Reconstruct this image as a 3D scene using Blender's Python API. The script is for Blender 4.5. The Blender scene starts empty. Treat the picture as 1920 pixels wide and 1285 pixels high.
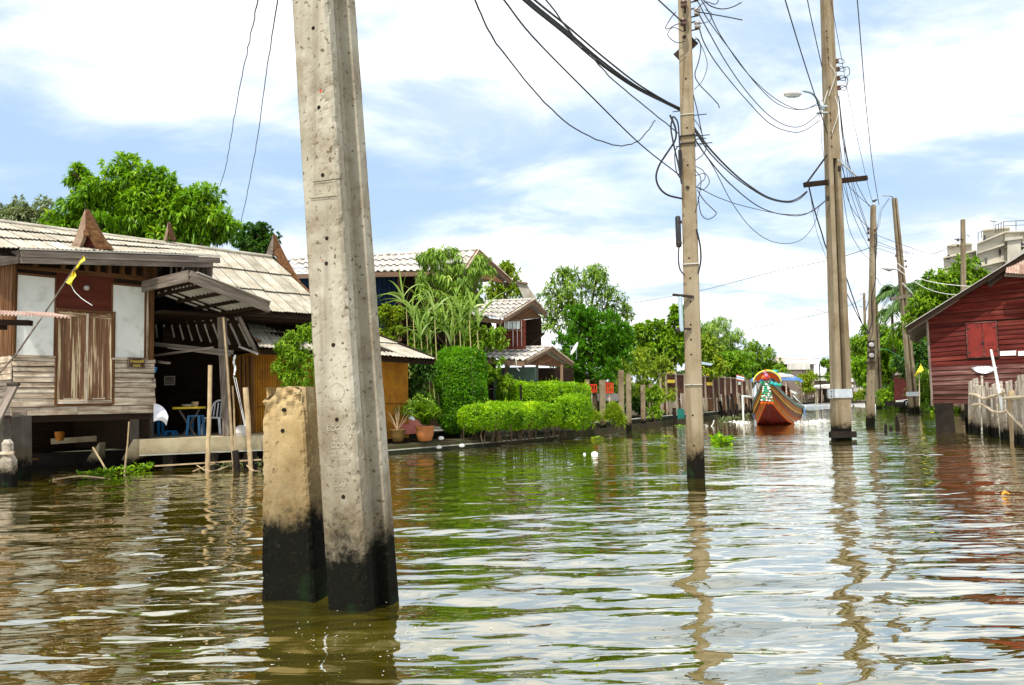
import bpy, math, random
import numpy as np
from mathutils import Vector, Matrix, noise as mnoise

D2R = math.radians
scene = bpy.context.scene
COL = scene.collection
random.seed(7)
RNG = np.random.default_rng(11)

# ------------------------------------------------------------------ camera
FPX, CX, CY, EYE = 1500.0, 960.0, 642.5, 1.3
PITCH, ROLL = math.atan(112.5 / 1500.0), D2R(1.35)
_f = Vector((0, math.cos(PITCH), math.sin(PITCH)))
_r0, _u0 = Vector((1, 0, 0)), Vector((0, -math.sin(PITCH), math.cos(PITCH)))
CAM_R = _r0 * math.cos(ROLL) - _u0 * math.sin(ROLL)
CAM_U = _r0 * math.sin(ROLL) + _u0 * math.cos(ROLL)
EYEP = Vector((0, 0, EYE))
cd = bpy.data.cameras.new('camera')
cam = bpy.data.objects.new('camera', cd)
COL.objects.link(cam)
cd.sensor_width = 36.0
cd.lens = FPX / 1920.0 * 36.0
cd.clip_start, cd.clip_end = 0.1, 3000.0
_m = Matrix((CAM_R, CAM_U, -_f)).transposed().to_4x4()
_m.translation = EYEP
cam.matrix_world = _m
scene.camera = cam

# ------------------------------------------------------------------ light
SUN_EL, SUN_AZ = D2R(61), D2R(201)        # azimuth clockwise from +Y (the way we look)
SUNV = Vector((math.sin(SUN_AZ) * math.cos(SUN_EL), math.cos(SUN_AZ) * math.cos(SUN_EL), math.sin(SUN_EL)))
sl = bpy.data.lights.new('sun', 'SUN')
sl.energy, sl.angle, sl.color = 4.6, D2R(1.2), (1.0, 0.95, 0.86)
so = bpy.data.objects.new('sun', sl)
COL.objects.link(so)
so.rotation_euler = SUNV.to_track_quat('Z', 'Y').to_euler()
so.location = (0, -20, 40)
vs = scene.view_settings
vs.view_transform, vs.look, vs.gamma, vs.use_curve_mapping = 'Standard', 'None', 1.0, False
vs.exposure = 0.33
scene.display_settings.display_device = 'sRGB'
scene.cycles.max_bounces = 6
scene.cycles.diffuse_bounces = 3
scene.cycles.transparent_max_bounces = 6
scene.cycles.use_denoising = True


def nn(nt, kind, **kw):
    n = nt.nodes.new(kind)
    for k, v in kw.items():
        if k.startswith('i_'):
            n.inputs[int(k[2:])].default_value = v
        else:
            setattr(n, k, v)
    return n


def math_n(nt, op, a, b=None, c=None, clamp=False):
    n = nt.nodes.new('ShaderNodeMath')
    n.operation, n.use_clamp = op, clamp
    for i, x in enumerate((a, b, c)):
        if x is None:
            continue
        if isinstance(x, (int, float)):
            n.inputs[i].default_value = x
        else:
            nt.links.new(x, n.inputs[i])
    return n.outputs[0]


def mix_c(nt, fac, a, b, mode='MIX'):
    n = nt.nodes.new('ShaderNodeMix')
    n.data_type, n.blend_type = 'RGBA', mode
    for s, x in (('Factor', fac), ('A', a), ('B', b)):
        sock = [i for i in n.inputs if i.name == s and (i.type == 'RGBA' or s == 'Factor')]
        sock = sock[0]
        if isinstance(x, (int, float)):
            sock.default_value = x
        elif isinstance(x, (tuple, list)):
            sock.default_value = (*x[:3], 1.0)
        else:
            nt.links.new(x, sock)
    return [o for o in n.outputs if o.type == 'RGBA'][0]


def sstep(nt, x, lo, hi):
    n = nt.nodes.new('ShaderNodeMapRange')
    n.interpolation_type = 'SMOOTHSTEP'
    nt.links.new(x, n.inputs[0])
    n.inputs[1].default_value, n.inputs[2].default_value = lo, hi
    return n.outputs[0]


# ------------------------------------------------------------------ sky: Nishita air with procedural cloud cover
w = bpy.data.worlds.new('World')
scene.world = w
w.use_nodes = True
nt = w.node_tree
nt.nodes.clear()
out = nn(nt, 'ShaderNodeOutputWorld')
bg = nn(nt, 'ShaderNodeBackground')
bg.inputs[1].default_value = 0.1
sky = nn(nt, 'ShaderNodeTexSky')
sky.sky_type, sky.sun_disc = 'NISHITA', False
sky.sun_elevation, sky.sun_rotation = SUN_EL, SUN_AZ
sky.air_density, sky.dust_density, sky.ozone_density = 1.0, 1.5, 1.5
tc = nn(nt, 'ShaderNodeTexCoord')
sp = nn(nt, 'ShaderNodeSeparateXYZ')
nt.links.new(tc.outputs['Generated'], sp.inputs[0])
zz = math_n(nt, 'ADD', math_n(nt, 'MAXIMUM', sp.outputs[2], 0.0), 0.22)
cv = nn(nt, 'ShaderNodeCombineXYZ')
nt.links.new(math_n(nt, 'DIVIDE', sp.outputs[0], zz), cv.inputs[0])
nt.links.new(math_n(nt, 'DIVIDE', sp.outputs[1], zz), cv.inputs[1])
mp = nn(nt, 'ShaderNodeMapping')
mp.inputs['Location'].default_value = (3.1, 0.65, 0.0)
mp.inputs['Scale'].default_value = (0.85, 1.25, 1.0)
nt.links.new(cv.outputs[0], mp.inputs[0])
n1 = nn(nt, 'ShaderNodeTexNoise')
n1.inputs['Scale'].default_value = 1.15
n1.inputs['Detail'].default_value = 7.0
n1.inputs['Roughness'].default_value = 0.52
n1.inputs['Distortion'].default_value = 0.25
nt.links.new(mp.outputs[0], n1.inputs['Vector'])
n2 = nn(nt, 'ShaderNodeTexNoise')
n2.inputs['Scale'].default_value = 3.2
n2.inputs['Detail'].default_value = 5.0
nt.links.new(mp.outputs[0], n2.inputs['Vector'])
cov = math_n(nt, 'ADD', n1.outputs['Fac'], math_n(nt, 'MULTIPLY', math_n(nt, 'SUBTRACT', n2.outputs['Fac'], 0.5), 0.16))
# whiter towards the horizon and overhead, bands of thinner cloud with blue between them
low = math_n(nt, 'SUBTRACT', 1.0, sstep(nt, sp.outputs[2], 0.05, 0.20))
high = sstep(nt, sp.outputs[2], 0.34, 0.60)
cov = math_n(nt, 'ADD', cov, math_n(nt, 'MULTIPLY', low, 0.16))
cov = math_n(nt, 'ADD', cov, math_n(nt, 'MULTIPLY', high, 0.16))


def sky_patch(px, py, rx, ry, amt):
    """a cloud bank (amt > 0) or a thin blue gap (amt < 0) centred on one direction of the sky"""
    d = _f * FPX + CAM_R * (px - CX) - CAM_U * (py - CY)
    d.normalize()
    s_ = d.cross(Vector((0, 0, 1))).normalized()
    u_ = s_.cross(d)

    def dot(v, k):
        n = nn(nt, 'ShaderNodeVectorMath', operation='DOT_PRODUCT')
        nt.links.new(tc.outputs['Generated'], n.inputs[0])
        n.inputs[1].default_value = tuple(v * k)
        return n.outputs['Value']
    a_, b_ = dot(s_, FPX / rx), dot(u_, FPX / ry)
    q_ = math_n(nt, 'ADD', math_n(nt, 'MULTIPLY', a_, a_), math_n(nt, 'MULTIPLY', b_, b_))
    front = sstep(nt, dot(d, 1.0), 0.2, 0.6)
    return math_n(nt, 'MULTIPLY', math_n(nt, 'MULTIPLY', math_n(nt, 'SUBTRACT', 1.0, sstep(nt, q_, 0.0, 1.6)), front), amt * (0.55 if amt > 0 else 0.62))


for args in ((230, 100, 170, 110, .20), (220, 265, 420, 75, -.17), (40, 90, 110, 160, -.10), (470, 60, 120, 90, -.05), (900, 330, 340, 120, -.20), (1000, 90, 420, 110, .14), (1180, 500, 420, 70, .16),
             (1450, 400, 330, 55, -.15), (1560, 170, 300, 120, .12), (1800, 330, 240, 60, -.12), (720, 420, 200, 60, -.12), (1130, 250, 200, 60, -.06)):
    cov = math_n(nt, 'ADD', cov, sky_patch(*args))
n6 = nn(nt, 'ShaderNodeTexNoise')
n6.inputs['Scale'].default_value = 2.1
n6.inputs['Detail'].default_value = 9.0
n6.inputs['Roughness'].default_value = 0.6
n6.inputs['Distortion'].default_value = 0.5
nt.links.new(mp.outputs[0], n6.inputs['Vector'])
cov = math_n(nt, 'ADD', cov, math_n(nt, 'MULTIPLY', math_n(nt, 'SUBTRACT', n6.outputs['Fac'], 0.5), 0.34))
fac = sstep(nt, cov, 0.30, 0.66)
thin = mix_c(nt, 1.0, sky.outputs[0], (1.55, 1.5, 1.42), 'MULTIPLY')
thin = mix_c(nt, 0.72, thin, (4.7, 6.5, 8.8))
shade = mix_c(nt, sstep(nt, n6.outputs['Fac'], 0.36, 0.58), (6.3, 7.4, 8.7), (12.0, 12.0, 12.0))
colr = mix_c(nt, fac, thin, shade)
nt.links.new(colr, bg.inputs[0])
nt.links.new(bg.outputs[0], out.inputs[0])


# ------------------------------------------------------------------ pixel helpers (measure the photograph, place at true distance)
def ray(px, py):
    d = _f * FPX + CAM_R * (px - CX) - CAM_U * (py - CY)
    return d / d.y


def at(px, py, Y):
    return EYEP + ray(px, py) * Y


def onz(px, py, z=0.0):
    r = ray(px, py)
    return EYEP + r * ((z - EYE) / r.z)


class Frame:
    """A building's own frame: origin, along (u), out (v), up."""
    def __init__(s, o, deg):
        s.o = Vector((o[0], o[1], 0))
        a = D2R(deg)
        s.U = Vector((math.sin(a), math.cos(a), 0))
        s.N = Vector((math.cos(a), -math.sin(a), 0))

    def p(s, u, v, z):
        return s.o + s.U * u + s.N * v + Vector((0, 0, z))

    def hit(s, px, py, v=0.0):
        r = ray(px, py)
        o = s.o + s.N * v
        t = (o - EYEP).dot(s.N) / r.dot(s.N)
        h = EYEP + r * t
        return (h - o).dot(s.U), h.z


# ------------------------------------------------------------------ objects
WM = {}


def link_obj(name, data, parent=None, M=None):
    o = bpy.data.objects.new(name, data)
    COL.objects.link(o)
    M = M or Matrix.Identity(4)
    WM[o] = M
    if parent is not None:
        o.parent = parent
        o.matrix_local = WM[parent].inverted() @ M
    else:
        o.matrix_world = M
    return o


def tag(o, label=None, cat=None, group=None, kind=None):
    if label:
        o['label'] = label
    if cat:
        o['category'] = cat
    if group:
        o['group'] = group
    if kind:
        o['kind'] = kind
    return o


def thing(name, label, cat, loc, group=None):
    o = link_obj(name, None, None, Matrix.Translation(Vector(loc)))
    o.empty_display_size = 0.2
    return tag(o, label, cat, group)


class MB:
    def __init__(s):
        s.v, s.f = [], []

    def add(s, vs, fs):
        b = len(s.v)
        s.v += [Vector(x) for x in vs]
        s.f += [tuple(i + b for i in f) for f in fs]
        return s

    def box(s, c, size, R=None):
        c = Vector(c)
        hx, hy, hz = (k / 2 for k in size)
        P = []
        for x in (-hx, hx):
            for y in (-hy, hy):
                for z in (-hz, hz):
                    d = Vector((x, y, z))
                    if R is not None:
                        d = R @ d
                    P.append(c + d)
        return s.add(P, [(0, 1, 3, 2), (4, 6, 7, 5), (0, 4, 5, 1), (2, 3, 7, 6), (0, 2, 6, 4), (1, 5, 7, 3)])

    def bar(s, p, q, w, h, up=(0, 0, 1), w2=None, h2=None):
        """box from p to q; w across, h along up"""
        p, q = Vector(p), Vector(q)
        d = (q - p).normalized()
        side = d.cross(Vector(up))
        if side.length < 1e-5:
            side = d.cross(Vector((1, 0, 0)))
        side.normalize()
        u = side.cross(d).normalized()
        w2, h2 = w2 or w, h2 or h
        P = []
        for c, ww, hh in ((p, w, h), (q, w2, h2)):
            for a, b in ((-1, -1), (1, -1), (1, 1), (-1, 1)):
                P.append(c + side * (a * ww / 2) + u * (b * hh / 2))
        return s.add(P, [(3, 2, 1, 0), (4, 5, 6, 7), (0, 1, 5, 4), (1, 2, 6, 5), (2, 3, 7, 6), (3, 0, 4, 7)])

    def tube(s, pts, r, n=6, cap=True):
        pts = [Vector(p) for p in pts]
        rs = r if isinstance(r, (list, tuple)) else [r] * len(pts)
        prev = None
        b = len(s.v)
        for i, p in enumerate(pts):
            t = (pts[min(i + 1, len(pts) - 1)] - pts[max(i - 1, 0)]).normalized()
            if prev is None:
                a = t.cross(Vector((0, 0, 1)))
                if a.length < 1e-3:
                    a = t.cross(Vector((0, 1, 0)))
            else:
                a = prev - t * prev.dot(t)
                if a.length < 1e-6:
                    a = t.cross(Vector((0, 0, 1)))
            a.normalize()
            prev = a
            c = t.cross(a)
            for k in range(n):
                g = 2 * math.pi * k / n
                s.v.append(p + (a * math.cos(g) + c * math.sin(g)) * rs[i])
        for i in range(len(pts) - 1):
            for k in range(n):
                k2 = (k + 1) % n
                s.f.append((b + i * n + k, b + i * n + k2, b + (i + 1) * n + k2, b + (i + 1) * n + k))
        if cap:
            s.f.append(tuple(b + k for k in reversed(range(n))))
            s.f.append(tuple(b + (len(pts) - 1) * n + k for k in range(n)))
        return s

    def prism(s, poly, off):
        poly = [Vector(p) for p in poly]
        off = Vector(off)
        n = len(poly)
        return s.add(poly + [p + off for p in poly],
                     [tuple(reversed(range(n))), tuple(range(n, 2 * n))] +
                     [(i, (i + 1) % n, n + (i + 1) % n, n + i) for i in range(n)])

    def lathe(s, c, prof, n=16, axis=(0, 0, 1)):
        c, ax = Vector(c), Vector(axis).normalized()
        a = ax.cross(Vector((1, 0, 0)))
        if a.length < 1e-3:
            a = ax.cross(Vector((0, 1, 0)))
        a.normalize()
        bb = ax.cross(a)
        b = len(s.v)
        for r, z in prof:
            for k in range(n):
                g = 2 * math.pi * k / n
                s.v.append(c + ax * z + (a * math.cos(g) + bb * math.sin(g)) * r)
        for i in range(len(prof) - 1):
            for k in range(n):
                k2 = (k + 1) % n
                s.f.append((b + i * n + k, b + i * n + k2, b + (i + 1) * n + k2, b + (i + 1) * n + k))
        s.f.append(tuple(b + k for k in reversed(range(n))))
        s.f.append(tuple(b + (len(prof) - 1) * n + k for k in range(n)))
        return s

    def build(s, name, mat, parent=None, R=None, smooth=False, origin=None):
        if not s.v:
            return None
        if origin is None:
            lo = Vector([min(v[i] for v in s.v) for i in range(3)])
            hi = Vector([max(v[i] for v in s.v) for i in range(3)])
            origin = (lo + hi) / 2
        origin = Vector(origin)
        R = R or Matrix.Identity(3)
        Ri = R.transposed()
        me = bpy.data.meshes.new(name)
        me.from_pydata([tuple(Ri @ (v - origin)) for v in s.v], [], s.f)
        me.materials.append(mat)
        if smooth:
            me.shade_smooth()
        M = R.to_4x4()
        M.translation = origin
        return link_obj(name, me, parent, M)


def axes(x, z=(0, 0, 1)):
    x = Vector(x).normalized()
    z = Vector(z)
    y = z.cross(x).normalized()
    z = x.cross(y).normalized()
    return Matrix((x, y, z)).transposed()


def board(name, p, q, w, t, mat, parent, up=(0, 0, 1), **kw):
    """one board from p to q: t thick across, w high along up; local X runs along it so the grain does too"""
    p, q = Vector(p), Vector(q)
    mb = MB().bar(p, q, t, w, up, **kw)
    return mb.build(name, mat, parent, R=axes(q - p, up))


def np_mesh(name, V, Fq, mat, parent=None, attr=None, smooth=False, origin=(0, 0, 0)):
    """mesh from numpy verts and quads"""
    V = np.asarray(V, dtype=np.float32)
    Fq = np.asarray(Fq, dtype=np.int32)
    o = Vector(origin)
    V = V - np.array(tuple(o), dtype=np.float32)
    me = bpy.data.meshes.new(name)
    k = Fq.shape[1]
    me.vertices.add(len(V))
    me.vertices.foreach_set('co', V.ravel())
    me.loops.add(Fq.size)
    me.loops.foreach_set('vertex_index', Fq.ravel())
    me.polygons.add(len(Fq))
    me.polygons.foreach_set('loop_start', np.arange(0, Fq.size, k, dtype=np.int32))
    me.polygons.foreach_set('loop_total', np.full(len(Fq), k, dtype=np.int32))
    if attr is not None:
        a = me.attributes.new('face_tone', 'FLOAT', 'FACE')
        a.data.foreach_set('value', np.asarray(attr, dtype=np.float32))
    me.update(calc_edges=True)
    me.materials.append(mat)
    if smooth:
        me.shade_smooth()
    return link_obj(name, me, parent, Matrix.Translation(o))


def catmull(pts, k=6):
    pts = [Vector(p) for p in pts]
    P = [pts[0] * 2 - pts[1]] + pts + [pts[-1] * 2 - pts[-2]]
    o = []
    for i in range(1, len(P) - 2):
        a, b, c, d = P[i - 1], P[i], P[i + 1], P[i + 2]
        for j in range(k):
            t = j / k
            o.append(0.5 * ((2 * b) + (c - a) * t + (2 * a - 5 * b + 4 * c - d) * t * t + (3 * b - a - 3 * c + d) * t ** 3))
    o.append(pts[-1])
    return o


# ------------------------------------------------------------------ materials
def pm(name, cols, scale=3.0, pos=None, streak=None, stretch=(1, 1, 1), rough=0.8, bump=0.3, bscale=30.0, bstretch=None, spec=0.25, rand=0.12,
       dirt=None, dirt_scale=1.2, dirt_amt=0.5, tide=None, metal=0.0, coord='Object', speck=None, dist=0.015, detail=8.0):
    m = bpy.data.materials.new(name)
    m.use_nodes = True
    nt = m.node_tree
    b = nt.nodes['Principled BSDF']
    b.inputs['Roughness'].default_value = rough
    b.inputs['Metallic'].default_value = metal
    b.inputs['Specular IOR Level'].default_value = spec
    tc = nn(nt, 'ShaderNodeTexCoord')
    oi = nn(nt, 'ShaderNodeObjectInfo')
    src = tc.outputs['Object']
    off = nn(nt, 'ShaderNodeVectorMath', operation='MULTIPLY_ADD')
    cmb = nn(nt, 'ShaderNodeCombineXYZ')
    for i in range(3):
        nt.links.new(oi.outputs['Random'], cmb.inputs[i])
    nt.links.new(cmb.outputs[0], off.inputs[0])
    off.inputs[1].default_value = (37.0, 61.0, 17.0)
    nt.links.new(src, off.inputs[2])
    vec = off.outputs[0]

    def mapped(st):
        q = nn(nt, 'ShaderNodeMapping')
        q.inputs['Scale'].default_value = st
        nt.links.new(vec, q.inputs[0])
        return q.outputs[0]
    mv = mapped(stretch)
    n = nn(nt, 'ShaderNodeTexNoise')
    n.inputs['Scale'].default_value = scale
    n.inputs['Detail'].default_value = detail
    n.inputs['Roughness'].default_value = 0.62
    nt.links.new(mv, n.inputs['Vector'])
    cr = nn(nt, 'ShaderNodeValToRGB')
    e = cr.color_ramp.elements
    pos = pos or ([0.3, 0.7] if len(cols) == 2 else [0.28, 0.5, 0.72])
    e[0].position, e[0].color = pos[0], (*cols[0], 1)
    e[1].position, e[1].color = pos[-1], (*cols[-1], 1)
    if len(cols) == 3:
        x = e.new(pos[1])
        x.color = (*cols[1], 1)
    nt.links.new(n.outputs['Fac'], cr.inputs[0])
    c = cr.outputs[0]
    if dirt:
        n3 = nn(nt, 'ShaderNodeTexNoise')
        n3.inputs['Scale'].default_value = dirt_scale
        n3.inputs['Detail'].default_value = 9.0
        n3.inputs['Roughness'].default_value = 0.7
        nt.links.new(vec, n3.inputs['Vector'])
        f = math_n(nt, 'MULTIPLY', sstep(nt, n3.outputs['Fac'], 0.45, 0.68), dirt_amt)
        c = mix_c(nt, f, c, dirt)
    if streak:
        mq = mapped((9.0, 9.0, 0.45))
        ns = nn(nt, 'ShaderNodeTexNoise')
        ns.inputs['Scale'].default_value = streak[2]
        ns.inputs['Detail'].default_value = 5.0
        nt.links.new(mq, ns.inputs['Vector'])
        c = mix_c(nt, math_n(nt, 'MULTIPLY', sstep(nt, ns.outputs['Fac'], 0.50, 0.70), streak[1]), c, streak[0])
    if speck:
        vo = nn(nt, 'ShaderNodeTexNoise')
        vo.inputs['Scale'].default_value = speck[1]
        vo.inputs['Detail'].default_value = 3.0
        nt.links.new(vec, vo.inputs['Vector'])
        c = mix_c(nt, sstep(nt, vo.outputs['Fac'], speck[2], speck[2] + 0.06), c, speck[0])
    if tide:
        ge = nn(nt, 'ShaderNodeNewGeometry')
        sx = nn(nt, 'ShaderNodeSeparateXYZ')
        nt.links.new(ge.outputs['Position'], sx.inputs[0])
        n4 = nn(nt, 'ShaderNodeTexNoise')
        n4.inputs['Scale'].default_value = tide[3] if len(tide) > 3 else 6.0
        n4.inputs['Detail'].default_value = 6.0
        nt.links.new(ge.outputs['Position'], n4.inputs['Vector'])
        z = math_n(nt, 'ADD', sx.outputs[2], math_n(nt, 'MULTIPLY', math_n(nt, 'SUBTRACT', n4.outputs['Fac'], 0.5), tide[1] * 2.6))
        n7 = nn(nt, 'ShaderNodeTexNoise')
        n7.inputs['Scale'].default_value = 24.0
        n7.inputs['Detail'].default_value = 8.0
        n7.inputs['Roughness'].default_value = 0.8
        nt.links.new(ge.outputs['Position'], n7.inputs['Vector'])
        z = math_n(nt, 'ADD', z, math_n(nt, 'MULTIPLY', math_n(nt, 'SUBTRACT', n7.outputs['Fac'], 0.5), tide[1] * 2.4))
        f2 = math_n(nt, 'SUBTRACT', 1.0, sstep(nt, z, tide[0] - tide[1] * 0.6, tide[0] + tide[1] * 0.7))
        # a softer brown damp zone above the black line
        f1 = math_n(nt, 'SUBTRACT', 1.0, sstep(nt, z, tide[0], tide[0] + tide[1] * 3.2))
        c = mix_c(nt, math_n(nt, 'MULTIPLY', f1, 0.62), c, (0.10, 0.072, 0.035))
        n5 = nn(nt, 'ShaderNodeTexNoise')
        n5.inputs['Scale'].default_value = 38.0
        n5.inputs['Detail'].default_value = 8.0
        n5.inputs['Roughness'].default_value = 0.75
        nt.links.new(ge.outputs['Position'], n5.inputs['Vector'])
        k5 = sstep(nt, n5.outputs['Fac'], 0.56, 0.72)
        deep = mix_c(nt, math_n(nt, 'MULTIPLY', k5, 0.75), tuple(x * 0.45 for x in tide[2]), (0.045, 0.042, 0.026))
        alg = math_n(nt, 'MULTIPLY', sstep(nt, n4.outputs['Fac'], 0.50, 0.70), math_n(nt, 'SUBTRACT', 1.0, sstep(nt, sx.outputs[2], 0.0, 0.30)))
        deep = mix_c(nt, math_n(nt, 'MULTIPLY', alg, 0.7), deep, (0.012, 0.030, 0.008))
        c = mix_c(nt, f2, c, deep)
    hs = nn(nt, 'ShaderNodeHueSaturation')
    nt.links.new(math_n(nt, 'ADD', math_n(nt, 'MULTIPLY', oi.outputs['Random'], 2 * rand), 1.0 - rand), hs.inputs['Value'])
    nt.links.new(c, hs.inputs['Color'])
    nt.links.new(hs.outputs[0], b.inputs['Base Color'])
    if bump > 0:
        bv = mapped(bstretch or stretch)
        bn = nn(nt, 'ShaderNodeTexNoise')
        bn.inputs['Scale'].default_value = bscale
        bn.inputs['Detail'].default_value = 6.0
        bn.inputs['Roughness'].default_value = 0.65
        nt.links.new(bv, bn.inputs['Vector'])
        bu = nn(nt, 'ShaderNodeBump')
        bu.inputs['Strength'].default_value = bump
        bu.inputs['Distance'].default_value = dist
        nt.links.new(bn.outputs['Fac'], bu.inputs['Height'])
        nt.links.new(bu.outputs[0], b.inputs['Normal'])
    return m


def leaf_mat(name, c1, c2, c3=None, trans=0.32, rough=0.42, tint=(1.15, 1.3, 0.5)):
    m = bpy.data.materials.new(name)
    m.use_nodes = True
    nt = m.node_tree
    b = nt.nodes['Principled BSDF']
    b.inputs['Roughness'].default_value = rough
    b.inputs['Specular IOR Level'].default_value = 0.35
    at_ = nn(nt, 'ShaderNodeAttribute', attribute_name='face_tone')
    cr = nn(nt, 'ShaderNodeValToRGB')
    e = cr.color_ramp.elements
    e[0].position, e[0].color = 0.0, (*c1, 1)
    e[1].position, e[1].color = (1.0 if not c3 else 0.86), (*c2, 1)
    if c3:
        x = e.new(1.0)
        x.color = (*c3, 1)
    nt.links.new(at_.outputs['Fac'], cr.inputs[0])
    nt.links.new(cr.outputs[0], b.inputs['Base Color'])
    tr = nn(nt, 'ShaderNodeBsdfTranslucent')
    tcol = mix_c(nt, 1.0, cr.outputs[0], tint, 'MULTIPLY')
    nt.links.new(tcol, tr.inputs[0])
    mx = nn(nt, 'ShaderNodeMixShader')
    mx.inputs[0].default_value = trans
    nt.links.new(b.outputs[0], mx.inputs[1])
    nt.links.new(tr.outputs[0], mx.inputs[2])
    nt.links.new(mx.outputs[0], nt.nodes['Material Output'].inputs[0])
    return m


BLACK = (0.010, 0.010, 0.008)
M = {}
M['concrete_near'] = pm('weathered_concrete', [(0.235, 0.205, 0.15), (0.35, 0.32, 0.25), (0.44, 0.415, 0.345)], streak=((0.14, 0.115, 0.08), 0.55, 0.9), scale=2.2, rough=0.9, bump=0.55,
                        bscale=34, dist=0.006, dirt=(0.17, 0.125, 0.075), dirt_scale=2.4, dirt_amt=0.7, tide=(0.44, 0.21, (0.012, 0.012, 0.008), 4.0),
                        rand=0.02, speck=((0.13, 0.10, 0.065), 30, 0.62))
M['concrete_stub'] = pm('yellowed_concrete', [(0.25, 0.17, 0.075), (0.38, 0.285, 0.145), (0.48, 0.40, 0.26)], streak=((0.16, 0.10, 0.05), 0.5, 0.9), scale=2.4, rough=0.9, bump=0.7,
                        bscale=26, dist=0.008, dirt=(0.25, 0.17, 0.08), dirt_scale=2.0, dirt_amt=0.5, tide=(0.56, 0.21, (0.012, 0.012, 0.008), 4.0), rand=0.02,
                        speck=((0.20, 0.13, 0.06), 30, 0.64))
M['concrete_pole'] = pm('pole_concrete', streak=((0.09, 0.06, 0.032), 0.6, 0.7), cols=[(0.15, 0.115, 0.07), (0.235, 0.19, 0.125), (0.31, 0.265, 0.19)], scale=1.3, stretch=(1, 1, 0.35), rough=0.9, bump=0.3,
                        bscale=40, dirt=(0.12, 0.07, 0.03), dirt_scale=1.0, dirt_amt=0.6, tide=(0.42, 0.16, (0.014, 0.011, 0.008)), rand=0.05)
M['concrete_slab'] = pm('slab_concrete', [(0.30, 0.25, 0.15), (0.44, 0.38, 0.26)], scale=2.0, rough=0.9, bump=0.3, dirt=(0.13, 0.10, 0.06), dirt_amt=0.6,
                        tide=(0.22, 0.12, (0.03, 0.028, 0.018)), rand=0.04)
M['kerb_dark'] = pm('mossy_kerb', [(0.018, 0.022, 0.013), (0.045, 0.047, 0.03)], scale=3.0, rough=0.9, bump=0.3, dirt=(0.02, 0.025, 0.015), dirt_amt=0.7)
M['kerb_top'] = pm('kerb_top', [(0.30, 0.30, 0.24), (0.46, 0.45, 0.38)], scale=4.0, rough=0.9, bump=0.3, dirt=(0.12, 0.13, 0.08), dirt_amt=0.6)
M['wood_pale'] = pm('sun_bleached_wood', [(0.11, 0.062, 0.036), (0.46, 0.37, 0.27), (0.74, 0.67, 0.55)], scale=3.5, stretch=(0.35, 4, 4), rough=0.85, bump=0.6,
                    bscale=18, bstretch=(0.3, 5, 5), rand=0.16, dirt=(0.10, 0.06, 0.035), dirt_scale=2.2, dirt_amt=0.6)
M['wood_grey'] = pm('grey_weathered_wood', [(0.07, 0.055, 0.042), (0.16, 0.13, 0.105), (0.28, 0.235, 0.20)], scale=4, stretch=(0.3, 4, 4), rough=0.85, bump=0.6,
                    bscale=18, bstretch=(0.3, 5, 5), rand=0.15)
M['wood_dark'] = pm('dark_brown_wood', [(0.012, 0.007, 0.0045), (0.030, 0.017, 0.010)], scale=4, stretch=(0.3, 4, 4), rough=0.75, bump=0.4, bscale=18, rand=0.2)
M['wood_brown'] = pm('brown_wood', [(0.05, 0.022, 0.009), (0.11, 0.05, 0.020), (0.20, 0.11, 0.055)], scale=4, stretch=(0.3, 4, 4), rough=0.75, bump=0.5,
                     bscale=18, bstretch=(0.3, 5, 5), rand=0.18)
M['wood_redpanel'] = pm('dark_red_wood', [(0.060, 0.012, 0.007), (0.10, 0.024, 0.012)], scale=3, stretch=(0.3, 3, 3), rough=0.6, bump=0.2, rand=0.08)
M['wood_peel'] = pm('peeling_brown_paint', [(0.07, 0.032, 0.018), (0.20, 0.105, 0.058), (0.66, 0.52, 0.33)], scale=2.4, pos=[0.3, 0.54, 0.60], stretch=(0.22, 4.5, 4.5), rough=0.8, bump=0.6,
                    bscale=14, bstretch=(0.2, 6, 6), rand=0.22)
M['paint_white'] = pm('white_board', [(0.55, 0.56, 0.53), (0.68, 0.69, 0.65)], streak=((0.36, 0.34, 0.28), 0.45, 0.5), scale=1.0, rough=0.6, bump=0.05, rand=0.03, dirt=(0.45, 0.43, 0.38), dirt_amt=0.25)
M['sheet_cream'] = pm('cream_fibre_cement', [(0.22, 0.20, 0.155), (0.36, 0.335, 0.275), (0.48, 0.455, 0.395)], scale=1.8, rough=0.85, bump=0.2, rand=0.13,
                      dirt=(0.30, 0.23, 0.13), dirt_scale=3.0, dirt_amt=0.5, speck=((0.10, 0.08, 0.05), 9, 0.70))
M['tile_grey'] = pm('pale_roof_tile', [(0.36, 0.33, 0.30), (0.58, 0.55, 0.51)], scale=3, rough=0.85, bump=0.25, rand=0.12, dirt=(0.20, 0.18, 0.15), dirt_amt=0.5)
M['ochre_tin'] = pm('ochre_corrugated_tin', [(0.30, 0.12, 0.012), (0.43, 0.20, 0.02)], scale=2.5, stretch=(2, 2, 0.6), rough=0.65, bump=0.1, rand=0.06,
                    dirt=(0.16, 0.07, 0.02), dirt_scale=3.5, dirt_amt=0.7)
M['rust_tin'] = pm('rusty_tin', [(0.20, 0.085, 0.055), (0.33, 0.23, 0.185), (0.46, 0.40, 0.36)], scale=3, rough=0.8, bump=0.2, rand=0.08)
M['red_wood'] = pm('red_painted_boards', [(0.030, 0.003, 0.002), (0.085, 0.008, 0.005), (0.17, 0.038, 0.024)], scale=2.2, stretch=(0.35, 3, 3), rough=0.6, bump=0.5,
                   bscale=14, bstretch=(0.3, 5, 5), rand=0.22, dirt=(0.07, 0.018, 0.014), dirt_amt=0.6)
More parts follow.
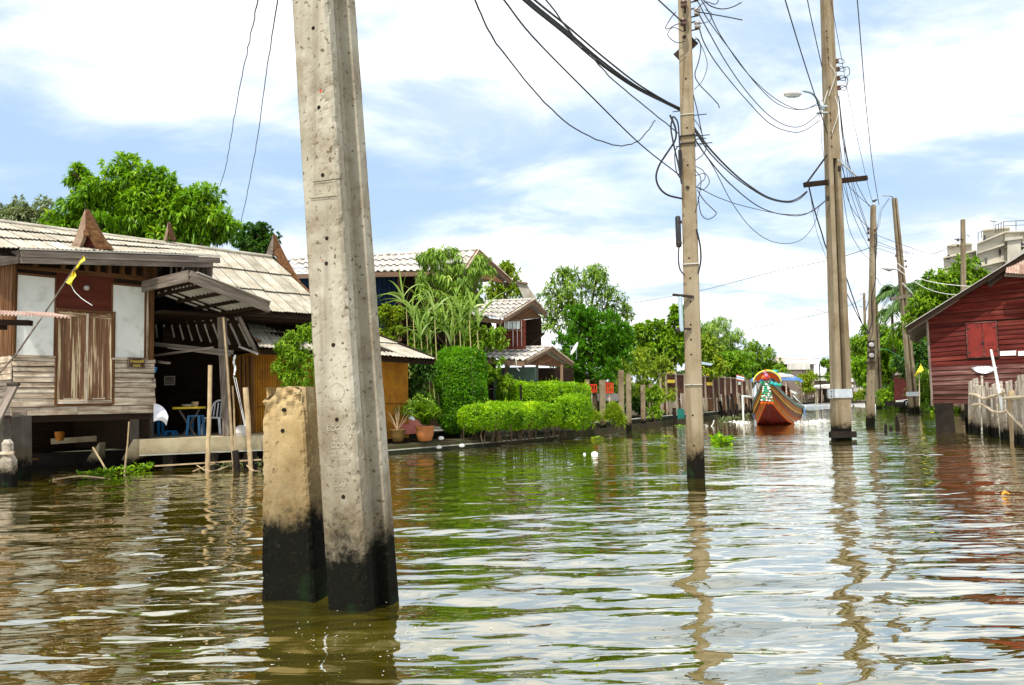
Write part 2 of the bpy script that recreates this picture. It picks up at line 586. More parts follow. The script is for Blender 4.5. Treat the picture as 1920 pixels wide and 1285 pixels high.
M['red_faded'] = pm('faded_red_boards', [(0.045, 0.012, 0.010), (0.095, 0.036, 0.029), (0.20, 0.12, 0.10)], scale=2.6, stretch=(0.35, 3, 3), rough=0.8, bump=0.5,
                    bscale=14, bstretch=(0.3, 5, 5), rand=0.2)
M['red_shutter'] = pm('bright_red_shutter', [(0.13, 0.008, 0.005), (0.22, 0.020, 0.012)], streak=((0.05, 0.006, 0.004), 0.5, 0.6), scale=2, stretch=(2, 2, 0.4), rough=0.5, bump=0.2, rand=0.05)
M['roof_edge'] = pm('grey_roof_edge', [(0.30, 0.28, 0.25), (0.45, 0.43, 0.40)], scale=3, rough=0.7, bump=0.1)
M['black_stain'] = pm('tarred_post', [(0.010, 0.008, 0.006), (0.028, 0.022, 0.018)], scale=3, rough=0.9, bump=0.5)
M['stake'] = pm('bleached_stake', [(0.13, 0.095, 0.065), (0.33, 0.285, 0.23), (0.53, 0.49, 0.43)], scale=3.5, stretch=(0.3, 4, 4), rough=0.85, bump=0.5, bscale=16,
                bstretch=(0.3, 5, 5), rand=0.2, tide=(0.30, 0.14, (0.012, 0.010, 0.008)))
M['bamboo'] = pm('dry_bamboo', [(0.26, 0.17, 0.09), (0.46, 0.36, 0.22)], scale=5, rough=0.6, bump=0.2, rand=0.15)
M['cable'] = pm('black_cable', [(0.012, 0.013, 0.016), (0.03, 0.03, 0.035)], rough=0.5, bump=0)
M['cable_pale'] = pm('pale_cable', [(0.5, 0.5, 0.47), (0.62, 0.62, 0.6)], rough=0.5, bump=0)
M['steel'] = pm('galvanised_steel', [(0.34, 0.37, 0.40), (0.48, 0.51, 0.54)], scale=6, rough=0.5, metal=0.4, bump=0.1)
M['steel_blue'] = pm('blue_grey_pipe', [(0.22, 0.30, 0.36), (0.34, 0.43, 0.48)], scale=4, rough=0.5, metal=0.2, bump=0.1)
M['iron'] = pm('dark_iron', [(0.025, 0.022, 0.02), (0.06, 0.045, 0.035)], scale=6, rough=0.7, metal=0.2, bump=0.2)
M['insulator'] = pm('brown_porcelain', [(0.07, 0.03, 0.02), (0.13, 0.06, 0.04)], rough=0.25, bump=0, spec=0.6)
M['insulator_pale'] = pm('grey_porcelain', [(0.35, 0.33, 0.32), (0.45, 0.43, 0.42)], rough=0.25, bump=0, spec=0.6)
M['hole'] = pm('hole_shade', [(0.012, 0.010, 0.008), (0.02, 0.016, 0.012)], rough=1.0, bump=0)  # dark colour stands in for the shade inside holes and scored lines
M['green_wall'] = pm('teal_grey_wall', [(0.06, 0.09, 0.075), (0.10, 0.14, 0.12)], rough=0.8, bump=0.1)
M['navy_wall'] = pm('navy_wall', [(0.008, 0.02, 0.05), (0.014, 0.035, 0.085)], rough=0.7, bump=0.1)
M['glass_pale'] = pm('frosted_pane', [(0.42, 0.47, 0.46), (0.55, 0.60, 0.58)], rough=0.25, bump=0, spec=0.6)
M['glass_dark'] = pm('dark_pane', [(0.02, 0.025, 0.03), (0.04, 0.05, 0.055)], rough=0.15, bump=0, spec=0.6)
M['earth'] = pm('bank_earth', [(0.035, 0.028, 0.018), (0.075, 0.06, 0.035)], scale=1.5, rough=0.95, bump=0.6, bscale=8, dirt=(0.03, 0.05, 0.012), dirt_amt=0.8)
M['terracotta'] = pm('glazed_terracotta', [(0.30, 0.10, 0.028), (0.42, 0.17, 0.055)], scale=5, rough=0.45, bump=0.15, dirt=(0.10, 0.05, 0.02), dirt_scale=5)
M['olive_pot'] = pm('olive_brown_glaze', [(0.14, 0.085, 0.025), (0.22, 0.13, 0.045)], scale=5, rough=0.4, bump=0.1)
M['plastic_blue'] = pm('blue_plastic', [(0.012, 0.13, 0.30), (0.018, 0.16, 0.36)], rough=0.35, bump=0, spec=0.5)
M['plastic_white'] = pm('white_plastic', [(0.62, 0.62, 0.62), (0.72, 0.72, 0.72)], rough=0.4, bump=0)
M['cloth_white'] = pm('white_cloth', [(0.62, 0.64, 0.74), (0.76, 0.78, 0.84)], rough=0.9, bump=0.2)
M['yellow_cloth'] = pm('yellow_flag_cloth', [(0.72, 0.58, 0.03), (0.80, 0.68, 0.08)], rough=0.8, bump=0.1)
M['orange_wood'] = pm('orange_varnish', [(0.28, 0.085, 0.006), (0.40, 0.15, 0.010)], rough=0.5, bump=0.05, spec=0.2)
M['red_gloss'] = pm('red_gloss_paint', [(0.30, 0.018, 0.008), (0.38, 0.028, 0.012)], rough=0.3, bump=0.03, spec=0.5)
M['orange_red'] = pm('orange_red_canvas', [(0.66, 0.10, 0.015), (0.74, 0.15, 0.02)], rough=0.6, bump=0.05)
M['yellow_paint'] = pm('yellow_paint', [(0.72, 0.50, 0.03), (0.80, 0.58, 0.05)], rough=0.5, bump=0.05)
M['gunwale'] = pm('grey_green_gunwale', [(0.09, 0.13, 0.11), (0.15, 0.20, 0.17)], rough=0.5, bump=0.05)
M['canvas_blue'] = pm('blue_canvas', [(0.10, 0.25, 0.62), (0.16, 0.34, 0.72)], rough=0.7, bump=0.1)
M['canvas_white'] = pm('white_canvas', [(0.70, 0.72, 0.70), (0.80, 0.82, 0.8)], rough=0.7, bump=0.1)
M['red_plastic'] = pm('red_plastic', [(0.55, 0.03, 0.01), (0.62, 0.05, 0.015)], rough=0.4, bump=0)
M['apartment'] = pm('stained_pale_concrete', [(0.36, 0.33, 0.26), (0.52, 0.49, 0.41), (0.60, 0.57, 0.50)], scale=0.25, rough=0.9, bump=0.05, rand=0.05,
                    dirt=(0.36, 0.31, 0.22), dirt_scale=0.25, dirt_amt=0.7)
M['trunk'] = pm('tree_bark', [(0.05, 0.035, 0.022), (0.11, 0.08, 0.05)], scale=5, stretch=(2, 2, 0.5), rough=0.95, bump=0.6)
M['tarp'] = pm('pink_red_hull', [(0.34, 0.09, 0.075), (0.44, 0.15, 0.12)], rough=0.6, bump=0.1)
M['net'] = pm('teal_net', [(0.02, 0.22, 0.17), (0.04, 0.32, 0.25)], scale=9, rough=0.8, bump=0.3)
M['sign_brown'] = pm('brown_sign', [(0.05, 0.022, 0.008), (0.075, 0.034, 0.012)], rough=0.5, bump=0.05)
M['gold'] = pm('gold_lettering', [(0.70, 0.52, 0.08), (0.78, 0.60, 0.12)], rough=0.4, bump=0)
M['bottle'] = pm('stone_pale', [(0.5, 0.5, 0.48), (0.66, 0.66, 0.63)], rough=0.7, bump=0.2)
M['foam'] = pm('foam_white', [(0.7, 0.7, 0.68), (0.8, 0.8, 0.78)], scale=3, rough=0.9, bump=0.4, bscale=12)
# foliage
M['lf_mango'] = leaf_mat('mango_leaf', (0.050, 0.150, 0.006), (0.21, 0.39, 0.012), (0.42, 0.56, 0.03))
M['lf_dark'] = leaf_mat('dark_leaf', (0.025, 0.075, 0.012), (0.07, 0.16, 0.022))
M['lf_grey'] = leaf_mat('grey_leaf', (0.12, 0.16, 0.06), (0.27, 0.31, 0.17), trans=0.25)
M['lf_mid'] = leaf_mat('mid_leaf', (0.05, 0.14, 0.008), (0.23, 0.38, 0.016), (0.44, 0.56, 0.04))
M['lf_pale'] = leaf_mat('pale_leaf', (0.06, 0.15, 0.012), (0.24, 0.38, 0.04), (0.52, 0.60, 0.16))
M['lf_yellow'] = leaf_mat('yellow_green_leaf', (0.11, 0.20, 0.010), (0.30, 0.40, 0.02), (0.52, 0.40, 0.03))
M['lf_dense'] = leaf_mat('deep_green_leaf', (0.018, 0.09, 0.006), (0.13, 0.33, 0.012))
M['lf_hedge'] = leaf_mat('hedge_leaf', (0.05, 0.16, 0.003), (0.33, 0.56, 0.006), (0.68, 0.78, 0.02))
M['lf_topiary'] = leaf_mat('topiary_leaf', (0.022, 0.11, 0.004), (0.18, 0.42, 0.006), (0.58, 0.72, 0.02))
M['lf_cane'] = leaf_mat('cane_leaf', (0.16, 0.28, 0.04), (0.36, 0.50, 0.12), (0.60, 0.66, 0.34), trans=0.3)
M['lf_palm'] = leaf_mat('palm_leaf', (0.06, 0.13, 0.03), (0.14, 0.24, 0.06))
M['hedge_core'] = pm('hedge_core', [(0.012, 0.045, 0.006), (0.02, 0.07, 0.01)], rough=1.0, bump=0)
M['wood_horn'] = pm('pale_brown_horn', [(0.20, 0.13, 0.09), (0.34, 0.25, 0.18)], scale=4, stretch=(0.5, 2, 2), rough=0.85, bump=0.3)
M['wood_batten'] = pm('pale_batten', [(0.40, 0.38, 0.33), (0.58, 0.56, 0.50)], scale=4, stretch=(0.3, 4, 4), rough=0.8, bump=0.3)
M['stilt'] = pm('stilt_concrete', [(0.07, 0.062, 0.052), (0.14, 0.125, 0.105)], scale=3, rough=0.9, bump=0.4, tide=(0.35, 0.15, (0.012, 0.010, 0.008)))
M['rust_dark'] = pm('dark_rusty_panel', [(0.045, 0.018, 0.012), (0.09, 0.035, 0.024), (0.15, 0.08, 0.05)], scale=1.5, rough=0.85, bump=0.3, rand=0.15)
M['stile'] = pm('pale_stile', [(0.26, 0.20, 0.14), (0.44, 0.37, 0.29)], scale=4, stretch=(.4, 3, 3), rough=0.85, bump=0.3, rand=0.1, tide=(0.35, 0.2, (0.014, 0.011, 0.008)))
M['branch'] = pm('pale_branch', [(0.36, 0.27, 0.17), (0.56, 0.48, 0.36)], scale=5, rough=0.8, bump=0.3)
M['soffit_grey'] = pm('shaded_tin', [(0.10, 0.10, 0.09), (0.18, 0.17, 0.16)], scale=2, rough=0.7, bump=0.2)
M['orange_leaf'] = pm('orange_leaf', [(0.5, 0.22, 0.03), (0.6, 0.3, 0.06)], rough=0.6, bump=0)

for _n in M:
    _b = M[_n].node_tree.nodes.get('Principled BSDF')
    if _b and abs(_b.inputs['Specular IOR Level'].default_value - 0.25) < 1e-4 and _b.inputs['Roughness'].default_value > 0.55:
        _b.inputs['Specular IOR Level'].default_value = 0.10
    elif _b and abs(_b.inputs['Specular IOR Level'].default_value - 0.35) < 1e-4:
        _b.inputs['Specular IOR Level'].default_value = 0.22
for _n in ('concrete_near', 'concrete_stub', 'concrete_pole', 'black_stain', 'kerb_dark', 'stilt', 'stake', 'stile', 'hole'):
    M[_n].node_tree.nodes['Principled BSDF'].inputs['Specular IOR Level'].default_value = 0.08


def text_mesh(name, body, size, extrude, mat, parent, Mx, bevel=0.0):
    cu = bpy.data.curves.new('text_curve', 'FONT')
    cu.body, cu.size, cu.extrude, cu.resolution_u, cu.bevel_depth, cu.bevel_resolution = body, size, extrude, 3, bevel, 0
    cu.align_x, cu.align_y = 'CENTER', 'CENTER'
    tmp = bpy.data.objects.new('text_tmp', cu)
    COL.objects.link(tmp)
    dg = bpy.context.evaluated_depsgraph_get()
    me = bpy.data.meshes.new_from_object(tmp.evaluated_get(dg))
    bpy.data.objects.remove(tmp)
    me.name = name
    me.materials.clear()
    me.materials.append(mat)
    return link_obj(name, me, parent, Mx)

# ------------------------------------------------------------------ water
def water_material():
    m = bpy.data.materials.new('canal_water')
    m.use_nodes = True
    nt = m.node_tree
    b = nt.nodes['Principled BSDF']
    b.inputs['Roughness'].default_value = 0.6
    b.inputs['Specular IOR Level'].default_value = 0.0
    ge = nn(nt, 'ShaderNodeNewGeometry')
    n = nn(nt, 'ShaderNodeTexNoise')
    n.inputs['Scale'].default_value = 0.25
    nt.links.new(ge.outputs['Position'], n.inputs['Vector'])
    nt.links.new(mix_c(nt, n.outputs['Fac'], (0.058, 0.047, 0.003), (0.080, 0.067, 0.005)), b.inputs['Base Color'])

    def wave(scale, loc, det, rgh=0.5):
        q = nn(nt, 'ShaderNodeMapping')
        q.inputs['Scale'].default_value = scale
        q.inputs['Location'].default_value = loc
        q.inputs['Rotation'].default_value = (0, 0, 0.12)
        nt.links.new(ge.outputs['Position'], q.inputs[0])
        t = nn(nt, 'ShaderNodeTexNoise')
        t.inputs['Scale'].default_value = 1.0
        t.inputs['Detail'].default_value = det
        t.inputs['Roughness'].default_value = rgh
        t.inputs['Distortion'].default_value = 0.6
        nt.links.new(q.outputs[0], t.inputs['Vector'])
        return t.outputs['Fac']
    # patches of calmer and rougher water
    calm = wave((0.16, 0.30, 1), (3, 5, 0), 2)
    amp = math_n(nt, 'ADD', 0.35, math_n(nt, 'MULTIPLY', sstep(nt, calm, 0.36, 0.62), 0.9))
    h = math_n(nt, 'ADD', math_n(nt, 'MULTIPLY', wave((1.5, 4.2, 1), (0, 0, 0), 1), 0.022),
               math_n(nt, 'MULTIPLY', wave((4.0, 13.0, 1), (7, 2, 0), 1), 0.0036))
    h = math_n(nt, 'MULTIPLY', h, amp)
    bu = nn(nt, 'ShaderNodeBump')
    bu.inputs['Strength'].default_value = 1.0
    bu.inputs['Distance'].default_value = 1.0
    nt.links.new(h, bu.inputs['Height'])
    nt.links.new(bu.outputs[0], b.inputs['Normal'])
    # murky body under a reflecting surface whose reflection grows towards grazing view
    gl = nn(nt, 'ShaderNodeBsdfGlossy')
    gl.inputs['Roughness'].default_value = 0.012
    gl.inputs['Color'].default_value = (1.0, 0.985, 0.91, 1)
    nt.links.new(bu.outputs[0], gl.inputs['Normal'])
    lw = nn(nt, 'ShaderNodeLayerWeight')
    lw.inputs[0].default_value = 0.5
    nt.links.new(bu.outputs[0], lw.inputs['Normal'])
    fr = math_n(nt, 'ADD', math_n(nt, 'MULTIPLY', math_n(nt, 'POWER', lw.outputs['Facing'], 1.65), 0.96), 0.05, clamp=True)
    mx = nn(nt, 'ShaderNodeMixShader')
    nt.links.new(fr, mx.inputs[0])
    nt.links.new(b.outputs[0], mx.inputs[1])
    nt.links.new(gl.outputs[0], mx.inputs[2])
    nt.links.new(mx.outputs[0], nt.nodes['Material Output'].inputs[0])
    return m


M['water'] = water_material()
NEARP = at(657, 1135, 5.2)
NEARP.z = 0


def build_water():
    """rippled sheet: fine near the boat we stand in, coarser far off"""
    xs_y = [1.2]
    while xs_y[-1] < 46:
        xs_y.append(xs_y[-1] + max(0.035, xs_y[-1] * 0.0075))
    ys = np.array(xs_y)
    nx = 520
    xs = np.linspace(-1, 1, nx)
    # denser in the middle of the canal
    xs = np.sign(xs) * (np.abs(xs) ** 1.25) * 26.0
    X, Y = np.meshgrid(xs, ys)
    Z = np.zeros_like(X)
    r = np.random.default_rng(5)
    for i in range(46):
        lam = 0.24 * (1.0 + r.random() * 4.6) if i < 34 else 0.14 + r.random() * 0.22
        th = r.normal(0.10, 0.34) + math.pi / 2
        k = 2 * math.pi / lam
        a = 0.0024 * (lam ** 0.95) * (0.5 + r.random())
        ph = r.random() * 6.28
        warp = 0.25 * np.sin(X * (0.5 + r.random()) + ph) + 0.2 * np.sin(Y * (0.4 + r.random()) + 2 * ph)
        Z += a * np.sin(k * (X * math.cos(th) + Y * math.sin(th)) + ph + warp * 3)
    for (cx, cy, a0, lam) in ((NEARP.x, NEARP.y, 0.0035, 0.42), (at(1305, 895, 13.2).x, 13.2, 0.003, 0.5)):
        R = np.hypot(X - cx, Y - cy)
        Z += a0 * np.sin(2 * math.pi * R / lam) * np.exp(-R / 1.8)
    patch = 0.62 + 0.38 * np.sin(X * 0.33 + 1.0 + 0.8 * np.sin(Y * 0.21)) * np.sin(Y * 0.27 + 0.7 * np.sin(X * 0.4))
    Z *= patch
    edge = np.clip((46 - Y) / 6, 0, 1) * np.clip((26 - np.abs(X)) / 2, 0, 1) * np.clip((Y - 1.2) / 0.5, 0, 1)
    Z *= edge
    V = np.stack([X, Y, Z], -1).reshape(-1, 3)
    ny = len(ys)
    idx = np.arange(ny * nx).reshape(ny, nx)
    F = np.stack([idx[:-1, :-1], idx[:-1, 1:], idx[1:, 1:], idx[1:, :-1]], -1).reshape(-1, 4)
    # the same sheet goes on flat to the horizon, as a ring of big quads joined at the rim
    a, b_, c, d = (-26, 1.2), (26, 1.2), (26, ys[-1]), (-26, ys[-1])
    B = 900
    ext = [(-B, -B), (B, -B), (B, B + 600), (-B, B + 600)]
    e = [(*a, 0), (*b_, 0), (*c, 0), (*d, 0)] + [(*q, 0) for q in ext]
    n0 = len(V)
    V = np.vstack([V, np.array(e)])
    F = np.vstack([F, np.array([(n0 + 4, n0 + 5, n0 + 1, n0), (n0 + 1, n0 + 5, n0 + 6, n0 + 2),
                                (n0 + 3, n0 + 2, n0 + 6, n0 + 7), (n0 + 4, n0, n0 + 3, n0 + 7)])])
    o = np_mesh('water', V, F, M['water'], smooth=True)
    tag(o, kind='structure')


build_water()


# ------------------------------------------------------------------ banks
def ground(name, pts, z, mat, depth=1.5):
    mb = MB()
    top = [Vector((p[0], p[1], z)) for p in pts]
    mb.prism([p - Vector((0, 0, depth)) for p in top], (0, 0, depth))
    o = mb.build(name, mat)
    tag(o, kind='structure')
    return o


def P2(px, py, z=0.0):
    p = onz(px, py, z)
    return (p.x, p.y)


HF = Frame((at(22, 775, 16.3).x, 16.3), 40)
shore = [P2(590, 862), P2(728, 853), P2(905, 838), P2(1020, 827), P2(1130, 812), P2(1200, 804), P2(1262, 796), P2(1330, 788), P2(1410, 774)]
ground('river_bank', [(-60, 22.5), (-14, 21.5), (-8.5, 21.0)] + shore + [P2(1455, 762.5), P2(1500, 757), (60, 118), (78, 128), (60, 900), (-900, 900), (-900, 30)],
       0.22, M['earth'])
right_pts = [P2(1642, 756), P2(1665, 765), P2(1745, 766), (27.0, 38.0), (23.0, 27), (22.5, 12), (24, -40), (700, -40), (900, 900), (78, 900), (79, 128)]
ground('far_bank', right_pts, 0.25, M['earth'])


def kerb(name, label, pts, z0, z1, wd, mat, top=None):
    t = thing(name, label, 'kerb', (pts[0][0], pts[0][1], 0))
    mb, tb = MB(), MB()
    for a, b in zip(pts[:-1], pts[1:]):
        d = (Vector((*b, 0)) - Vector((*a, 0))).normalized()
        n = Vector((-d.y, d.x, 0)) * wd
        A, B = Vector((*a, z0)), Vector((*b, z0))
        mb.prism([A, B, B + n, A + n], (0, 0, z1 - z0))
        if top is not None:
            u = Vector((0, 0, z1 - z0 + 0.002)) - n * 0.04
            tb.prism([A + u, B + u, B + n + u, A + n + u], (0, 0, 0.03))
    mb.build('kerb_face', mat, t)
    if top is not None:
        tb.build('kerb_cap', top, t)
    return t


kerb('lower_kerb', 'low dark concrete ledge at the waterline below the clipped hedge', [P2(590, 862), P2(728, 853), P2(905, 838), P2(1020, 827), P2(1105, 815)], -0.4, 0.10, 0.5,
     M['kerb_dark'], M['kerb_top'])
kerb('upper_kerb', 'pale topped concrete step that carries the two flower pots', [P2(590, 846, .0), P2(728, 841, 0.0), P2(912, 829, 0.0)], 0.0, 0.42, 2.6, M['kerb_dark'], M['kerb_top'])
kerb('canal_kerb', 'curved dark retaining wall under the row of concrete posts', [P2(1105, 815), P2(1180, 806), P2(1262, 795), P2(1330, 787), P2(1410, 774)], -0.4, 0.42, 0.3,
     M['kerb_dark'], M['kerb_top'])


# ------------------------------------------------------------------ concrete poles
def bx2(p, q):
    return (Vector(p) - Vector(q)).length


def section_loft(name, sec, base, top, rot, taper, mat, parent, step, seg, disp=None, smooth=False, zlo=-0.6):
    """sweep a plan section (list of (x,y)) along the axis base->top; resample the outline at seg metres"""
    base, top = Vector(base), Vector(top)
    P = []
    n = len(sec)
    for i in range(n):
        a, b = Vector(sec[i]), Vector(sec[(i + 1) % n])
        k = max(1, int((b - a).length / seg))
        for j in range(k):
            P.append(a + (b - a) * (j / k))
    P = np.array([tuple(p) for p in P])
    nrm = np.roll(P, -1, 0) - np.roll(P, 1, 0)
    nrm = np.stack([nrm[:, 1], -nrm[:, 0]], -1)
    nrm /= np.linalg.norm(nrm, axis=1)[:, None] + 1e-9
    c, s_ = math.cos(rot), math.sin(rot)
    Rm = np.array([[c, -s_], [s_, c]])
    L = (top - base).length
    ax = (top - base) / L
    ks = max(2, int(L / step))
    V = []
    for i in range(ks + 1):
        t = i / ks
        o = base + ax * (L * t)
        sc = 1.0 + (taper - 1.0) * t
        q = P * sc
        if disp is not None:
            q = q + nrm * disp(P, L * t)[:, None]
        q = q @ Rm.T
        V.append(np.stack([o.x + q[:, 0], o.y + q[:, 1], np.full(len(q), o.z)], -1))
    V = np.concatenate(V)
    m = len(P)
    i0 = np.arange(ks)[:, None] * m
    j = np.arange(m)[None, :]
    j2 = (j + 1) % m
    F = np.stack([i0 + j, i0 + j2, i0 + m + j2, i0 + m + j], -1).reshape(-1, 4)
    # top cap as a fan of quads
    ct = len(V)
    tv = np.array([[top.x, top.y, top.z + 0.01]])
    V = np.vstack([V, tv])
    jj = np.arange(0, m, 1)
    capf = np.stack([ks * m + jj, ks * m + (jj + 1) % m, np.full(m, ct), np.full(m, ct)], -1)
    me = bpy.data.meshes.new(name)
    fl = [tuple(x) for x in F.tolist()] + [(int(a), int(b), int(c2)) for a, b, c2, _ in capf]
    me.from_pydata([tuple(v) for v in (V - np.array(tuple(base))).tolist()], [], fl)
    me.materials.append(mat)
    if smooth:
        me.shade_smooth()
    return link_obj(name, me, parent, Matrix.Translation(base))


def axis_pt(base, top, z):
    return base + (top - base) * ((z - base.z) / (top.z - base.z))


def near_pole():
    base = at(669, 1137, 5.28)
    tdir = (at(595, 0, 5.28) - base)
    top = base + tdir * (8.6 / tdir.z)
    lo = base - tdir * (0.55 / tdir.z)
    rot = D2R(-19)
    W_, D_, ft = 0.288, 0.43, 0.10
    h, d = W_ / 2, D_
    # I-section: face toward -Y, flanges joined by a narrower web
    y0 = -0.12
    sec = [(-h + .012, y0), (h - .02, y0), (h, y0 + .022), (h, y0 + ft), (h - .085, y0 + ft + .02), (h - .085, y0 + d - ft - .02), (h, y0 + d - ft), (h, y0 + d),
           (-h, y0 + d), (-h, y0 + d - ft), (-h + .055, y0 + d - ft - .03), (-h + .055, y0 + ft + .03), (-h, y0 + ft), (-h, y0 + .012)]
    t = thing('concrete_utility_pole', 'huge near concrete pole of double flanged section with bolt holes, second slab behind it', 'utility pole', (base.x, base.y, 0))
    # features measured on the face: bolt holes (px,py,r) and chipped spots
    c, s_ = math.cos(rot), math.sin(rot)
    Uf = Vector((c, s_, 0))

    def face_uv(px, py):
        # intersect with face plane (approx: at flange face)
        r = ray(px, py)
        best = None
        nrm = Vector((s_, -c, 0))
        z = None
        Y = 5.1
        for _ in range(4):
            p = EYEP + r * Y
            a = axis_pt(lo, top, p.z)
            o = a + Vector((-s_ * y0, c * y0, 0))
            tt = (o - EYEP).dot(nrm) / r.dot(nrm)
            Y = tt
        p = EYEP + r * Y
        a = axis_pt(lo, top, p.z)
        return (p - a).dot(Uf), (p - lo).length, p
    holes = [(586, 52), (597, 201), (604, 328), (612, 447), (611, 494), (624, 647), (631, 787), (643, 932)]
    hv = [face_uv(*q) for q in holes]
    chips = [(601, 172, .045, .020), (612, 186, .04, .022), (582, 142, .03, .010), (615, 122, .025, .012), (605, 265, .06, .005), (622, 300, .05, .010), (590, 590, .10, .004),
             (618, 600, .06, .005), (600, 540, .05, .005), (700, 870, .03, .01), (622, 160, .05, .008), (612, 205, .03, .022), (630, 215, .04, .02), (585, 300, .05, .006), (628, 640, .05, .008), (605, 700, .05, .004), (700, 780, .03, .01)]
    cv_ = [(*face_uv(a, b)[:2], r_, dd) for a, b, r_, dd in chips]
    Lt = (top - lo).length

    def disp(P, z):
        out_ = np.zeros(len(P))
        fr = P[:, 1] < y0 + 0.02
        for i, (x, y) in enumerate(P):
            e = 0.0
            n1 = mnoise.fractal(Vector((x * 9, y * 9, z * 6)), 0.8, 2.0, 4)
            e += n1 * 0.0014
            q3 = mnoise.noise(Vector((x * 55, y * 55, z * 26)))
            if q3 > .42:
                e -= (q3 - .42) * .020
            # ragged edge near the right-hand arris
            if x > h - 0.045 and y < y0 + 0.05:
                q = mnoise.noise(Vector((x * 30, z * 16, 3.1 + y * 30)))
                if q > 0.12:
                    e -= (q - 0.12) * 0.020
            if fr[i]:
                for (u, l, r_, dd) in cv_:
                    g = ((x - u) ** 2 + (z - l) ** 2) / (r_ * r_)
                    if g < 1.6:
                        k = mnoise.noise(Vector((x * 45, z * 45, 1.0))) * 0.6 + 0.6
                        e -= dd * math.exp(-g * 1.6) * k
            out_[i] = e
        return out_
    section_loft('pole_shaft', sec, lo, top, rot, 0.86, M['concrete_near'], t, 0.02, 0.018, disp, smooth=False)
    # bolt holes as dark discs, ring and cast lettering
    nf = Vector((s_, -c, 0))
    for (u, l, p) in hv:
        a = axis_pt(lo, top, p.z)
        # face position shrinks with the taper
        k = 1 + (0.86 - 1) * (l / Lt)
        o = a + Uf * u + nf * (-y0 * k - 0.002)
        MB().lathe(o - nf * 0.02, [(0.0135, 0), (0.0135, 0.0228), (0.011, 0.0236)], 14, nf).build('bolt_hole_disc', M['hole'], t)
    u, l, p = face_uv(631, 735)
    a = axis_pt(lo, top, p.z)
    k = 1 + (0.86 - 1) * (l / Lt)
    o = a + Uf * u + nf * (-y0 * k)
    MB().lathe(o - nf * .004, [(0.052, 0), (0.052, .0055), (0.058, .0055), (0.060, .0)], 28, nf).build('round_stamp', M['concrete_near'], t)
    up = (top - lo).normalized()
    Rf = Matrix((Uf, up, nf)).transposed().to_4x4()

    def text_on(px, py, body, size, name='cast_lettering', mat='concrete_near', proud=0.0, parent=t, off=None):
        if parent is t:
            u, l, p = face_uv(px, py)
            a = axis_pt(lo, top, p.z)
            k = 1 + (0.86 - 1) * (l / Lt)
            o = a + Uf * u + nf * (-y0 * k + proud)
            R_ = Rf
        R2 = R_.copy()
        R2.translation = o
        return text_mesh(name, body, size, 0.0008, M[mat], parent, R2, 0.0006)
    for (px, py, body) in ((638, 803, 'ECGO W'), (634, 821, 'GW'), (640, 836, 'CCC O'), (634, 852, 'GS  A'), (641, 868, 'CSB'), (640, 885, 'CSES0'), (643, 900, 'SW'), (645, 917, 'CCO  S')):
        text_on(px, py, body, 0.048)
    text_on(601, 358, '222', 0.055)
    for (a1, b1) in (((587, 342), (640, 335)), ((582, 373), (632, 368))):
        A = face_uv(*a1)[2] + nf * 0.0012
        B = face_uv(*b1)[2] + nf * 0.0012
        MB().bar(A, B, .003, .0035, up).build('scored_line', M['hole'], t)
    # red paint fleck
    for (px, py, s1) in ((601, 171, .016), (604, 488, .008)):
        p = face_uv(px, py)[2]
        MB().lathe(p + nf * .0005, [(s1 * .6, 0), (s1 * .4, .0012), (s1 * .2, 0.002)], 7, nf).build('paint_fleck', M['red_plastic'], t)
    # ---- the broken slab behind on the left
    b2 = at(555, 1120, 5.62)
    tp = at(541, 727, 5.62)
    lo2 = b2 + (b2 - tp) * 0.4
    t2 = thing('concrete_pole_stub', 'cut off yellowish concrete pole stub left of the tall pole, black below', 'pole stub', (b2.x, b2.y, 0))
    hw = 0.218
    sec2 = [(-hw, -.11), (hw - .03, -.11), (hw - .03 + .02, -.09), (hw, .12), (-hw, .12)]

    def disp2(P, z):
        out_ = np.zeros(len(P))
        for i, (x, y) in enumerate(P):
            e = mnoise.fractal(Vector((x * 8, y * 8, z * 6)), 0.8, 2.0, 4) * 0.004
            if abs(x) > hw - 0.05:
                q = mnoise.noise(Vector((x * 25, z * 22, 7.7 + y * 25))) * (1.0 if y < -.05 else 0.4)
                e -= max(0, q) * 0.016
            if z > 1.78 and y < -.05:
                e -= max(0, z - 1.78) * 0.25 * (0.6 + mnoise.noise(Vector((x * 20, z * 20, 0))))
            out_[i] = e
        return out_
    Lz = (tp - lo2).length
    section_loft('stub_shaft', sec2, lo2, tp, D2R(-14), 0.70, M['concrete_stub'], t2, 0.016, 0.016, disp2)
    c2, s2 = math.cos(D2R(-14)), math.sin(D2R(-14))
    U2, n2_ = Vector((c2, s2, 0)), Vector((s2, -c2, 0))
    up2 = (tp - lo2).normalized()

    def on2(px, py):
        r = ray(px, py)
        Y = 5.5
        for _ in range(4):
            p = EYEP + r * Y
            a = axis_pt(lo2, tp, p.z)
            tt_ = (p.z - lo2.z) / (tp.z - lo2.z)
            kk = 1 + (0.70 - 1) * tt_
            o = a + n2_ * (.11 * kk)
            Y = (o - EYEP).dot(n2_) / r.dot(n2_)
        return EYEP + r * Y
    for (px, py) in ((532, 769), (530, 808), (523, 1024)):
        o = on2(px, py)
        MB().lathe(o - n2_ * .02, [(0.014, 0), (0.014, .0235), (.012, .0245)], 14, n2_).build('bolt_hole_disc', M['hole'], t2)
    for (px, py, body, sz) in ((527, 882, 'BANJA', .046), (526, 945, '15962', .046)):
        R_ = Matrix((U2, up2, n2_)).transposed().to_4x4()
        R_.translation = on2(px, py)
        text_mesh('stamped_lettering', body, sz, .002, M['concrete_stain'], t2, R_)


M['concrete_stain'] = pm('stained_stamp', [(0.17, 0.11, 0.05), (0.26, 0.18, 0.09)], scale=20, rough=0.9, bump=0.3)
near_pole()


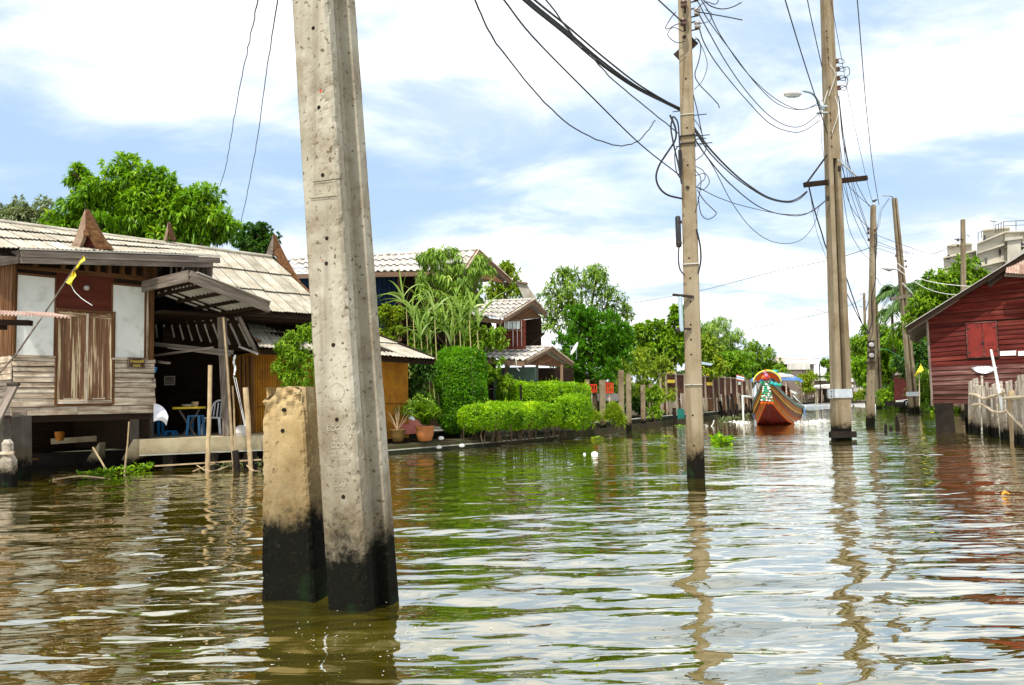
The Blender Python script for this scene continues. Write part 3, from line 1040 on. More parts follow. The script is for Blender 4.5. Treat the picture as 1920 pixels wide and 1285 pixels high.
M['web_dark'] = pm('web_dark', [(0.035, 0.026, 0.015), (0.08, 0.06, 0.038)], scale=2, rough=1.0, bump=0.2, spec=.05)


def hole_row(t, base, top, U, n, off, spots, r=0.012, mat='hole'):
    for (px, py, Y) in spots:
        p = at(px, py, Y)
        MB().lathe(p - n * 0.02, [(r, 0), (r, .026), (r * .7, .026), (r * .7, .008)], 8, n).build('bolt_hole_disc', M[mat], t)


def square_pole(label, bpx, tpx, Y, w0, w1, depth, rot, mat='concrete_pole', groove=False, zb=-0.6, name='utility_pole'):
    b = at(*bpx, Y)
    tp = at(*tpx, Y)
    b.z = max(b.z, -0.3)
    up = (tp - b)
    lo = b + up * ((zb - b.z) / up.z)
    t = thing(name, label, 'utility pole', (b.x, b.y, 0))
    h, d = w0 / 2, depth / 2
    ch = w0 * .06
    if groove:
        g, gd = w0 * .16, depth * .40
        sec = [(-h, -d), (-g, -d), (-g * .7, -d + gd), (g * .7, -d + gd), (g, -d), (h, -d), (h, -d + .1), (h, d), (g, d), (g * .7, d - gd), (-g * .7, d - gd), (-g, d), (-h, d)]
    else:
        sec = [(-h + ch, -d), (h - ch, -d), (h, -d + ch), (h, d), (-h, d), (-h, -d + ch)]
    section_loft('shaft', sec, lo, tp, D2R(rot), w1 / w0, M[mat], t, 0.25, 9.0)
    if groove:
        # dark strip laid along the channel bottom so the groove reads
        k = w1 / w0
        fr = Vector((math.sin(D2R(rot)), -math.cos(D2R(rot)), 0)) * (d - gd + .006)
        MB().bar(lo + fr, tp + fr * k, g * 1.36, .012, (0, 1, 0), w2=g * 1.36 * k, h2=.012).build('dark_web', M['web_dark'], t)
    return t, lo, tp


# ---- second pole (middle), with its hardware
p2t, p2b, p2top = square_pole('mid canal concrete pole hung with loops of cable, black tube on its side', (1305, 893), (1281.5, -70), 13.2, 0.29, 0.205, 0.23, -14)
c, s_ = math.cos(D2R(-14)), math.sin(D2R(-14))
U2p, N2p = Vector((c, s_, 0)), Vector((s_, -c, 0))


def on_p2(px, py, extra=0.0):
    r = ray(px, py)
    Y = 13
    for _ in range(4):
        p = EYEP + r * Y
        a = axis_pt(p2b, p2top, p.z)
        k = 1 + (0.205 / 0.29 - 1) * ((p.z - p2b.z) / (p2top.z - p2b.z))
        o = a + N2p * (.115 * k + extra)
        Y = (o - EYEP).dot(N2p) / r.dot(N2p)
    return EYEP + r * Y


for (px, py) in ((1286, 148), (1288, 240), (1289.5, 310), (1292, 484), (1294, 522), (1294.5, 566), (1295, 609), (1295.5, 637), (1296, 665), (1297, 722), (1299, 779), (1301, 836)):
    o = on_p2(px, py)
    MB().lathe(o - N2p * .02, [(0.016, 0), (0.016, .024), (.013, .025)], 8, N2p).build('bolt_hole_disc', M['hole'], p2t)
for (px, py) in ((1283, 70), (1289, 352)):
    o = on_p2(px, py)
    MB().box(o + N2p * .01, (.05, .025, .05), axes(U2p) @ Matrix.Rotation(.6, 3, 'Y')).build('bolt_plate', M['iron'], p2t)


def strap(t, b, top, px, py, Y, w, d, rot, h=.03, mat='iron'):
    p = at(px, py, Y)
    a = axis_pt(b, top, p.z)
    MB().box(a, (w, d, h), Matrix.Rotation(D2R(rot), 3, 'Z')).build('strap', M[mat], t)


for (py, w_, mt, hh) in ((258, .30, 'iron', .018), (272, .30, 'iron', .02), (218, .27, 'cable_pale', .008), (497, .31, 'cable_pale', .012), (722, .335, 'cable_pale', .006)):
    strap(p2t, p2b, p2top, 1290, py, 13.2, w_ * .86, w_ * .8, -14, hh, mt)
for (py, L_, dx) in ((257, .26, .08), (263, .20, .10), (272, .30, .06), (218, .22, .04), (207, .14, -.1), (273, .1, -.1)):
    p = axis_pt(p2b, p2top, at(1290, py, 13.2).z)
    sgn = 1 if dx > 0 else -1
    MB().tube([p + U2p * (sgn * .1) - N2p * .0, p + U2p * (sgn * (.1 + L_))], .008, 6).build('threaded_rod', M['iron'], p2t)


def insulator(t, c, mat='insulator', s=1.0, axis=(0, 0, 1)):
    return MB().lathe(c, [(.02 * s, -.05 * s), (.045 * s, -.045 * s), (.05 * s, -.02 * s), (.03 * s, -.008 * s), (.03 * s, .008 * s), (.05 * s, .02 * s), (.045 * s, .045 * s), (.02 * s, .05 * s)],
                      12, axis).build('insulator', M[mat], t, smooth=False)


for (px, py, m_) in ((1282, 8, 'insulator'), (1281, 42, 'insulator'), (1307, 22, 'insulator_pale'), (1308, 47, 'insulator_pale'), (1281, -20, 'insulator'), (1306, -6, 'insulator_pale')):
    p = at(px, py, 12.95 if px < 1290 else 13.1)
    insulator(p2t, p, m_, 1.15)
    q = axis_pt(p2b, p2top, p.z)
    for dz in (-.07, .07):
        MB().bar(q + Vector((0, 0, dz)), p + Vector((0.02, 0, dz)), .03, .012).build('bracket_arm', M['iron'], p2t)
# flat plate set aslant behind the shaft
a, b = at(1269, 108, 13.4), at(1303, 76, 13.4)
MB().bar(a, b, .03, .16, (0.3, 0, 1)).build('slanted_plate', M['iron'], p2t)
# black splice tube and blue-grey conduit held by clamps
MB().lathe(at(1273, 464, 13.0), [(.03, 0), (.045, .02), (.045, .5), (.03, .52)], 14).build('splice_tube', M['cable'], p2t, smooth=True)
for py in (416, 455):
    MB().lathe(at(1273, py + 3, 13.0), [(.05, 0), (.052, .01), (.052, .03), (.05, .04)], 12).build('clamp', M['iron'], p2t)
MB().lathe(at(1276, 318, 13.05), [(.024, 0), (.03, .01), (.03, .32), (.024, .33)], 10).build('cable_joint', M['cable'], p2t)
MB().lathe(at(1278, 622, 13.0), [(.03, 0), (.035, 0.01), (.035, .56), (.03, .57)], 12).build('conduit', M['steel_blue'], p2t)
MB().bar(at(1262, 553, 13.0), at(1300, 557, 13.1), .05, .035).build('bracket_arm', M['iron'], p2t)
MB().bar(at(1270, 617, 13.0), at(1295, 617, 13.1), .05, .03).build('bracket_arm', M['iron'], p2t)
MB().lathe(at(1272, 622, 12.98), [(.02, 0), (.028, .01), (.028, .03), (.02, .04)], 8).build('clamp', M['iron'], p2t)

# ---- third pole: grooved section on a sleeve, crossarm, lamp
Y3 = 23.2
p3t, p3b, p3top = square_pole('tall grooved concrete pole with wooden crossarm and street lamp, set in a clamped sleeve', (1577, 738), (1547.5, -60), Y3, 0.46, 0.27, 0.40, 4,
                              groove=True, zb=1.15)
bs = at(1577, 826, Y3)
MB().bar(Vector((bs.x, bs.y, -.5)), at(1575, 738, Y3), .43, .43, (0, 1, 0)).build('sleeve_base', M['concrete_pole'], p3t)
cb = at(1575.5, 738, Y3 - .0)
MB().box(cb, (.50, .50, .25)).build('clamp_box', M['steel'], p3t)
for px in (1557, 1593):
    q = at(px, 739, Y3 - .1)
    MB().box(q, (.14, .06, .25)).build('clamp_plate', M['steel'], p3t)
    for dz in (-.07, .07):
        MB().lathe(q + Vector((0, -.05, dz)), [(.018, -.0), (.018, .03)], 6, (0, -1, 0)).build('bolt', M['iron'], p3t)
MB().box(at(1580, 815, Y3 - .25), (.70, .25, .17)).build('footing_beam', M['black_stain'], p3t)
MB().box(at(1580, 815, Y3 + .25), (.70, .25, .17)).build('footing_beam', M['black_stain'], p3t)
# the upper half of the shaft is closed: a cover strip over the groove
a = at(1563.5, 308, Y3)
MB().bar(axis_pt(p3b, p3top, at(1563, 300, Y3).z), p3top, .14, .345, (0, 1, 0), w2=.09, h2=.262).build('shaft_filler', M['concrete_pole'], p3t)
MB().bar(at(1508, 347, Y3 - .2), at(1625, 334, Y3 + .25), .11, .14).build('crossarm', M['wood_dark'], p3t)
for (a, b) in (((1551, 291), (1513, 343)), ((1571, 300), (1611, 334))):
    MB().bar(at(*a, Y3 - .15), at(*b, Y3 - .1 if a[0] < 1560 else Y3 + .2), .03, .05).build('brace', M['iron'] if a[0] < 1560 else M['steel'], p3t)
for (px, py) in ((1550, 58), (1551, 70), (1552.5, 92), (1554, 108), (1556, 163), (1557, 212), (1558, 225), (1559, 248), (1559.5, 257), (1560, 274)):
    p = at(px, py, Y3 - .19)
    MB().lathe(p + Vector((0, .03, 0)), [(.02, 0), (.02, .035), (.012, .036)], 6, (0, -1, 0)).build('bolt_hole_disc', M['hole'], p3t)
lm = catmull([at(1548, 200, Y3 - .2), at(1539, 205, Y3 - .3), at(1534, 190, Y3 - .5), at(1523, 176, Y3 - .8), at(1506, 171, Y3 - 1.2)], 5)
arm = MB().tube(lm, .028, 8).build('lamp_arm', M['steel_blue'], p3t, smooth=True)
MB().box(at(1543, 200, Y3 - .22), (.22, .1, .05)).build('arm_bracket', M['steel'], p3t)
MB().box(at(1541, 212, Y3 - .22), (.3, .1, .04)).build('arm_bracket', M['steel'], p3t)
lh = at(1502, 177, Y3 - 1.2)
lt = at(1470, 176, Y3 - 1.5)
dd = (lt - lh)
pts = [lh + dd * k for k in (0, .12, .35, .7, .95, 1.0)]
MB().tube(pts, [.03, .055, .075, .085, .05, .01], 10).build('lamp_head', M['insulator_pale'], p3t, smooth=True)
MB().tube([p - Vector((0, 0, .045)) for p in pts[1:5]], [.03, .06, .065, .03], 10).build('lamp_glass', M['glass_pale'], p3t, smooth=True)
for (px, py) in ((1569, 115), (1571, 130), (1572, 147), (1573, 165)):
    p = at(px, py, Y3 - .1)
    insulator(p3t, p, 'insulator', 1.3)
    loop = [p + Vector((.10 * math.cos(g) + .12, .05 * math.sin(g), .10 * math.sin(g))) for g in np.linspace(0, 2 * math.pi, 12)]
    MB().tube(loop, .010, 5).build('wire_loop', M['cable'], p3t)
    MB().bar(axis_pt(p3b, p3top, p.z), p, .03, .012).build('bracket_arm', M['iron'], p3t)
for (px, py) in ((1574, 316), (1552, 372)):
    MB().box(at(px, py, Y3 - .2), (.06, .1, .14)).build('small_bracket', M['iron'], p3t)

# ---- fourth pole with meter boxes
p4t, p4b, p4top = square_pole('slim straight concrete pole with two round electricity meters', (1632, 798), (1637.5, 386), 32.5, 0.28, 0.18, .24, 0)
for py in (646, 666):
    MB().box(at(1633, py, 32.3), (.26, .08, .30)).build('meter_board', M['iron'], p4t)
    MB().lathe(at(1633.5, py + 1, 32.24), [(.10, 0), (.10, .06), (.07, .10)], 14, (0, -1, 0)).build('meter', M['insulator_pale'], p4t)
MB().lathe(at(1637.5, 384, 32.5), [(.07, 0), (.05, .05), (.02, .06)], 8).build('pole_cap', M['insulator_pale'], p4t)
for (px, py) in ((1628, 430), (1628, 437), (1641, 432), (1641, 462), (1629, 450)):
    insulator(p4t, at(px, py, 32.3), 'insulator', 1.2)
for py in (455, 478, 520, 600, 640, 690, 715, 745, 775):
    MB().lathe(at(1634, py, 32.36), [(.018, 0), (.018, .02)], 6, (0, -1, 0)).build('bolt_hole_disc', M['hole'], p4t)
MB().box(at(1632, 680, 32.4), (.34, .30, .04)).build('strap', M['iron'], p4t)

# ---- fifth pole, leaning, with crossarm and lamp
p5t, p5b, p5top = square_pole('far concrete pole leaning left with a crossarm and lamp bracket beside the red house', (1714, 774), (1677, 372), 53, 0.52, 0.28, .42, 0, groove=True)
MB().bar(at(1670, 562, 52.7), at(1727, 549, 53.2), .16, .2).build('crossarm', M['wood_grey'], p5t)
MB().bar(at(1692, 531, 52.7), at(1711, 551, 52.9), .05, .07).build('brace', M['cable_pale'], p5t)
MB().tube(catmull([at(1678, 374, 53), at(1670, 368, 52.8), at(1655, 367, 52.6)], 4), .04, 6).build('lamp_arm', M['steel'], p5t)
MB().box(at(1712, 739, 52.7), (.62, .6, .28)).build('clamp_box', M['steel'], p5t)
for (px, py) in ((1681, 462), (1680, 480), (1698, 490), (1699, 500)):
    insulator(p5t, at(px, py, 52.8), 'insulator', 1.6)
MB().tube(catmull([at(1690, 515, 53), at(1685, 508, 52.5), at(1674, 504, 52)], 4), .035, 6).build('lamp_arm', M['steel'], p5t)
MB().tube([at(1675, 505, 52), at(1667, 506, 51.8), at(1653, 503, 51.6)], [.06, .13, .05], 8).build('lamp_head', M['insulator_pale'], p5t, smooth=True)

# ---- more distant ones
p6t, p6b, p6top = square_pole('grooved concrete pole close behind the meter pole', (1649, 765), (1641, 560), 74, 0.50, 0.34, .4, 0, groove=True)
MB().box(at(1647.5, 742, 73.7), (.7, .6, .28)).build('clamp_box', M['steel'], p6t)
p7t, p7b, p7top = square_pole('weathered concrete pole rising behind the red house roof', (1808, 700), (1805.5, 412), 40, 0.26, 0.19, .2, -8)
for (px, py) in ((1796, 450), (1796, 461)):
    insulator(p7t, at(px, py, 39.8), 'insulator', 1.3)
MB().bar(at(1790, 449, 39.8), at(1806, 449, 39.9), .04, .04).build('bracket_arm', M['iron'], p7t)
p8t, _, _ = square_pole('tiny distant pole above the trees left of the grooved pole', (1443.5, 735), (1442.5, 645), 92, 0.3, 0.2, .2, 0, mat='black_stain')
p9t, _, _ = square_pole('distant pole with short arms right of the tall grooved pole', (1625, 745), (1620, 549), 100, 0.34, 0.26, .2, 0)
for py in (552, 575, 625, 632):
    MB().bar(at(1611, py, 100), at(1622, py + 1, 100), .1, .12).build('bracket_arm', M['steel'], p9t)
p10t, _, _ = square_pole('faint slender pole beside the distant pole with short arms', (1631, 745), (1628, 600), 108, 0.3, 0.2, .2, 0)

# ------------------------------------------------------------------ roof and wall piece makers
def bil(c, s, t):
    return (c[0] * (1 - s) + c[1] * s) * (1 - t) + (c[2] * (1 - s) + c[3] * s) * t


def field(name, corners, nc, nr, mat, parent, waves=4, amp=0.018, lift=0.02, segs=2, round_=True, jit=0.01, seam=0):
    """roof pieces on a four-cornered slope: corners = ridge left, ridge right, eave left, eave right"""
    c = [Vector(x) for x in corners]
    nrm = (c[1] - c[0]).cross(c[0] - c[2]).normalized()
    if nrm.z < 0:
        nrm = -nrm
    n = waves * segs
    for j in range(nr):
        for i in range(nc):
            s0, s1 = i / nc, (i + 1) / nc + (0.004 if seam == 0 else -seam)
            t0, t1 = max(0, j / nr - 0.012), (j + 1) / nr + 0.012
            jj = random.uniform(-jit, jit)
            V = []
            for (t, lf) in ((t0, 0.0), (t1, lift), (t1, lift - 0.014)):
                for k in range(n + 1):
                    s = s0 + (s1 - s0) * k / n
                    h = amp * math.sin(2 * math.pi * waves * k / n + 0.6) if round_ else amp * (1 if k % segs == 0 else 0)
                    V.append(bil(c, s, t + jj * (t > 0.01)) + nrm * (lf + h + jj * .4))
            F = [(r * (n + 1) + k, r * (n + 1) + k + 1, (r + 1) * (n + 1) + k + 1, (r + 1) * (n + 1) + k) for r in range(2) for k in range(n)]
            MB().add(V, F).build(name, mat, parent)


def ridge_cap(p, q, mat, parent, r=0.07, name='ridge_cap'):
    MB().tube([p, q], r, 8).build(name, mat, parent)


# ------------------------------------------------------------------ the weathered house on the left
H1 = thing('wooden_house', 'weathered wooden stilt house with tall peeling double door and two white panels', 'house', HF.p(0, 0, 0))
fu = lambda px, py: HF.hit(px, py)[0]
fz = lambda px, py: HF.hit(px, py)[1]
ZF = 1.28
uR = fu(286, 773)
dL, dR, dM = fu(107, 670), fu(210, 670), fu(161, 670)
wl0, wl1, wr0, wr1 = fu(30, 600), fu(102, 600), fu(210, 600), fu(271, 600)


def wbox(name, u0, u1, v0, v1, z0, z1, mat, parent=H1, z1b=None):
    P = [HF.p(u0, v0, z0), HF.p(u1, v0, z0), HF.p(u1, v1, z0), HF.p(u0, v1, z0)]
    mb = MB()
    z1b = z1 if z1b is None else z1b
    T = [HF.p(u0, v0, z1), HF.p(u1, v0, z1b), HF.p(u1, v1, z1b), HF.p(u0, v1, z1)]
    mb.add(P + T, [(3, 2, 1, 0), (4, 5, 6, 7), (0, 1, 5, 4), (1, 2, 6, 5), (2, 3, 7, 6), (3, 0, 4, 7)])
    horizontal = abs(u1 - u0) > (z1 - z0)
    R = axes(HF.U) if horizontal else axes((0, 0, 1), HF.N)
    return mb.build(name, mat, parent, R=R)


# dark sheathing behind, floor, back and side walls
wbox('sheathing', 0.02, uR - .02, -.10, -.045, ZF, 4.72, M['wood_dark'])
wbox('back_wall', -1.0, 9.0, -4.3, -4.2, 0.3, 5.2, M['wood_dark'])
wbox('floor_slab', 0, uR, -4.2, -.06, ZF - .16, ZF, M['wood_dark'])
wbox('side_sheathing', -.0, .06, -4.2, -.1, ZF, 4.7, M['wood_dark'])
# lap siding
nb = 9
zt = 2.50
for (a, b) in ((0.0, dL - .03), (dR + .03, uR)):
    for k in range(nb - 1):
        z0 = ZF + .34 + (zt - ZF - .34) * k / (nb - 1)
        z1 = ZF + .34 + (zt - ZF - .34) * (k + 1) / (nb - 1)
        w_ = z1 - z0 - .014
        e = random.uniform(-.02, .03)
        board('board', HF.p(a - .01 - e, .0 + .012, (z0 + z1) / 2), HF.p(b + (.03 + e if b == uR else 0), .012, (z0 + z1) / 2 + random.uniform(-.008, .008)), w_, .022, M['wood_pale'], H1,
              up=HF.N * -.16 + Vector((0, 0, 1)))
for k in range(2):
    z0 = ZF - .03 + .185 * k
    mid = 1.25 + .5 * k
    for (a, b) in ((-.03, mid), (mid + .006, uR + .03 + .03 * k)):
        board('board', HF.p(a, .014, z0 + .1), HF.p(b, .014, z0 + .1 + random.uniform(-.01, .01)), .172, .024, M['wood_pale'], H1, up=HF.N * -.13 + Vector((0, 0, 1)))
# side wall boards and planks (receding at the far left)
for k in range(10):
    z0 = ZF + .122 * k
    board('board', HF.p(-.02, .0, z0 + .07), HF.p(-.03, -4.2, z0 + .07), .135, .02, M['wood_pale' if k > 5 else 'wood_grey'], H1, up=(-HF.U * -.1) + Vector((0, 0, 1)))
for k in range(14):
    board('plank', HF.p(-.02, -.06 - .30 * k, zt), HF.p(-.02, -.06 - .30 * k, 4.6), .02, .27, M['wood_brown'], H1, up=HF.U)
# posts and panels
wbox('corner_post', -.05, wl0 - .01, -.07, .03, zt, 4.5, M['wood_brown'])
wbox('corner_post', wr1 + .02, uR + .0, -.07, .03, zt - .02, 4.75, M['wood_brown'])
wbox('corner_strip', wr1 + .03, wr1 + .07, .032, .05, zt - .02, 4.25, M['wood_pale'])
for (a, b, zt1) in ((wl0, wl1, fz(60, 518)), (wr0, wr1, fz(240, 537))):
    wbox('white_panel', a + .01, b - .01, -.02, .008, zt + .01, zt1, M['paint_white'])
    wbox('panel_frame', a - .02, a + .01, -.02, .022, zt, zt1 + .03, M['wood_brown'])
    wbox('panel_frame', b - .01, b + .02, -.02, .022, zt, zt1 + .03, M['wood_brown'])
    wbox('panel_frame', a - .02, b + .02, -.02, .024, zt1 + .0, zt1 + .05, M['wood_brown'])
    wbox('panel_sill', a - .02, b + .02, -.02, .05, zt - .035, zt + .0, M['wood_pale'])
# the double door
zd0, zd1 = fz(150, 757), fz(150, 585)
wbox('door_frame', dL - .05, dL, -.03, .04, zd0 - .04, zd1 + .05, M['wood_brown'])
wbox('door_frame', dR, dR + .05, -.03, .04, zd0 - .04, zd1 + .05, M['wood_brown'])
wbox('door_frame', dL, dR, -.03, .042, zd1, zd1 + .05, M['wood_brown'])
wbox('door_frame', dL, dR, -.03, .042, zd0 - .05, zd0, M['wood_brown'])
for (a, b) in ((dL + .005, dM - .006), (dM + .006, dR - .005)):
    leaf = wbox('door_leaf', a, b, -.02, .002, zd0 + .0, zd1, M['wood_peel'])
    n = 4
    for k in range(n):
        x0, x1 = a + (b - a) * k / n, a + (b - a) * (k + 1) / n - .006
        pr = .012 if k in (0, 3) else .004
        wbox('plank', x0, x1, .003, .003 + pr + .006, zd0 + .01 + random.uniform(0, .01), zd1 - .02, M['wood_peel'], leaf)
    wbox('rail', a + .01, b - .01, .004, .022, zd1 - .12, zd1 - .03, M['wood_peel'], leaf)
    wbox('rail', a + .01, b - .01, .004, .022, zd0 + .02, zd0 + .09, M['wood_peel'], leaf)
wbox('meeting_strip', dM - .015, dM + .03, .022, .034, zd0 + .02, zd1 - .03, M['wood_pale'])
wbox('transom_panel', dL - .04, dR + .02, -.03, -.005, zd1 + .055, 4.33, M['wood_redpanel'])
wbox('cross_rail', 0, uR, -.03, .03, 4.30, 4.37, M['wood_brown'], z1b=4.42)
for k in range(11):
    a = .35 + k * .25 + random.uniform(-.03, .03)
    if random.random() < .8:
        wbox('rafter_end', a, a + .07, -.03, .10, 4.38, 4.70, M['wood_brown'])
# wall lamp
MB().lathe(HF.p(fu(159, 541), .02, fz(159, 541)), [(.02, 0), (.055, .04), (.06, .09), (.03, .13)], 12, HF.N).build('wall_lamp', M['insulator_pale'], H1, smooth=True)
# house number board
su0, su1 = fu(237, 681), fu(269, 681)
sz0, sz1 = fz(250, 690), fz(250, 671)
sg = thing('house_number_sign', 'small brown house number board with gold Thai lettering under the right white panel', 'sign', HF.p((su0 + su1) / 2, .08, sz0))
wbox('sign_board', su0, su1, .06, .085, sz0, sz1, M['sign_brown'], sg)
for (a, b, c_, d_) in ((su0, su1, sz1 - .018, sz1), (su0, su1, sz0, sz0 + .018), (su0, su0 + .018, sz0 + .018, sz1 - .018), (su1 - .018, su1, sz0 + .018, sz1 - .018)):
    wbox('sign_frame', a, b, .086, .094, c_, d_, M['wood_grey'], sg)
Rs = Matrix((HF.U, Vector((0, 0, 1)), HF.N)).transposed().to_4x4()
for (body, zf_, sz) in (('บ้านเลขที่', .62, .085), ('๓๐๖', .24, .10)):
    R_ = Rs.copy()
    R_.translation = HF.p((su0 + su1) / 2, .092, sz0 + (sz1 - sz0) * zf_)
    text_mesh('lettering', body, sz, .003, M['gold'], sg, R_)

# roof over the door bay
zr = 5.70
eL, eR = HF.p(-.22, .92, 4.52), HF.p(3.98, .92, 4.93)
field('roof_sheet', [HF.p(-.6, -2.0, 5.62), HF.p(4.1, -2.0, zr), HF.p(-.6, .90, 4.50), HF.p(4.02, .90, 4.93)], 13, 3, M['sheet_cream'], H1, waves=4, amp=.016, lift=.045, seam=.004)
MB().add([HF.p(-.6, -2.0, 5.5), HF.p(4.1, -2.0, zr - .12), HF.p(4.02, .88, 4.80), HF.p(-.6, .88, 4.36)], [(0, 1, 2, 3)]).build('roof_underlay', M['wood_dark'], H1)
field('roof_sheet', [HF.p(-.6, -2.0, 5.62), HF.p(8.0, -2.0, zr), HF.p(-.6, -4.8, 4.2), HF.p(8.0, -4.8, 4.2)], 8, 2, M['sheet_cream'], H1, waves=3, amp=.014)
ridge_cap(HF.p(-.7, -2.0, 5.65), HF.p(7.35, -2.0, zr + .03), M['sheet_cream'], H1, .055)
# fascia, two boards deep, with a pale metal edge
for (dz, hh, vv, mt) in ((-.075, .13, .955, 'wood_grey'), (-.205, .12, .925, 'wood_grey')):
    board('fascia', HF.p(-.22, vv, 4.52 + dz), HF.p(3.98 + (.04 if dz > -.1 else -.12), vv, 4.90 + dz), hh, .03, M[mt], H1)
    board('fascia', HF.p(-.24, vv - .03, 4.52 + dz), HF.p(-.24, -1.6, 4.72 + dz), hh, .03, M[mt], H1)
board('drip_edge', HF.p(-.24, .965, 4.53), HF.p(4.03, .965, 4.925), .022, .05, M['roof_edge'], H1)
board('end_board', HF.p(3.86, .90, 4.62), HF.p(3.86, -.4, 4.75), .42, .03, M['wood_grey'], H1)
for k in range(7):
    u_ = 3.0 + .13 * k
    board('soffit_slat', HF.p(u_, .62, 4.32), HF.p(u_, .62, 4.76), .03, .05, M['wood_grey'], H1, up=HF.U)
MB().prism([HF.p(-.15, -.04, 4.44), HF.p(3.8, -.04, 4.78), HF.p(3.8, .86, 4.72), HF.p(-.15, .86, 4.38)], (0, 0, .03)).build('soffit', M['wood_dark'], H1)
# main steep roof to the right
zE = 3.76
field('roof_sheet', [HF.p(4.05, -2.0, zr), HF.p(7.38, -2.0, zr), HF.p(4.05, .62, zE), HF.p(7.5, .62, zE)], 9, 3, M['sheet_cream'], H1, waves=4, amp=.016, lift=.05, seam=.005)
MB().add([HF.p(4.05, -2.0, zr - .05), HF.p(7.38, -2.0, zr - .05), HF.p(7.45, .62, zE - .05), HF.p(4.05, .62, zE - .05)], [(0, 1, 2, 3)]).build('roof_underlay', M['wood_dark'], H1)
wbox('roof_deck', 4.1, 7.4, -2.0, -1.96, 3.0, 5.5, M['wood_dark'])
board('eave_board', HF.p(4.4, .56, zE - .09), HF.p(7.5, .56, zE - .09), .13, .03, M['wood_dark'], H1)
# right gable bargeboard rising to a horn
bp = [HF.p(7.45, .75, zE - .12), HF.p(7.45, .1, zE + .36), HF.p(7.45, -.8, zE + .98), HF.p(7.45, -1.5, 5.50), HF.p(7.45, -1.86, 5.95), HF.p(7.45, -2.0, 6.42)]
ws = [.30, .27, .25, .30, .34, .02]
for a in range(len(bp) - 1):
    MB().bar(bp[a], bp[a + 1], .05, ws[a], HF.N, w2=.05, h2=ws[a + 1]).build('bargeboard', M['wood_brown'], H1)
bq = [HF.p(7.45, -2.0, 6.42), HF.p(7.45, -2.16, 5.95), HF.p(7.45, -2.5, 5.45)]
for a in range(2):
    MB().bar(bq[a], bq[a + 1], .05, (.02, .30)[a], HF.N, w2=.05, h2=(.30, .28)[a]).build('bargeboard', M['wood_grey'], H1)


def horn(px, tip, base, halfw_l, halfw_r, Y, panel=True, sc=1.0):
    """small pointed gable ornament: two broad curved boards meeting at a spike, dark panel between them"""
    T = at(px, tip, Y)
    for sgn, hw_, mt in ((-1, halfw_l, 'wood_horn'), (1, halfw_r, 'wood_brown')):
        O_ = [at(px + sgn * hw_ * f, tip + (base - tip) * g, Y + .2 * f) for f, g in ((.22, .22), (.40, .45), (.66, .74), (1.0, 1.0))]
        I_ = [at(px + sgn * hw_ * f, tip + (base - tip) * g, Y + .2 * f) for f, g in ((.42, 1.0), (.14, .72), (.0, .50))]
        MB().prism([T] + O_ + I_, Vector((.02, .09 if sgn < 0 else .12, 0))).build('gable_horn', M[mt], H1)
    if panel:
        A, B_, C_ = at(px - halfw_l * .5, base, Y + .22), at(px + halfw_r * .5, base, Y + .22), at(px + 1, tip + (base - tip) * .45, Y + .22)
        MB().prism([A, B_, C_], (0, .04, 0)).build('gable_panel', M['wood_redpanel'], H1)
        MB().prism([at(px - 4, 441, Y - .02), at(px + 7, 443, Y - .02), at(px + 6, 433, Y - .02), at(px, 429, Y - .02), at(px - 4, 434, Y - .02)], (0, .1, 0)).build('gable_block', M['wood_brown'], H1)


horn(160, 391, 467, 30, 48, 16.6)
horn(315, 416, 450, 9, 12, 20.6, panel=False, sc=.5)
MB().tube([at(160, 394, 16.6), at(159.5, 379, 16.6)], .008, 5).build('finial_rod', M['iron'], H1)

# slatted canopy beside the door: bright sky gaps imitated by pale battens under the boards
uc0, uc1, vc1 = uR - .05, 4.50, 2.2


def canz(u):
    return 4.12 - .27 * (u - 2.8)


for k in range(13):
    v = .12 + k * (vc1 - .14) / 12.5
    board('canopy_board', HF.p(uc0 - .2, v, canz(uc0 - .2)), HF.p(uc1, v, canz(uc1)), .015, .166, M['wood_dark'], H1, up=(0, 0, 1))
    for (s0, s1) in ((.06, .34), (.40, .90)):
        if k % 2 == 0 or k > 4:
            ua_, ub_ = uc0 + (uc1 - uc0) * s0, uc0 + (uc1 - uc0) * s1
            board('canopy_batten', HF.p(ua_, v, canz(ua_) - .03), HF.p(ub_, v, canz(ub_) - .03), .035, .045, M['wood_batten'], H1, up=(0, 0, 1))
for k in range(4):
    u = uc0 + (uc1 - uc0) * (.08 + .28 * k)
    board('canopy_joist', HF.p(u, .02, canz(u) - .07), HF.p(u, vc1, canz(u) - .07), .08, .05, M['wood_dark'], H1)
for (dz, ww) in ((0.03, .13), (-.10, .12)):
    board('canopy_fascia', HF.p(uc0 - .25, vc1 + .03, canz(uc0 - .25) + dz), HF.p(uc1 + .03, vc1 + .03, canz(uc1 + .03) + dz), ww, .03, M['wood_grey'], H1)
    board('canopy_fascia', HF.p(uc0 - .27, vc1, canz(uc0 - .27) + dz), HF.p(uc0 - .27, .1, canz(uc0 - .27) + dz), ww, .03, M['wood_grey'], H1)
board('canopy_edge', HF.p(uc0 - .1, vc1 + .05, canz(uc0 - .1) + .105), HF.p(uc1 + .05, vc1 + .05, canz(uc1 + .05) + .105), .018, .06, M['roof_edge'], H1)
board('canopy_end', HF.p(uc1 + .03, vc1, canz(uc1) - .04), HF.p(uc1 + .03, .2, canz(uc1) - .04), .2, .03, M['wood_dark'], H1)
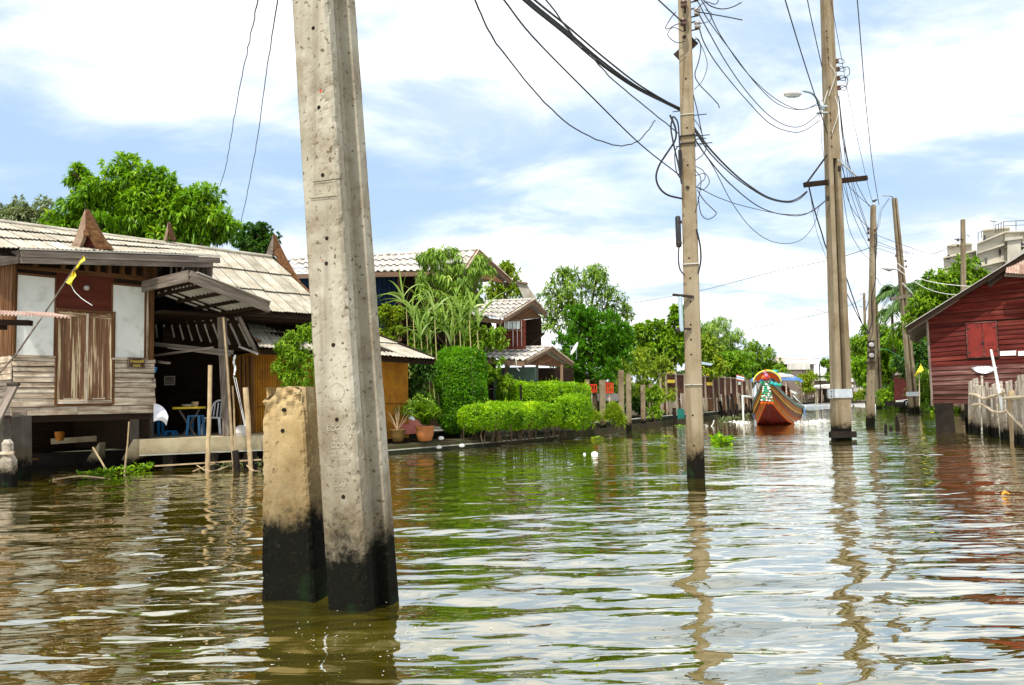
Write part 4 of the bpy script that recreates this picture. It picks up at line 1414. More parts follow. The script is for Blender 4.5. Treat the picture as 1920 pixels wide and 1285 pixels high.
# lower lean-to roof seen from underneath, pale battens on dark boarding
q = [at(286, 598, 20.6), at(446, 590, 19.6), at(292, 652, 21.6), at(484, 664, 20.2)]
c4 = [Vector(x) for x in q]
nq = (c4[1] - c4[0]).cross(c4[2] - c4[0]).normalized()
if nq.y > 0:
    nq = -nq
MB().add([c4[0] - nq * .05, c4[1] - nq * .05, c4[3] - nq * .05, c4[2] - nq * .05, c4[0] - nq * .08, c4[1] - nq * .08, c4[3] - nq * .08, c4[2] - nq * .08],
         [(0, 1, 2, 3), (7, 6, 5, 4), (0, 4, 5, 1), (1, 5, 6, 2), (2, 6, 7, 3), (3, 7, 4, 0)]).build('lean_to_boarding', M['wood_dark'], H1)
for k in range(11):
    s = .03 + k * .093
    for (t0, t1) in ((.05, .13), (.22, .62 + .2 * s)):
        board('batten', bil(c4, s, t0), bil(c4, s, t1), .02, .05, M['wood_batten'] if 'wood_batten' in M else M['roof_edge'], H1, up=(c4[1] - c4[0]))
board('lean_to_edge', c4[1] + nq * .02, c4[3] + nq * .02, .10, .05, M['wood_grey'], H1, up=nq)
board('lean_to_gutter', at(448, 650, 20.0), at(484, 664, 20.0), .05, .05, M['roof_edge'], H1)

wbox('added_porch_ceiling', uR + .02, 8.0, -4.2, .35, 3.55, 3.62, M['wood_dark'], z1b=3.64)  # ceiling added to keep daylight out of the porch
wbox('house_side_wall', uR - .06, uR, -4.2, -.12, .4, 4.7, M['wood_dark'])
# porch posts and beams
MB().bar(at(416, 596, 19.2), at(427, 818, 18.9), .17, .17, (0, 1, 0)).build('porch_post', M['wood_grey'], H1, R=axes((0, 0, 1), (0, 1, 0)))
board('porch_beam', at(284, 645, 19.3), at(436, 661, 18.9), .10, .08, M['wood_grey'], H1)
board('porch_beam', at(284, 590, 19.3), at(500, 583, 19.6), .16, .10, M['wood_dark'], H1)
board('porch_beam', at(284, 677, 19.2), at(316, 681, 18.4), .05, .10, M['wood_grey'], H1)
board('porch_rail', at(283, 668, 19.2), at(400, 652, 18.7), .05, .05, M['wood_grey'], H1)
board('porch_rail', at(315, 652, 19.1), at(432, 667, 18.7), .05, .04, M['wood_grey'], H1)
board('ladder_pole', at(286, 712, 18.6), at(290, 713, 17.8), .05, .03, M['wood_grey'], H1)
for k, px in enumerate((451, 459, 466, 473)):
    board('wall_plank', at(px, 668, 20.4), at(px + 2, 812, 20.2), .03, .11, M['wood_brown'], H1, up=(1, 0, 0))
# stilts
for (p0, p1, w_, mt) in (((40, 780, 16.25), (42, 905, 16.2), .26, 'stilt'), ((22, 776, 17.4), (24, 890, 17.4), .2, 'stilt'), ((256, 775, 18.9), (257, 832, 18.8), .22, 'stilt'),
                         ((275, 775, 19.1), (276, 824, 19.0), .22, 'stilt'), ((3, 790, 15.8), (4, 900, 15.8), .18, 'stilt')):
    a, b = at(*p0), at(*p1)
    b.z = -.4
    MB().bar(a, b, w_, w_, (0, 1, 0)).build('stilt', M['stilt'], H1, R=axes((0, 0, 1), (0, 1, 0)))
board('floor_bracket', at(24, 778, 16.1), at(50, 776, 16.2), .10, .10, M['wood_grey'], H1)
board('joist', at(96, 828, 20), at(245, 818, 20.6), .14, .12, M['concrete_slab'], H1)
board('joist', at(36, 862, 18), at(72, 861, 18), .04, .08, M['wood_brown'], H1)
MB().prism([at(160, 865, 18.6), at(186, 830, 18.6), at(184, 865, 18.6), at(175, 872, 18.6)], (.0, .3, 0)).build('rubble_block', M['concrete_slab'], H1)
MB().prism([at(228, 862, 18.2), at(250, 824, 18.2), at(262, 824, 18.2), at(262, 858, 18.2), at(240, 872, 18.2)], (.0, .3, 0)).build('rubble_block', M['concrete_slab'], H1)
# stair at the far left edge
board('stair_stringer', at(28, 720, 15.6), at(-12, 800, 15.0), .06, .16, M['wood_grey'], H1)
for k in range(5):
    a = at(26 - 9 * k, 728 + 16 * k, 15.6 - .1 * k)
    board('stair_tread', a + Vector((-.6, .3, 0)), a, .03, .2, M['wood_grey'], H1)
MB().box(at(25, 721, 15.55), (.22, .08, .05)).build('stair_bracket', M['iron'], H1)

# ---- deck slab
dk = thing('concrete_deck', 'pale concrete deck slab jutting over the water in front of the open porch', 'deck', at(262, 852, 17.4))
zt_, zb_ = .67, .35
dp = [onz(262, 825, zt_), onz(492, 817, zt_), onz(620, 812, zt_)]
A, B_ = dp[0], dp[2]
bk = Vector((-3.2, 6.0, 0))
MB().prism([Vector((p.x, p.y, zb_)) for p in (A, B_, B_ + bk, A + bk)], (0, 0, zt_ - zb_)).build('slab', M['concrete_slab'], dk, R=axes(B_ - A))
mb = MB()
d = (B_ - A).normalized()
nn_ = Vector((d.y, -d.x, 0))
mb.prism([Vector((p.x, p.y, zb_ - .035)) for p in (A + nn_ * .05, B_ + nn_ * .05, B_, A)], (0, 0, .03)).build('slab_lip', M['kerb_top'], dk)
for px in (300, 380, 455):
    p = onz(px, 852, zb_)
    MB().bar(Vector((p.x, p.y + .5, zb_)), Vector((p.x, p.y + .5, -.5)), .22, .22, (0, 1, 0)).build('pile', M['black_stain'], dk)
wbk = MB().prism([Vector((A.x - 4, A.y + 1.6, -.4)), Vector((B_.x, B_.y + 1.2, -.4)), Vector((B_.x, B_.y + 1.5, -.4)), Vector((A.x - 4, A.y + 2, -.4))], (0, 0, .74))
wbk.build('retaining_wall', M['black_stain'], dk)
board('tie_pole', at(290, 874, 17.0), at(490, 862, 17.3), .03, .03, M['bamboo'], dk)

# ---- bamboo and mooring poles
for (label, a, b, Y, r0, r1, mt) in (
        ('straight round mooring pole standing in front of the blue stool', (394, 685), (389, 884), 16.9, .045, .05, 'bamboo'),
        ('long thin bamboo pole leaning on the porch post', (419, 596), (439, 884), 17.3, .022, .038, 'bamboo'),
        ('short thick mooring pole right of the hanging rope', (460, 727), (469, 862), 17.2, .06, .045, 'bamboo'),
        ('thin bamboo stick upright beside the porch post', (436, 724), (440, 808), 18.3, .02, .02, 'bamboo'),
        ('slim upright stick at the water below the house corner', (242, 791), (234, 882), 16.8, .016, .022, 'bamboo'),
        ('slanting stick poking out of the weeds under the house', (174, 839), (207, 897), 16.2, .018, .022, 'bamboo'),
        ('dark stubby post stump at the foot of the leaning bamboo', (441, 845), (444, 890), 17.0, .07, .085, 'black_stain')):
    A_, B2 = at(*a, Y), at(*b, Y)
    B2 += (B2 - A_).normalized() * .4
    o = MB().tube([A_, A_.lerp(B2, .33) + Vector((.01, 0, 0)), A_.lerp(B2, .66), B2], [r0, r0 * .9 + r1 * .1, (r0 + r1) / 2, r1], 8).build('mooring_pole', M[mt])
    tag(o, label, 'pole')
rp = MB()
for (a, b) in (((438, 706), (459, 800)), ((442, 708), (464, 816))):
    rp.tube([at(*a, 17.8), at(*b, 17.6)], .007, 5)
rp.tube(catmull([at(441, 666, 18.2), at(438, 680, 18.1), at(441, 690, 18), at(439, 704, 17.9)], 3), [.018, .03, .02, .03, .018, .03, .02, .028, .016, .02], 6)
tag(rp.build('hanging_rope', M['cable_pale']), 'knotted rope hanging from the porch eave beside the bamboo', 'rope')

# ---- left neighbour's corrugated awning and posts at the very edge
aw = thing('tin_awning', 'rusty corrugated awning poking in at the left edge of the picture', 'awning', at(60, 600, 13.2))
field('corrugated_sheet', [at(-60, 580, 14.4), at(100, 588, 14.6), at(-60, 588, 13.2), at(130, 597, 13.2)], 3, 1, M['rust_tin'], aw, waves=9, amp=.02, segs=4)
board('awning_beam', at(-60, 603, 13.5), at(58, 606, 13.5), .09, .12, M['wood_dark'], aw)
board('awning_beam', at(-60, 612, 13.8), at(10, 613, 13.8), .10, .12, M['wood_dark'], aw)
pr = thing('broken_post', 'crumbling pale post with a cross rail at the bottom left edge', 'post', at(18, 900, 14.6))
a, b = at(14, 826, 14.6), at(20, 900, 14.6)
b.z = -.4
MB().tube([a + Vector((0, 0, .02)), a.lerp(b, .05), a.lerp(b, .2), a.lerp(b, .3), a.lerp(b, .7), b], [.05, .10, .09, .15, .14, .15], 7).build('post', M['stake'], pr)
board('cross_rail', at(-40, 852, 14.5), at(26, 849, 14.5), .05, .05, M['wood_pale'], pr)
board('brace', at(2, 870, 14.6), at(12, 905, 14.6), .03, .03, M['wood_pale'], pr)

# ---- flag on its slanted pole
fp = thing('yellow_flag', 'tattered yellow flag furled on a slanting pole before the left white panel', 'flag', at(30, 665, 15.4))
MB().tube([at(-10, 710, 15.5), at(30, 665, 15.45), at(82, 590, 15.4), at(124, 527, 15.3), at(157, 478, 15.2)], [.018, .018, .016, .014, .008], 6).build('flag_pole', M['wood_grey'], fp)
edge = [(157, 479), (160, 488), (152, 494), (147, 503), (140, 508), (143, 517), (136, 526), (134, 537)]
pole_pts = [(156, 481), (150, 490), (146, 496), (141, 503), (136, 510), (132, 517), (128, 523), (123, 529)]
V, F = [], []
for i, (e_, p_) in enumerate(zip(edge, pole_pts)):
    for s_ in (0, .5, 1):
        V.append(at(p_[0] * (1 - s_) + e_[0] * s_, p_[1] * (1 - s_) + e_[1] * s_, 15.28 + .06 * math.sin(i * 1.3 + s_ * 4)))
for i in range(len(edge) - 1):
    for s_ in range(2):
        F.append((i * 3 + s_, i * 3 + s_ + 1, (i + 1) * 3 + s_ + 1, (i + 1) * 3 + s_))
MB().add(V, F).build('flag_cloth', M['yellow_cloth'], fp)
MB().tube(catmull([at(134, 536, 15.3), at(140, 547, 15.3), at(148, 555, 15.3), at(156, 562, 15.3), at(173, 573, 15.3)], 3), .006, 5).build('flag_cord', M['canvas_white'], fp)

# ---- things on the porch
tb = thing('porch_table', 'yellow topped low table among clutter on the dark porch', 'table', at(352, 818, 20.0))
MB().box(at(355, 765, 20.0), (.62, .5, .05)).build('table_top', M['yellow_paint'], tb)
for dx, tx in ((-.25, .15), (.25, -.15)):
    a = at(355, 768, 19.9)
    MB().bar(a + Vector((dx, 0, 0)), Vector((a.x + tx, a.y, zt_)), .03, .04).build('leg', M['wood_grey'], tb)
for (nm, px, py, sz, mt, lb) in (('food_tray', 352, 760, (.28, .2, .06), 'tile_grey', 'pale dish standing on the yellow porch table'),
                                 ('basket', 366, 756, (.16, .16, .12), 'bamboo', 'small woven basket on the right of the yellow porch table')):
    p = at(px, py, 20.0)
    o = MB().lathe((p.x, p.y, at(355, 765, 20).z + .027), [(sz[0] * .35, 0), (sz[0] * .5, sz[2] * .5), (sz[0] * .55, sz[2]), (sz[0] * .45, sz[2])], 12).build(nm, M[mt])
    tag(o, lb, nm.replace('_', ' '))


def stool(px, label, Y, h, w_):
    b = at(px, 800, Y)
    t = thing('plastic_stool', label, 'stool', (b.x, b.y, zt_))
    MB().prism([(b.x - w_ / 2, b.y - w_ / 2, zt_ + h - .03), (b.x + w_ / 2, b.y - w_ / 2, zt_ + h - .03), (b.x + w_ / 2, b.y + w_ / 2, zt_ + h - .03), (b.x - w_ / 2, b.y + w_ / 2, zt_ + h - .03)],
               (0, 0, .03)).build('seat', M['plastic_blue'], t)
    for sx in (-1, 1):
        for sy in (-1, 1):
            MB().bar((b.x + sx * w_ * .42, b.y + sy * w_ * .42, zt_ + h - .03), (b.x + sx * w_ * .52, b.y + sy * w_ * .52, zt_), .05, .05, (0, 1, 0)).build('leg', M['plastic_blue'], t)


stool(367, 'bright blue plastic stool on the deck before the yellow table', 19.9, .50, .30)
stool(292, 'blue plastic stool half hidden by the draped shirt', 20.3, .50, .26)
stool(321, 'low blue plastic stool near the porch opening', 19.8, .14, .2)
ch = thing('plastic_chair', 'white plastic armchair behind the straight mooring pole', 'chair', at(402, 815, 19.2))
cx_, cy_ = at(402, 800, 20.6).x, 20.6
MB().box((cx_, cy_, zt_ + .42), (.44, .44, .04)).build('seat', M['plastic_white'], ch)
for sx in (-1, 1):
    for sy in (-1, 1):
        MB().bar((cx_ + sx * .19, cy_ + sy * .19, zt_ + .41), (cx_ + sx * .24, cy_ + sy * .24, zt_), .05, .05, (0, 1, 0)).build('leg', M['plastic_white'], ch)
MB().tube(catmull([Vector((cx_ - .2, cy_ + .22, zt_ + .43)), Vector((cx_ - .12, cy_ + .26, zt_ + .78)), Vector((cx_ + .1, cy_ + .26, zt_ + .86)), Vector((cx_ + .22, cy_ + .24, zt_ + .6)),
                   Vector((cx_ + .2, cy_ + .22, zt_ + .43))], 4), .025, 6).build('back_frame', M['plastic_white'], ch)
for k in range(4):
    MB().bar((cx_ - .12 + .09 * k, cy_ + .24, zt_ + .44), (cx_ - .08 + .08 * k, cy_ + .27, zt_ + .80), .02, .03).build('back_slat', M['plastic_white'], ch)
V, F = [], []
for i in range(7):
    for j in range(7):
        s, t = i / 6, j / 6
        px = 288 + 8 * s + 20 * math.sin(s * 1.4) * (1 - .2 * t)
        py = 757 + 3 * s * s * 8 + t * (34 - 16 * s)
        V.append(at(px, py, 18.3 + .08 * math.sin(t * 5 + s * 3)))
for i in range(6):
    for j in range(6):
        F.append((i * 7 + j, (i + 1) * 7 + j, (i + 1) * 7 + j + 1, i * 7 + j + 1))
tag(MB().add(V, F).build('draped_shirt', M['cloth_white'], smooth=True), 'pale shirt draped over a pole at the right corner of the door wall', 'shirt')
for (nm, px, py, Y, r, mt, lb, ct) in (('water_dipper', 288, 694, 18.6, .07, 'plastic_blue', 'blue plastic dipper hanging by the house corner', 'dipper'),
                                       ('ice_bucket', 112, 818, 19.5, .11, 'orange_wood', 'orange bucket glowing in the dark under the house', 'bucket')):
    p = at(px, py, Y)
    tag(MB().lathe(p - Vector((0, 0, r)), [(r * .7, 0), (r, r * 1.2), (r * 1.05, r * 2), (r * .8, r * 2)], 12).build(nm, M[mt]), lb, ct)
pf = thing('framed_picture', 'small pale picture hanging in the dark porch', 'picture', at(318, 714, 21.3))
MB().box(at(318, 714, 21.3), (.24, .02, .20)).build('print', M['wood_grey'], pf)
MB().box(at(318, 714, 21.32), (.28, .02, .24)).build('frame', M['tile_grey'], pf)
st_ = at(453, 810, 18.8)
tag(MB().lathe((st_.x, st_.y, zt_), [(.14, 0), (.17, .08), (.14, .2), (.06, .25)], 9).build('sack', M['tile_grey']), 'grey sack on the deck right of the leaning bamboo', 'sack')
# weight of clutter: boards stacked under the porch
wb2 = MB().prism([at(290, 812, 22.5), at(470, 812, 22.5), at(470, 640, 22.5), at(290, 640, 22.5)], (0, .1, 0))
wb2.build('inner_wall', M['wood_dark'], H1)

# ------------------------------------------------------------------ ochre tin shed
sA, sB = at(474, 800, 20.6), at(766, 800, 23.3)
SF = Frame((sA.x, sA.y), math.degrees(math.atan2(sB.x - sA.x, sB.y - sA.y)))
sL = math.hypot(sB.x - sA.x, sB.y - sA.y)
H2 = thing('tin_shed', 'ochre corrugated tin shed with pale sheet roof behind the tall pole', 'shed', SF.p(0, 0, .3))
nsh = 6
for i in range(nsh):
    V = []
    u0, u1 = sL * i / nsh, sL * (i + 1) / nsh + .01
    for z in (.35, 2.98 - .22 * i / nsh):
        for k in range(25):
            V.append(SF.p(u0 + (u1 - u0) * k / 24, .016 * (1 if k % 2 else -1) + .004 * (i % 2), z))
    F = [(k, k + 1, 25 + k + 1, 25 + k) for k in range(24)]
    MB().add(V, F).build('wall_sheet', M['ochre_tin'], H2, R=axes(SF.U))
for (u0, v0, u1, v1) in ((0, -.03, sL, -.06), (sL, -.03, sL, -4), (0, -.03, 0, -4)):
    a, b = SF.p(u0, v0, 1.6), SF.p(u1, v1, 1.6)
    board('inner_wall', a, b, 2.3, .04, M['wood_dark'] if u1 != u0 else M['ochre_tin'], H2)
board('wall_rail', SF.p(0, .03, 1.35), SF.p(sL, .03, 1.35), .02, .02, M['wood_brown'], H2)
E1, E2 = at(484, 652, 20.0), at(812, 674, 22.7)
R1, R2 = at(452, 590, 21.6), at(683, 620, 25.6)
field('roof_sheet', [R1, R2, E1, E2], 11, 2, M['sheet_cream'], H2, waves=4, amp=.018, lift=.04, seam=.003)
_d = Vector((0, 0, -.05))
MB().add([R1 + _d, R2 + _d, E2 + _d, E1 + _d], [(0, 1, 2, 3)]).build('roof_underlay', M['wood_dark'], H2)
board('barge', R2 + Vector((0, 0, .02)), E2 + Vector((0.05, 0, -.02)), .14, .05, M['wood_dark'], H2)
board('eave_board', E1 + Vector((0, .15, -.10)), E2 + Vector((0, .15, -.10)), .10, .04, M['wood_dark'], H2)
board('roof_patch', at(478, 634, 20.2), at(489, 640, 20.2), .03, .2, M['wood_brown'], H2)

# ------------------------------------------------------------------ two storey house with tiled roofs (centre left)
H3 = thing('tiled_house', 'dark wooden house with three stacked pale tiled roofs behind the plants', 'house', at(860, 800, 30))


def gable_roof(peak, front, rear, ridgeL, eaveL, nc, nr, parent, waves=1, dep=.16):
    field('roof_tile', [ridgeL, peak, eaveL, front], nc, nr, M['tile_grey'], parent, waves=waves, amp=.035, lift=.05, segs=4, jit=.004)
    # rear slope, plain
    off = ridgeL - peak
    field('roof_tile', [ridgeL, peak, rear + off, rear], 4, 1, M['tile_grey'], parent, waves=2, amp=.03, lift=.03)
    for k in range(nc * 2):
        a = ridgeL.lerp(peak, k / (nc * 2))
        b = ridgeL.lerp(peak, (k + 1.05) / (nc * 2))
        MB().tube([a + Vector((0, 0, .02)), b + Vector((0, 0, .035))], .06, 6).build('ridge_tile', M['tile_grey'], parent)
    o = (peak - ridgeL).normalized() * .05
    for (a, b) in ((peak, front), (peak, rear)):
        board('bargeboard', a + o + Vector((0, 0, -.05)), b + o + Vector((0, 0, -.05)), dep, .04, M['barge'], parent)
        board('barge_trim', a + o * 2.2 + Vector((0, 0, .035)), b + o * 2.2 + Vector((0, 0, .035)), .05, .05, M['wood_pale'], parent)
    MB().prism([peak - o * 2 + Vector((0, 0, -.25)), front - o * 2 + Vector((0, 0, -.12)), rear - o * 2 + Vector((0, 0, -.12))], -o).build('gable_panel', M['wood_brown'], parent)
    board('eave_fascia', eaveL + Vector((0, -.02, -.11)), front + Vector((0, -.02, -.11)), .16, .03, M['barge'], parent)


M['barge'] = pm('barge_brown', [(0.12, 0.065, 0.04), (0.22, 0.14, 0.09)], scale=4, stretch=(0.3, 4, 4), rough=0.8, bump=0.3)
gable_roof(at(893, 470, 31.5), at(868, 507, 28.3), at(955, 527, 33.2), at(545, 488, 31.5), at(545, 513, 28.3), 26, 3, H3, dep=.26)
gable_roof(at(997, 563, 30), at(942, 598, 27.3), at(1021, 590, 31.6), at(890, 568, 30), at(868, 590, 27.5), 9, 4, H3)
gable_roof(at(1030, 652, 29.5), at(984, 677, 27.6), at(1071, 683, 30.6), at(905, 655, 29.5), at(892, 670, 27.8), 9, 3, H3)


def wallq(name, pts, Y, mat, th=.12, parent=H3):
    P = [at(px, py, Y) for px, py in pts]
    return MB().prism(P, (0, th, 0)).build(name, mat, parent)


wallq('upper_wall', [(560, 515), (746, 515), (746, 640), (560, 640)], 29.6, M['navy_wall'])
wallq('upper_wall', [(746, 512), (880, 506), (935, 640), (746, 640)], 29.6, M['wood_dark'])
wallq('ground_floor_wall', [(690, 640), (930, 640), (930, 800), (690, 800)], 29.9, M['wood_dark'])
for px in (749, 800, 862):
    MB().bar(at(px, 508, 29.4), at(px + 1, 640, 29.4), .14, .14, (0, 1, 0)).build('post', M['barge'], H3, R=axes((0, 0, 1), (0, 1, 0)))
for k in range(4):
    wallq('shutter', [(708 + k * 9, 520), (715.5 + k * 9, 520), (715.5 + k * 9, 572), (708 + k * 9, 572)], 29.5, M['navy_wall'], .04)
wallq('rear_roof', [(1008, 564), (984, 564), (968, 530), (988, 533)], 36, M['sheet_cream'])
wallq('rear_ridge', [(990, 533), (968, 530), (968, 527), (990, 530)], 35.9, M['barge'])
for k in range(7):
    x0 = 930 + k * 8
    wallq('wall_board', [(x0, 600), (x0 + 7.6, 600), (x0 + 8, 655), (x0 + .2, 655)], 28.6, M['red_dark'] if 'red_dark' in M else M['wood_redpanel'], .05)
for k in range(4):
    x0 = 947 + k * 7.2
    wallq('window_pane', [(x0, 602), (x0 + 6.2, 602.5), (x0 + 6.2, 617), (x0, 617)], 28.5, M['glass_pale'], .02)
wallq('window_rail', [(944, 618), (978, 619), (978, 621), (944, 620)], 28.45, M['barge'], .04)
wallq('window_rail', [(944, 599), (978, 600), (978, 602), (944, 601)], 28.45, M['barge'], .04)
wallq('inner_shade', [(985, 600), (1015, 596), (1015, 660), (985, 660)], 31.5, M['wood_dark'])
MB().bar(at(986, 655, 30), at(1020, 625, 31), .06, .08).build('roof_brace', M['wood_dark'], H3)
wallq('lower_wall', [(925, 690), (1008, 688), (1010, 760), (925, 760)], 28.4, M['green_wall'])
for px in (949, 981, 1007, 1053):
    MB().bar(at(px, 684, 28.2 + (px - 949) * .012), at(px, 770, 28.2 + (px - 949) * .012), .10, .10, (0, 1, 0)).build('post', M['barge'], H3, R=axes((0, 0, 1), (0, 1, 0)))
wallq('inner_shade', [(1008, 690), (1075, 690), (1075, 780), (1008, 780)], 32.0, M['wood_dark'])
MB().tube(catmull([at(966, 671, 27.4), at(968, 680, 27.3), at(969, 690, 27.3), at(974, 696, 27.3)], 3), .012, 5).build('drip_wire', M['cable_pale'], H3)


def dish(label, px, py, Y, r, nrm, mat='tile_white', stand=None):
    c = at(px, py, Y)
    n = Vector(nrm).normalized()
    t = thing('satellite_dish', label, 'satellite dish', c)
    MB().lathe(c, [(.02 * r, 0), (.5 * r, .06 * r), (.85 * r, .19 * r), (r, .28 * r), (r * 1.0, .30 * r), (.84 * r, .22 * r), (.5 * r, .09 * r), (.02 * r, .03 * r)], 20, n).build('reflector', M[mat], t, smooth=True)
    f = c + n * r * .9
    for a in range(3):
        g = a * 2.1 + .5
        s_ = n.cross(Vector((0, 0, 1))).normalized()
        u = s_.cross(n)
        MB().tube([c + n * .26 * r + (s_ * math.cos(g) + u * math.sin(g)) * r * .9, f], .03 * r, 4).build('feed_arm', M['steel'], t)
    MB().lathe(f, [(.06 * r, -.06 * r), (.08 * r, 0), (.06 * r, .1 * r)], 8, n).build('feed_horn', M['steel'], t)
    e = stand or (c + Vector((0, 0, -r * 1.3)))
    MB().tube([c - n * .02, Vector((c.x, c.y, c.z)) - n * .1 * r, e], .05 * r, 5).build('mast', M['steel'], t)
    return t


M['tile_white'] = M['canvas_white']
dish('white satellite dish tilted on the lowest tiled roof', 1080, 656, 28.5, .27, (-.85, -.15, .5))

# ------------------------------------------------------------------ foliage
def leaves_np(C, D, U, L, W, fold=.12, droop=0.0):
    """arrays (N,3): base, direction, rough up; returns verts (N*4,3), quads"""
    D = D / (np.linalg.norm(D, axis=1)[:, None] + 1e-9)
    S = np.cross(D, U)
    S /= np.linalg.norm(S, axis=1)[:, None] + 1e-9
    Nn = np.cross(S, D)
    L = L[:, None]
    W = W[:, None]
    tip = C + D * L
    tip[:, 2] -= (droop * L)[:, 0]
    mid = C + D * L * .45 + Nn * L * fold
    a, b = mid - S * W * .5, mid + S * W * .5
    V = np.stack([C, a, tip, b], 1).reshape(-1, 3)
    n = len(C)
    F = np.arange(n * 4).reshape(n, 4)
    return V, F


def sph(n, rng):
    v = rng.normal(size=(n, 3))
    return v / np.linalg.norm(v, axis=1)[:, None]


def crown_mesh(name, lobes, parent, mat, L, W, dens, rng, k=8, sub=.34, style='rosette', origin=None, gap=.12):
    """lobes (centre, rx, ry, rz). Each lobe's surface carries smaller clumps, each clump rosettes of leaves."""
    subs = []
    for (c, rx, ry, rz) in lobes:
        R = np.array([rx, ry, rz])
        rm = (rx * ry * rz) ** (1 / 3)
        ns = max(5, int(15 * (0.34 / sub) ** 2))
        d = sph(ns, rng)
        d[:, 2] = np.where(d[:, 2] < -.45, -d[:, 2], d[:, 2])
        cc = np.array(tuple(c)) + d * R * rng.uniform(.62, .92, (ns, 1))
        rr = rm * sub * rng.uniform(.7, 1.35, ns)
        for a, b in zip(cc, rr):
            subs.append((a, b))
        subs.append((np.array(tuple(c)), rm * .6))
    Cs, Ds, Us, rn = [], [], [], []
    for (c, r) in subs:
        n = max(6, int(dens * 1.3 * 4 * math.pi * r * r))
        d = sph(n, rng)
        rad = r * rng.uniform(.55, 1.08, (n, 1))
        p = c + d * rad * np.array([1, 1, .85])
        keep = rng.random(n) > gap
        p, d = p[keep], d[keep]
        n = len(p)
        base_r = rng.uniform(.1, .9) * .5
        for j in range(k):
            if style == 'rosette':
                q = sph(n, rng) * .9 + d * .9 + np.array([0, 0, -.25])
            elif style == 'droop':
                q = sph(n, rng) * .6 + d * .4 + np.array([0, 0, -.8])
            elif style == 'up':
                q = sph(n, rng) * .7 + d * .5 + np.array([0, 0, .5])
            else:
                q = sph(n, rng)
            Cs.append(p + sph(n, rng) * L * .15)
            Ds.append(q)
            Us.append(d * .6 + np.array([0, 0, 1.0]) + sph(n, rng) * .35)
            rn.append(np.clip(base_r + rng.random(n) * .55 + .12 * (d[:, 2] > .3), 0, 1))  # upper leaves of a clump paler: sunlit side put into the tone
    C, D, U = np.concatenate(Cs), np.concatenate(Ds), np.concatenate(Us)
    n = len(C)
    V, F = leaves_np(C, D, U, L * rng.uniform(.65, 1.25, n), W * rng.uniform(.7, 1.2, n), droop=.18 if style != 'up' else 0)
    o = origin or lobes[0][0]
    return np_mesh(name, V, F, mat, parent, attr=np.concatenate(rn), origin=o), subs, n


NLEAF = [0]


def lobe(px, py, rx, ry, Y, dep=.8):
    c = at(px, py, Y)
    return (c, rx * Y / FPX, rx * Y / FPX * dep, ry * Y / FPX)


def tree(name, label, lobes, Y, base, mat, L, W, dens, cat='tree', trunk_r=.14, sub=.34, style='rosette', k=8, group=None, limbs=True, seed=None, gap=.12):
    rng = np.random.default_rng(seed or int(abs(base[0]) * 7 + len(label)))
    b = at(base[0], base[1], Y)
    b.z = min(b.z, .5) if base[2] is None else base[2]
    t = thing(name, label, cat, b, group)
    lb = [lobe(*l, Y + (l[4] if len(l) > 4 else 0)) if len(l) <= 4 else lobe(*l[:4], Y + l[4]) for l in lobes]
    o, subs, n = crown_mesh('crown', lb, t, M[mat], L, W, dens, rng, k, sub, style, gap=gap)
    NLEAF[0] += n
    if limbs:
        mb = MB()
        top = sum((x[0] for x in lb), Vector()) / len(lb)
        fork = b.lerp(top, .55)
        mb.tube([b, b.lerp(fork, .5) + Vector((trunk_r * .5, 0, 0)), fork], [trunk_r * 1.3, trunk_r, trunk_r * .8], 8)
        for (c, rx, ry, rz) in lb:
            m_ = fork.lerp(c, .5) + Vector((0, 0, -.1 * rz))
            mb.tube([fork, m_, c], [trunk_r * .6, trunk_r * .4, trunk_r * .2], 6)
            for q in range(4):
                e = c + Vector(tuple(sph(1, rng)[0])) * min(rx, rz) * .8
                mb.tube([c, c.lerp(e, .5) + Vector((0, 0, .08)), e], [trunk_r * .2, trunk_r * .14, trunk_r * .06], 4)
        mb.build('trunk', M['trunk'], t)
    return t


tree('mango_tree', 'big bright green mango tree rising behind the weathered wooden house',
     [(240, 342, 52, 46), (175, 400, 58, 50), (300, 400, 72, 58), (372, 388, 52, 42), (410, 430, 46, 42), (345, 445, 60, 40), (235, 430, 80, 50), (150, 335, 20, 24), (290, 350, 40, 34),
      (120, 430, 40, 30), (240, 395, 80, 55, 2), (340, 420, 70, 50, 2)],
     31, (260, 640, .3), 'lf_mango', .30, .085, 9, trunk_r=.28, sub=.36, k=9, seed=3)
tree('broadleaf_tree', 'pale grey leaved tree at the far left behind the roof', [(65, 402, 44, 32), (35, 412, 36, 30), (90, 418, 30, 24), (50, 430, 50, 30)], 34, (60, 640, .3), 'lf_grey', .20, .07, 12, seed=5)
tree('broadleaf_tree', 'small dark leaved tree behind the right roof horn', [(482, 440, 28, 24), (500, 455, 26, 22), (465, 455, 28, 26), (490, 475, 34, 24)], 30, (480, 640, .3), 'lf_dark', .16, .085, 18, seed=6)
tree('feathery_bush', 'fresh light green bush growing over the cut off pole stub', [(552, 665, 36, 34), (570, 632, 20, 22), (536, 692, 28, 24), (578, 690, 30, 34), (545, 640, 14, 22), (560, 715, 44, 22)],
     18.7, (560, 790, .5), 'lf_mid', .085, .03, 70, cat='bush', trunk_r=.03, sub=.3, k=6, seed=7)
tree('mango_sapling', 'tall slim mango sapling before the uppermost tiled roof', [(830, 485, 44, 26), (862, 520, 42, 34), (815, 545, 34, 44), (880, 560, 38, 40), (845, 600, 46, 46), (800, 600, 30, 40), (905, 500, 20, 24),
                                                                       (800, 490, 18, 18)],
     26.3, (850, 800, .4), 'lf_pale', .24, .05, 9, trunk_r=.07, sub=.3, k=7, style='droop', seed=8)
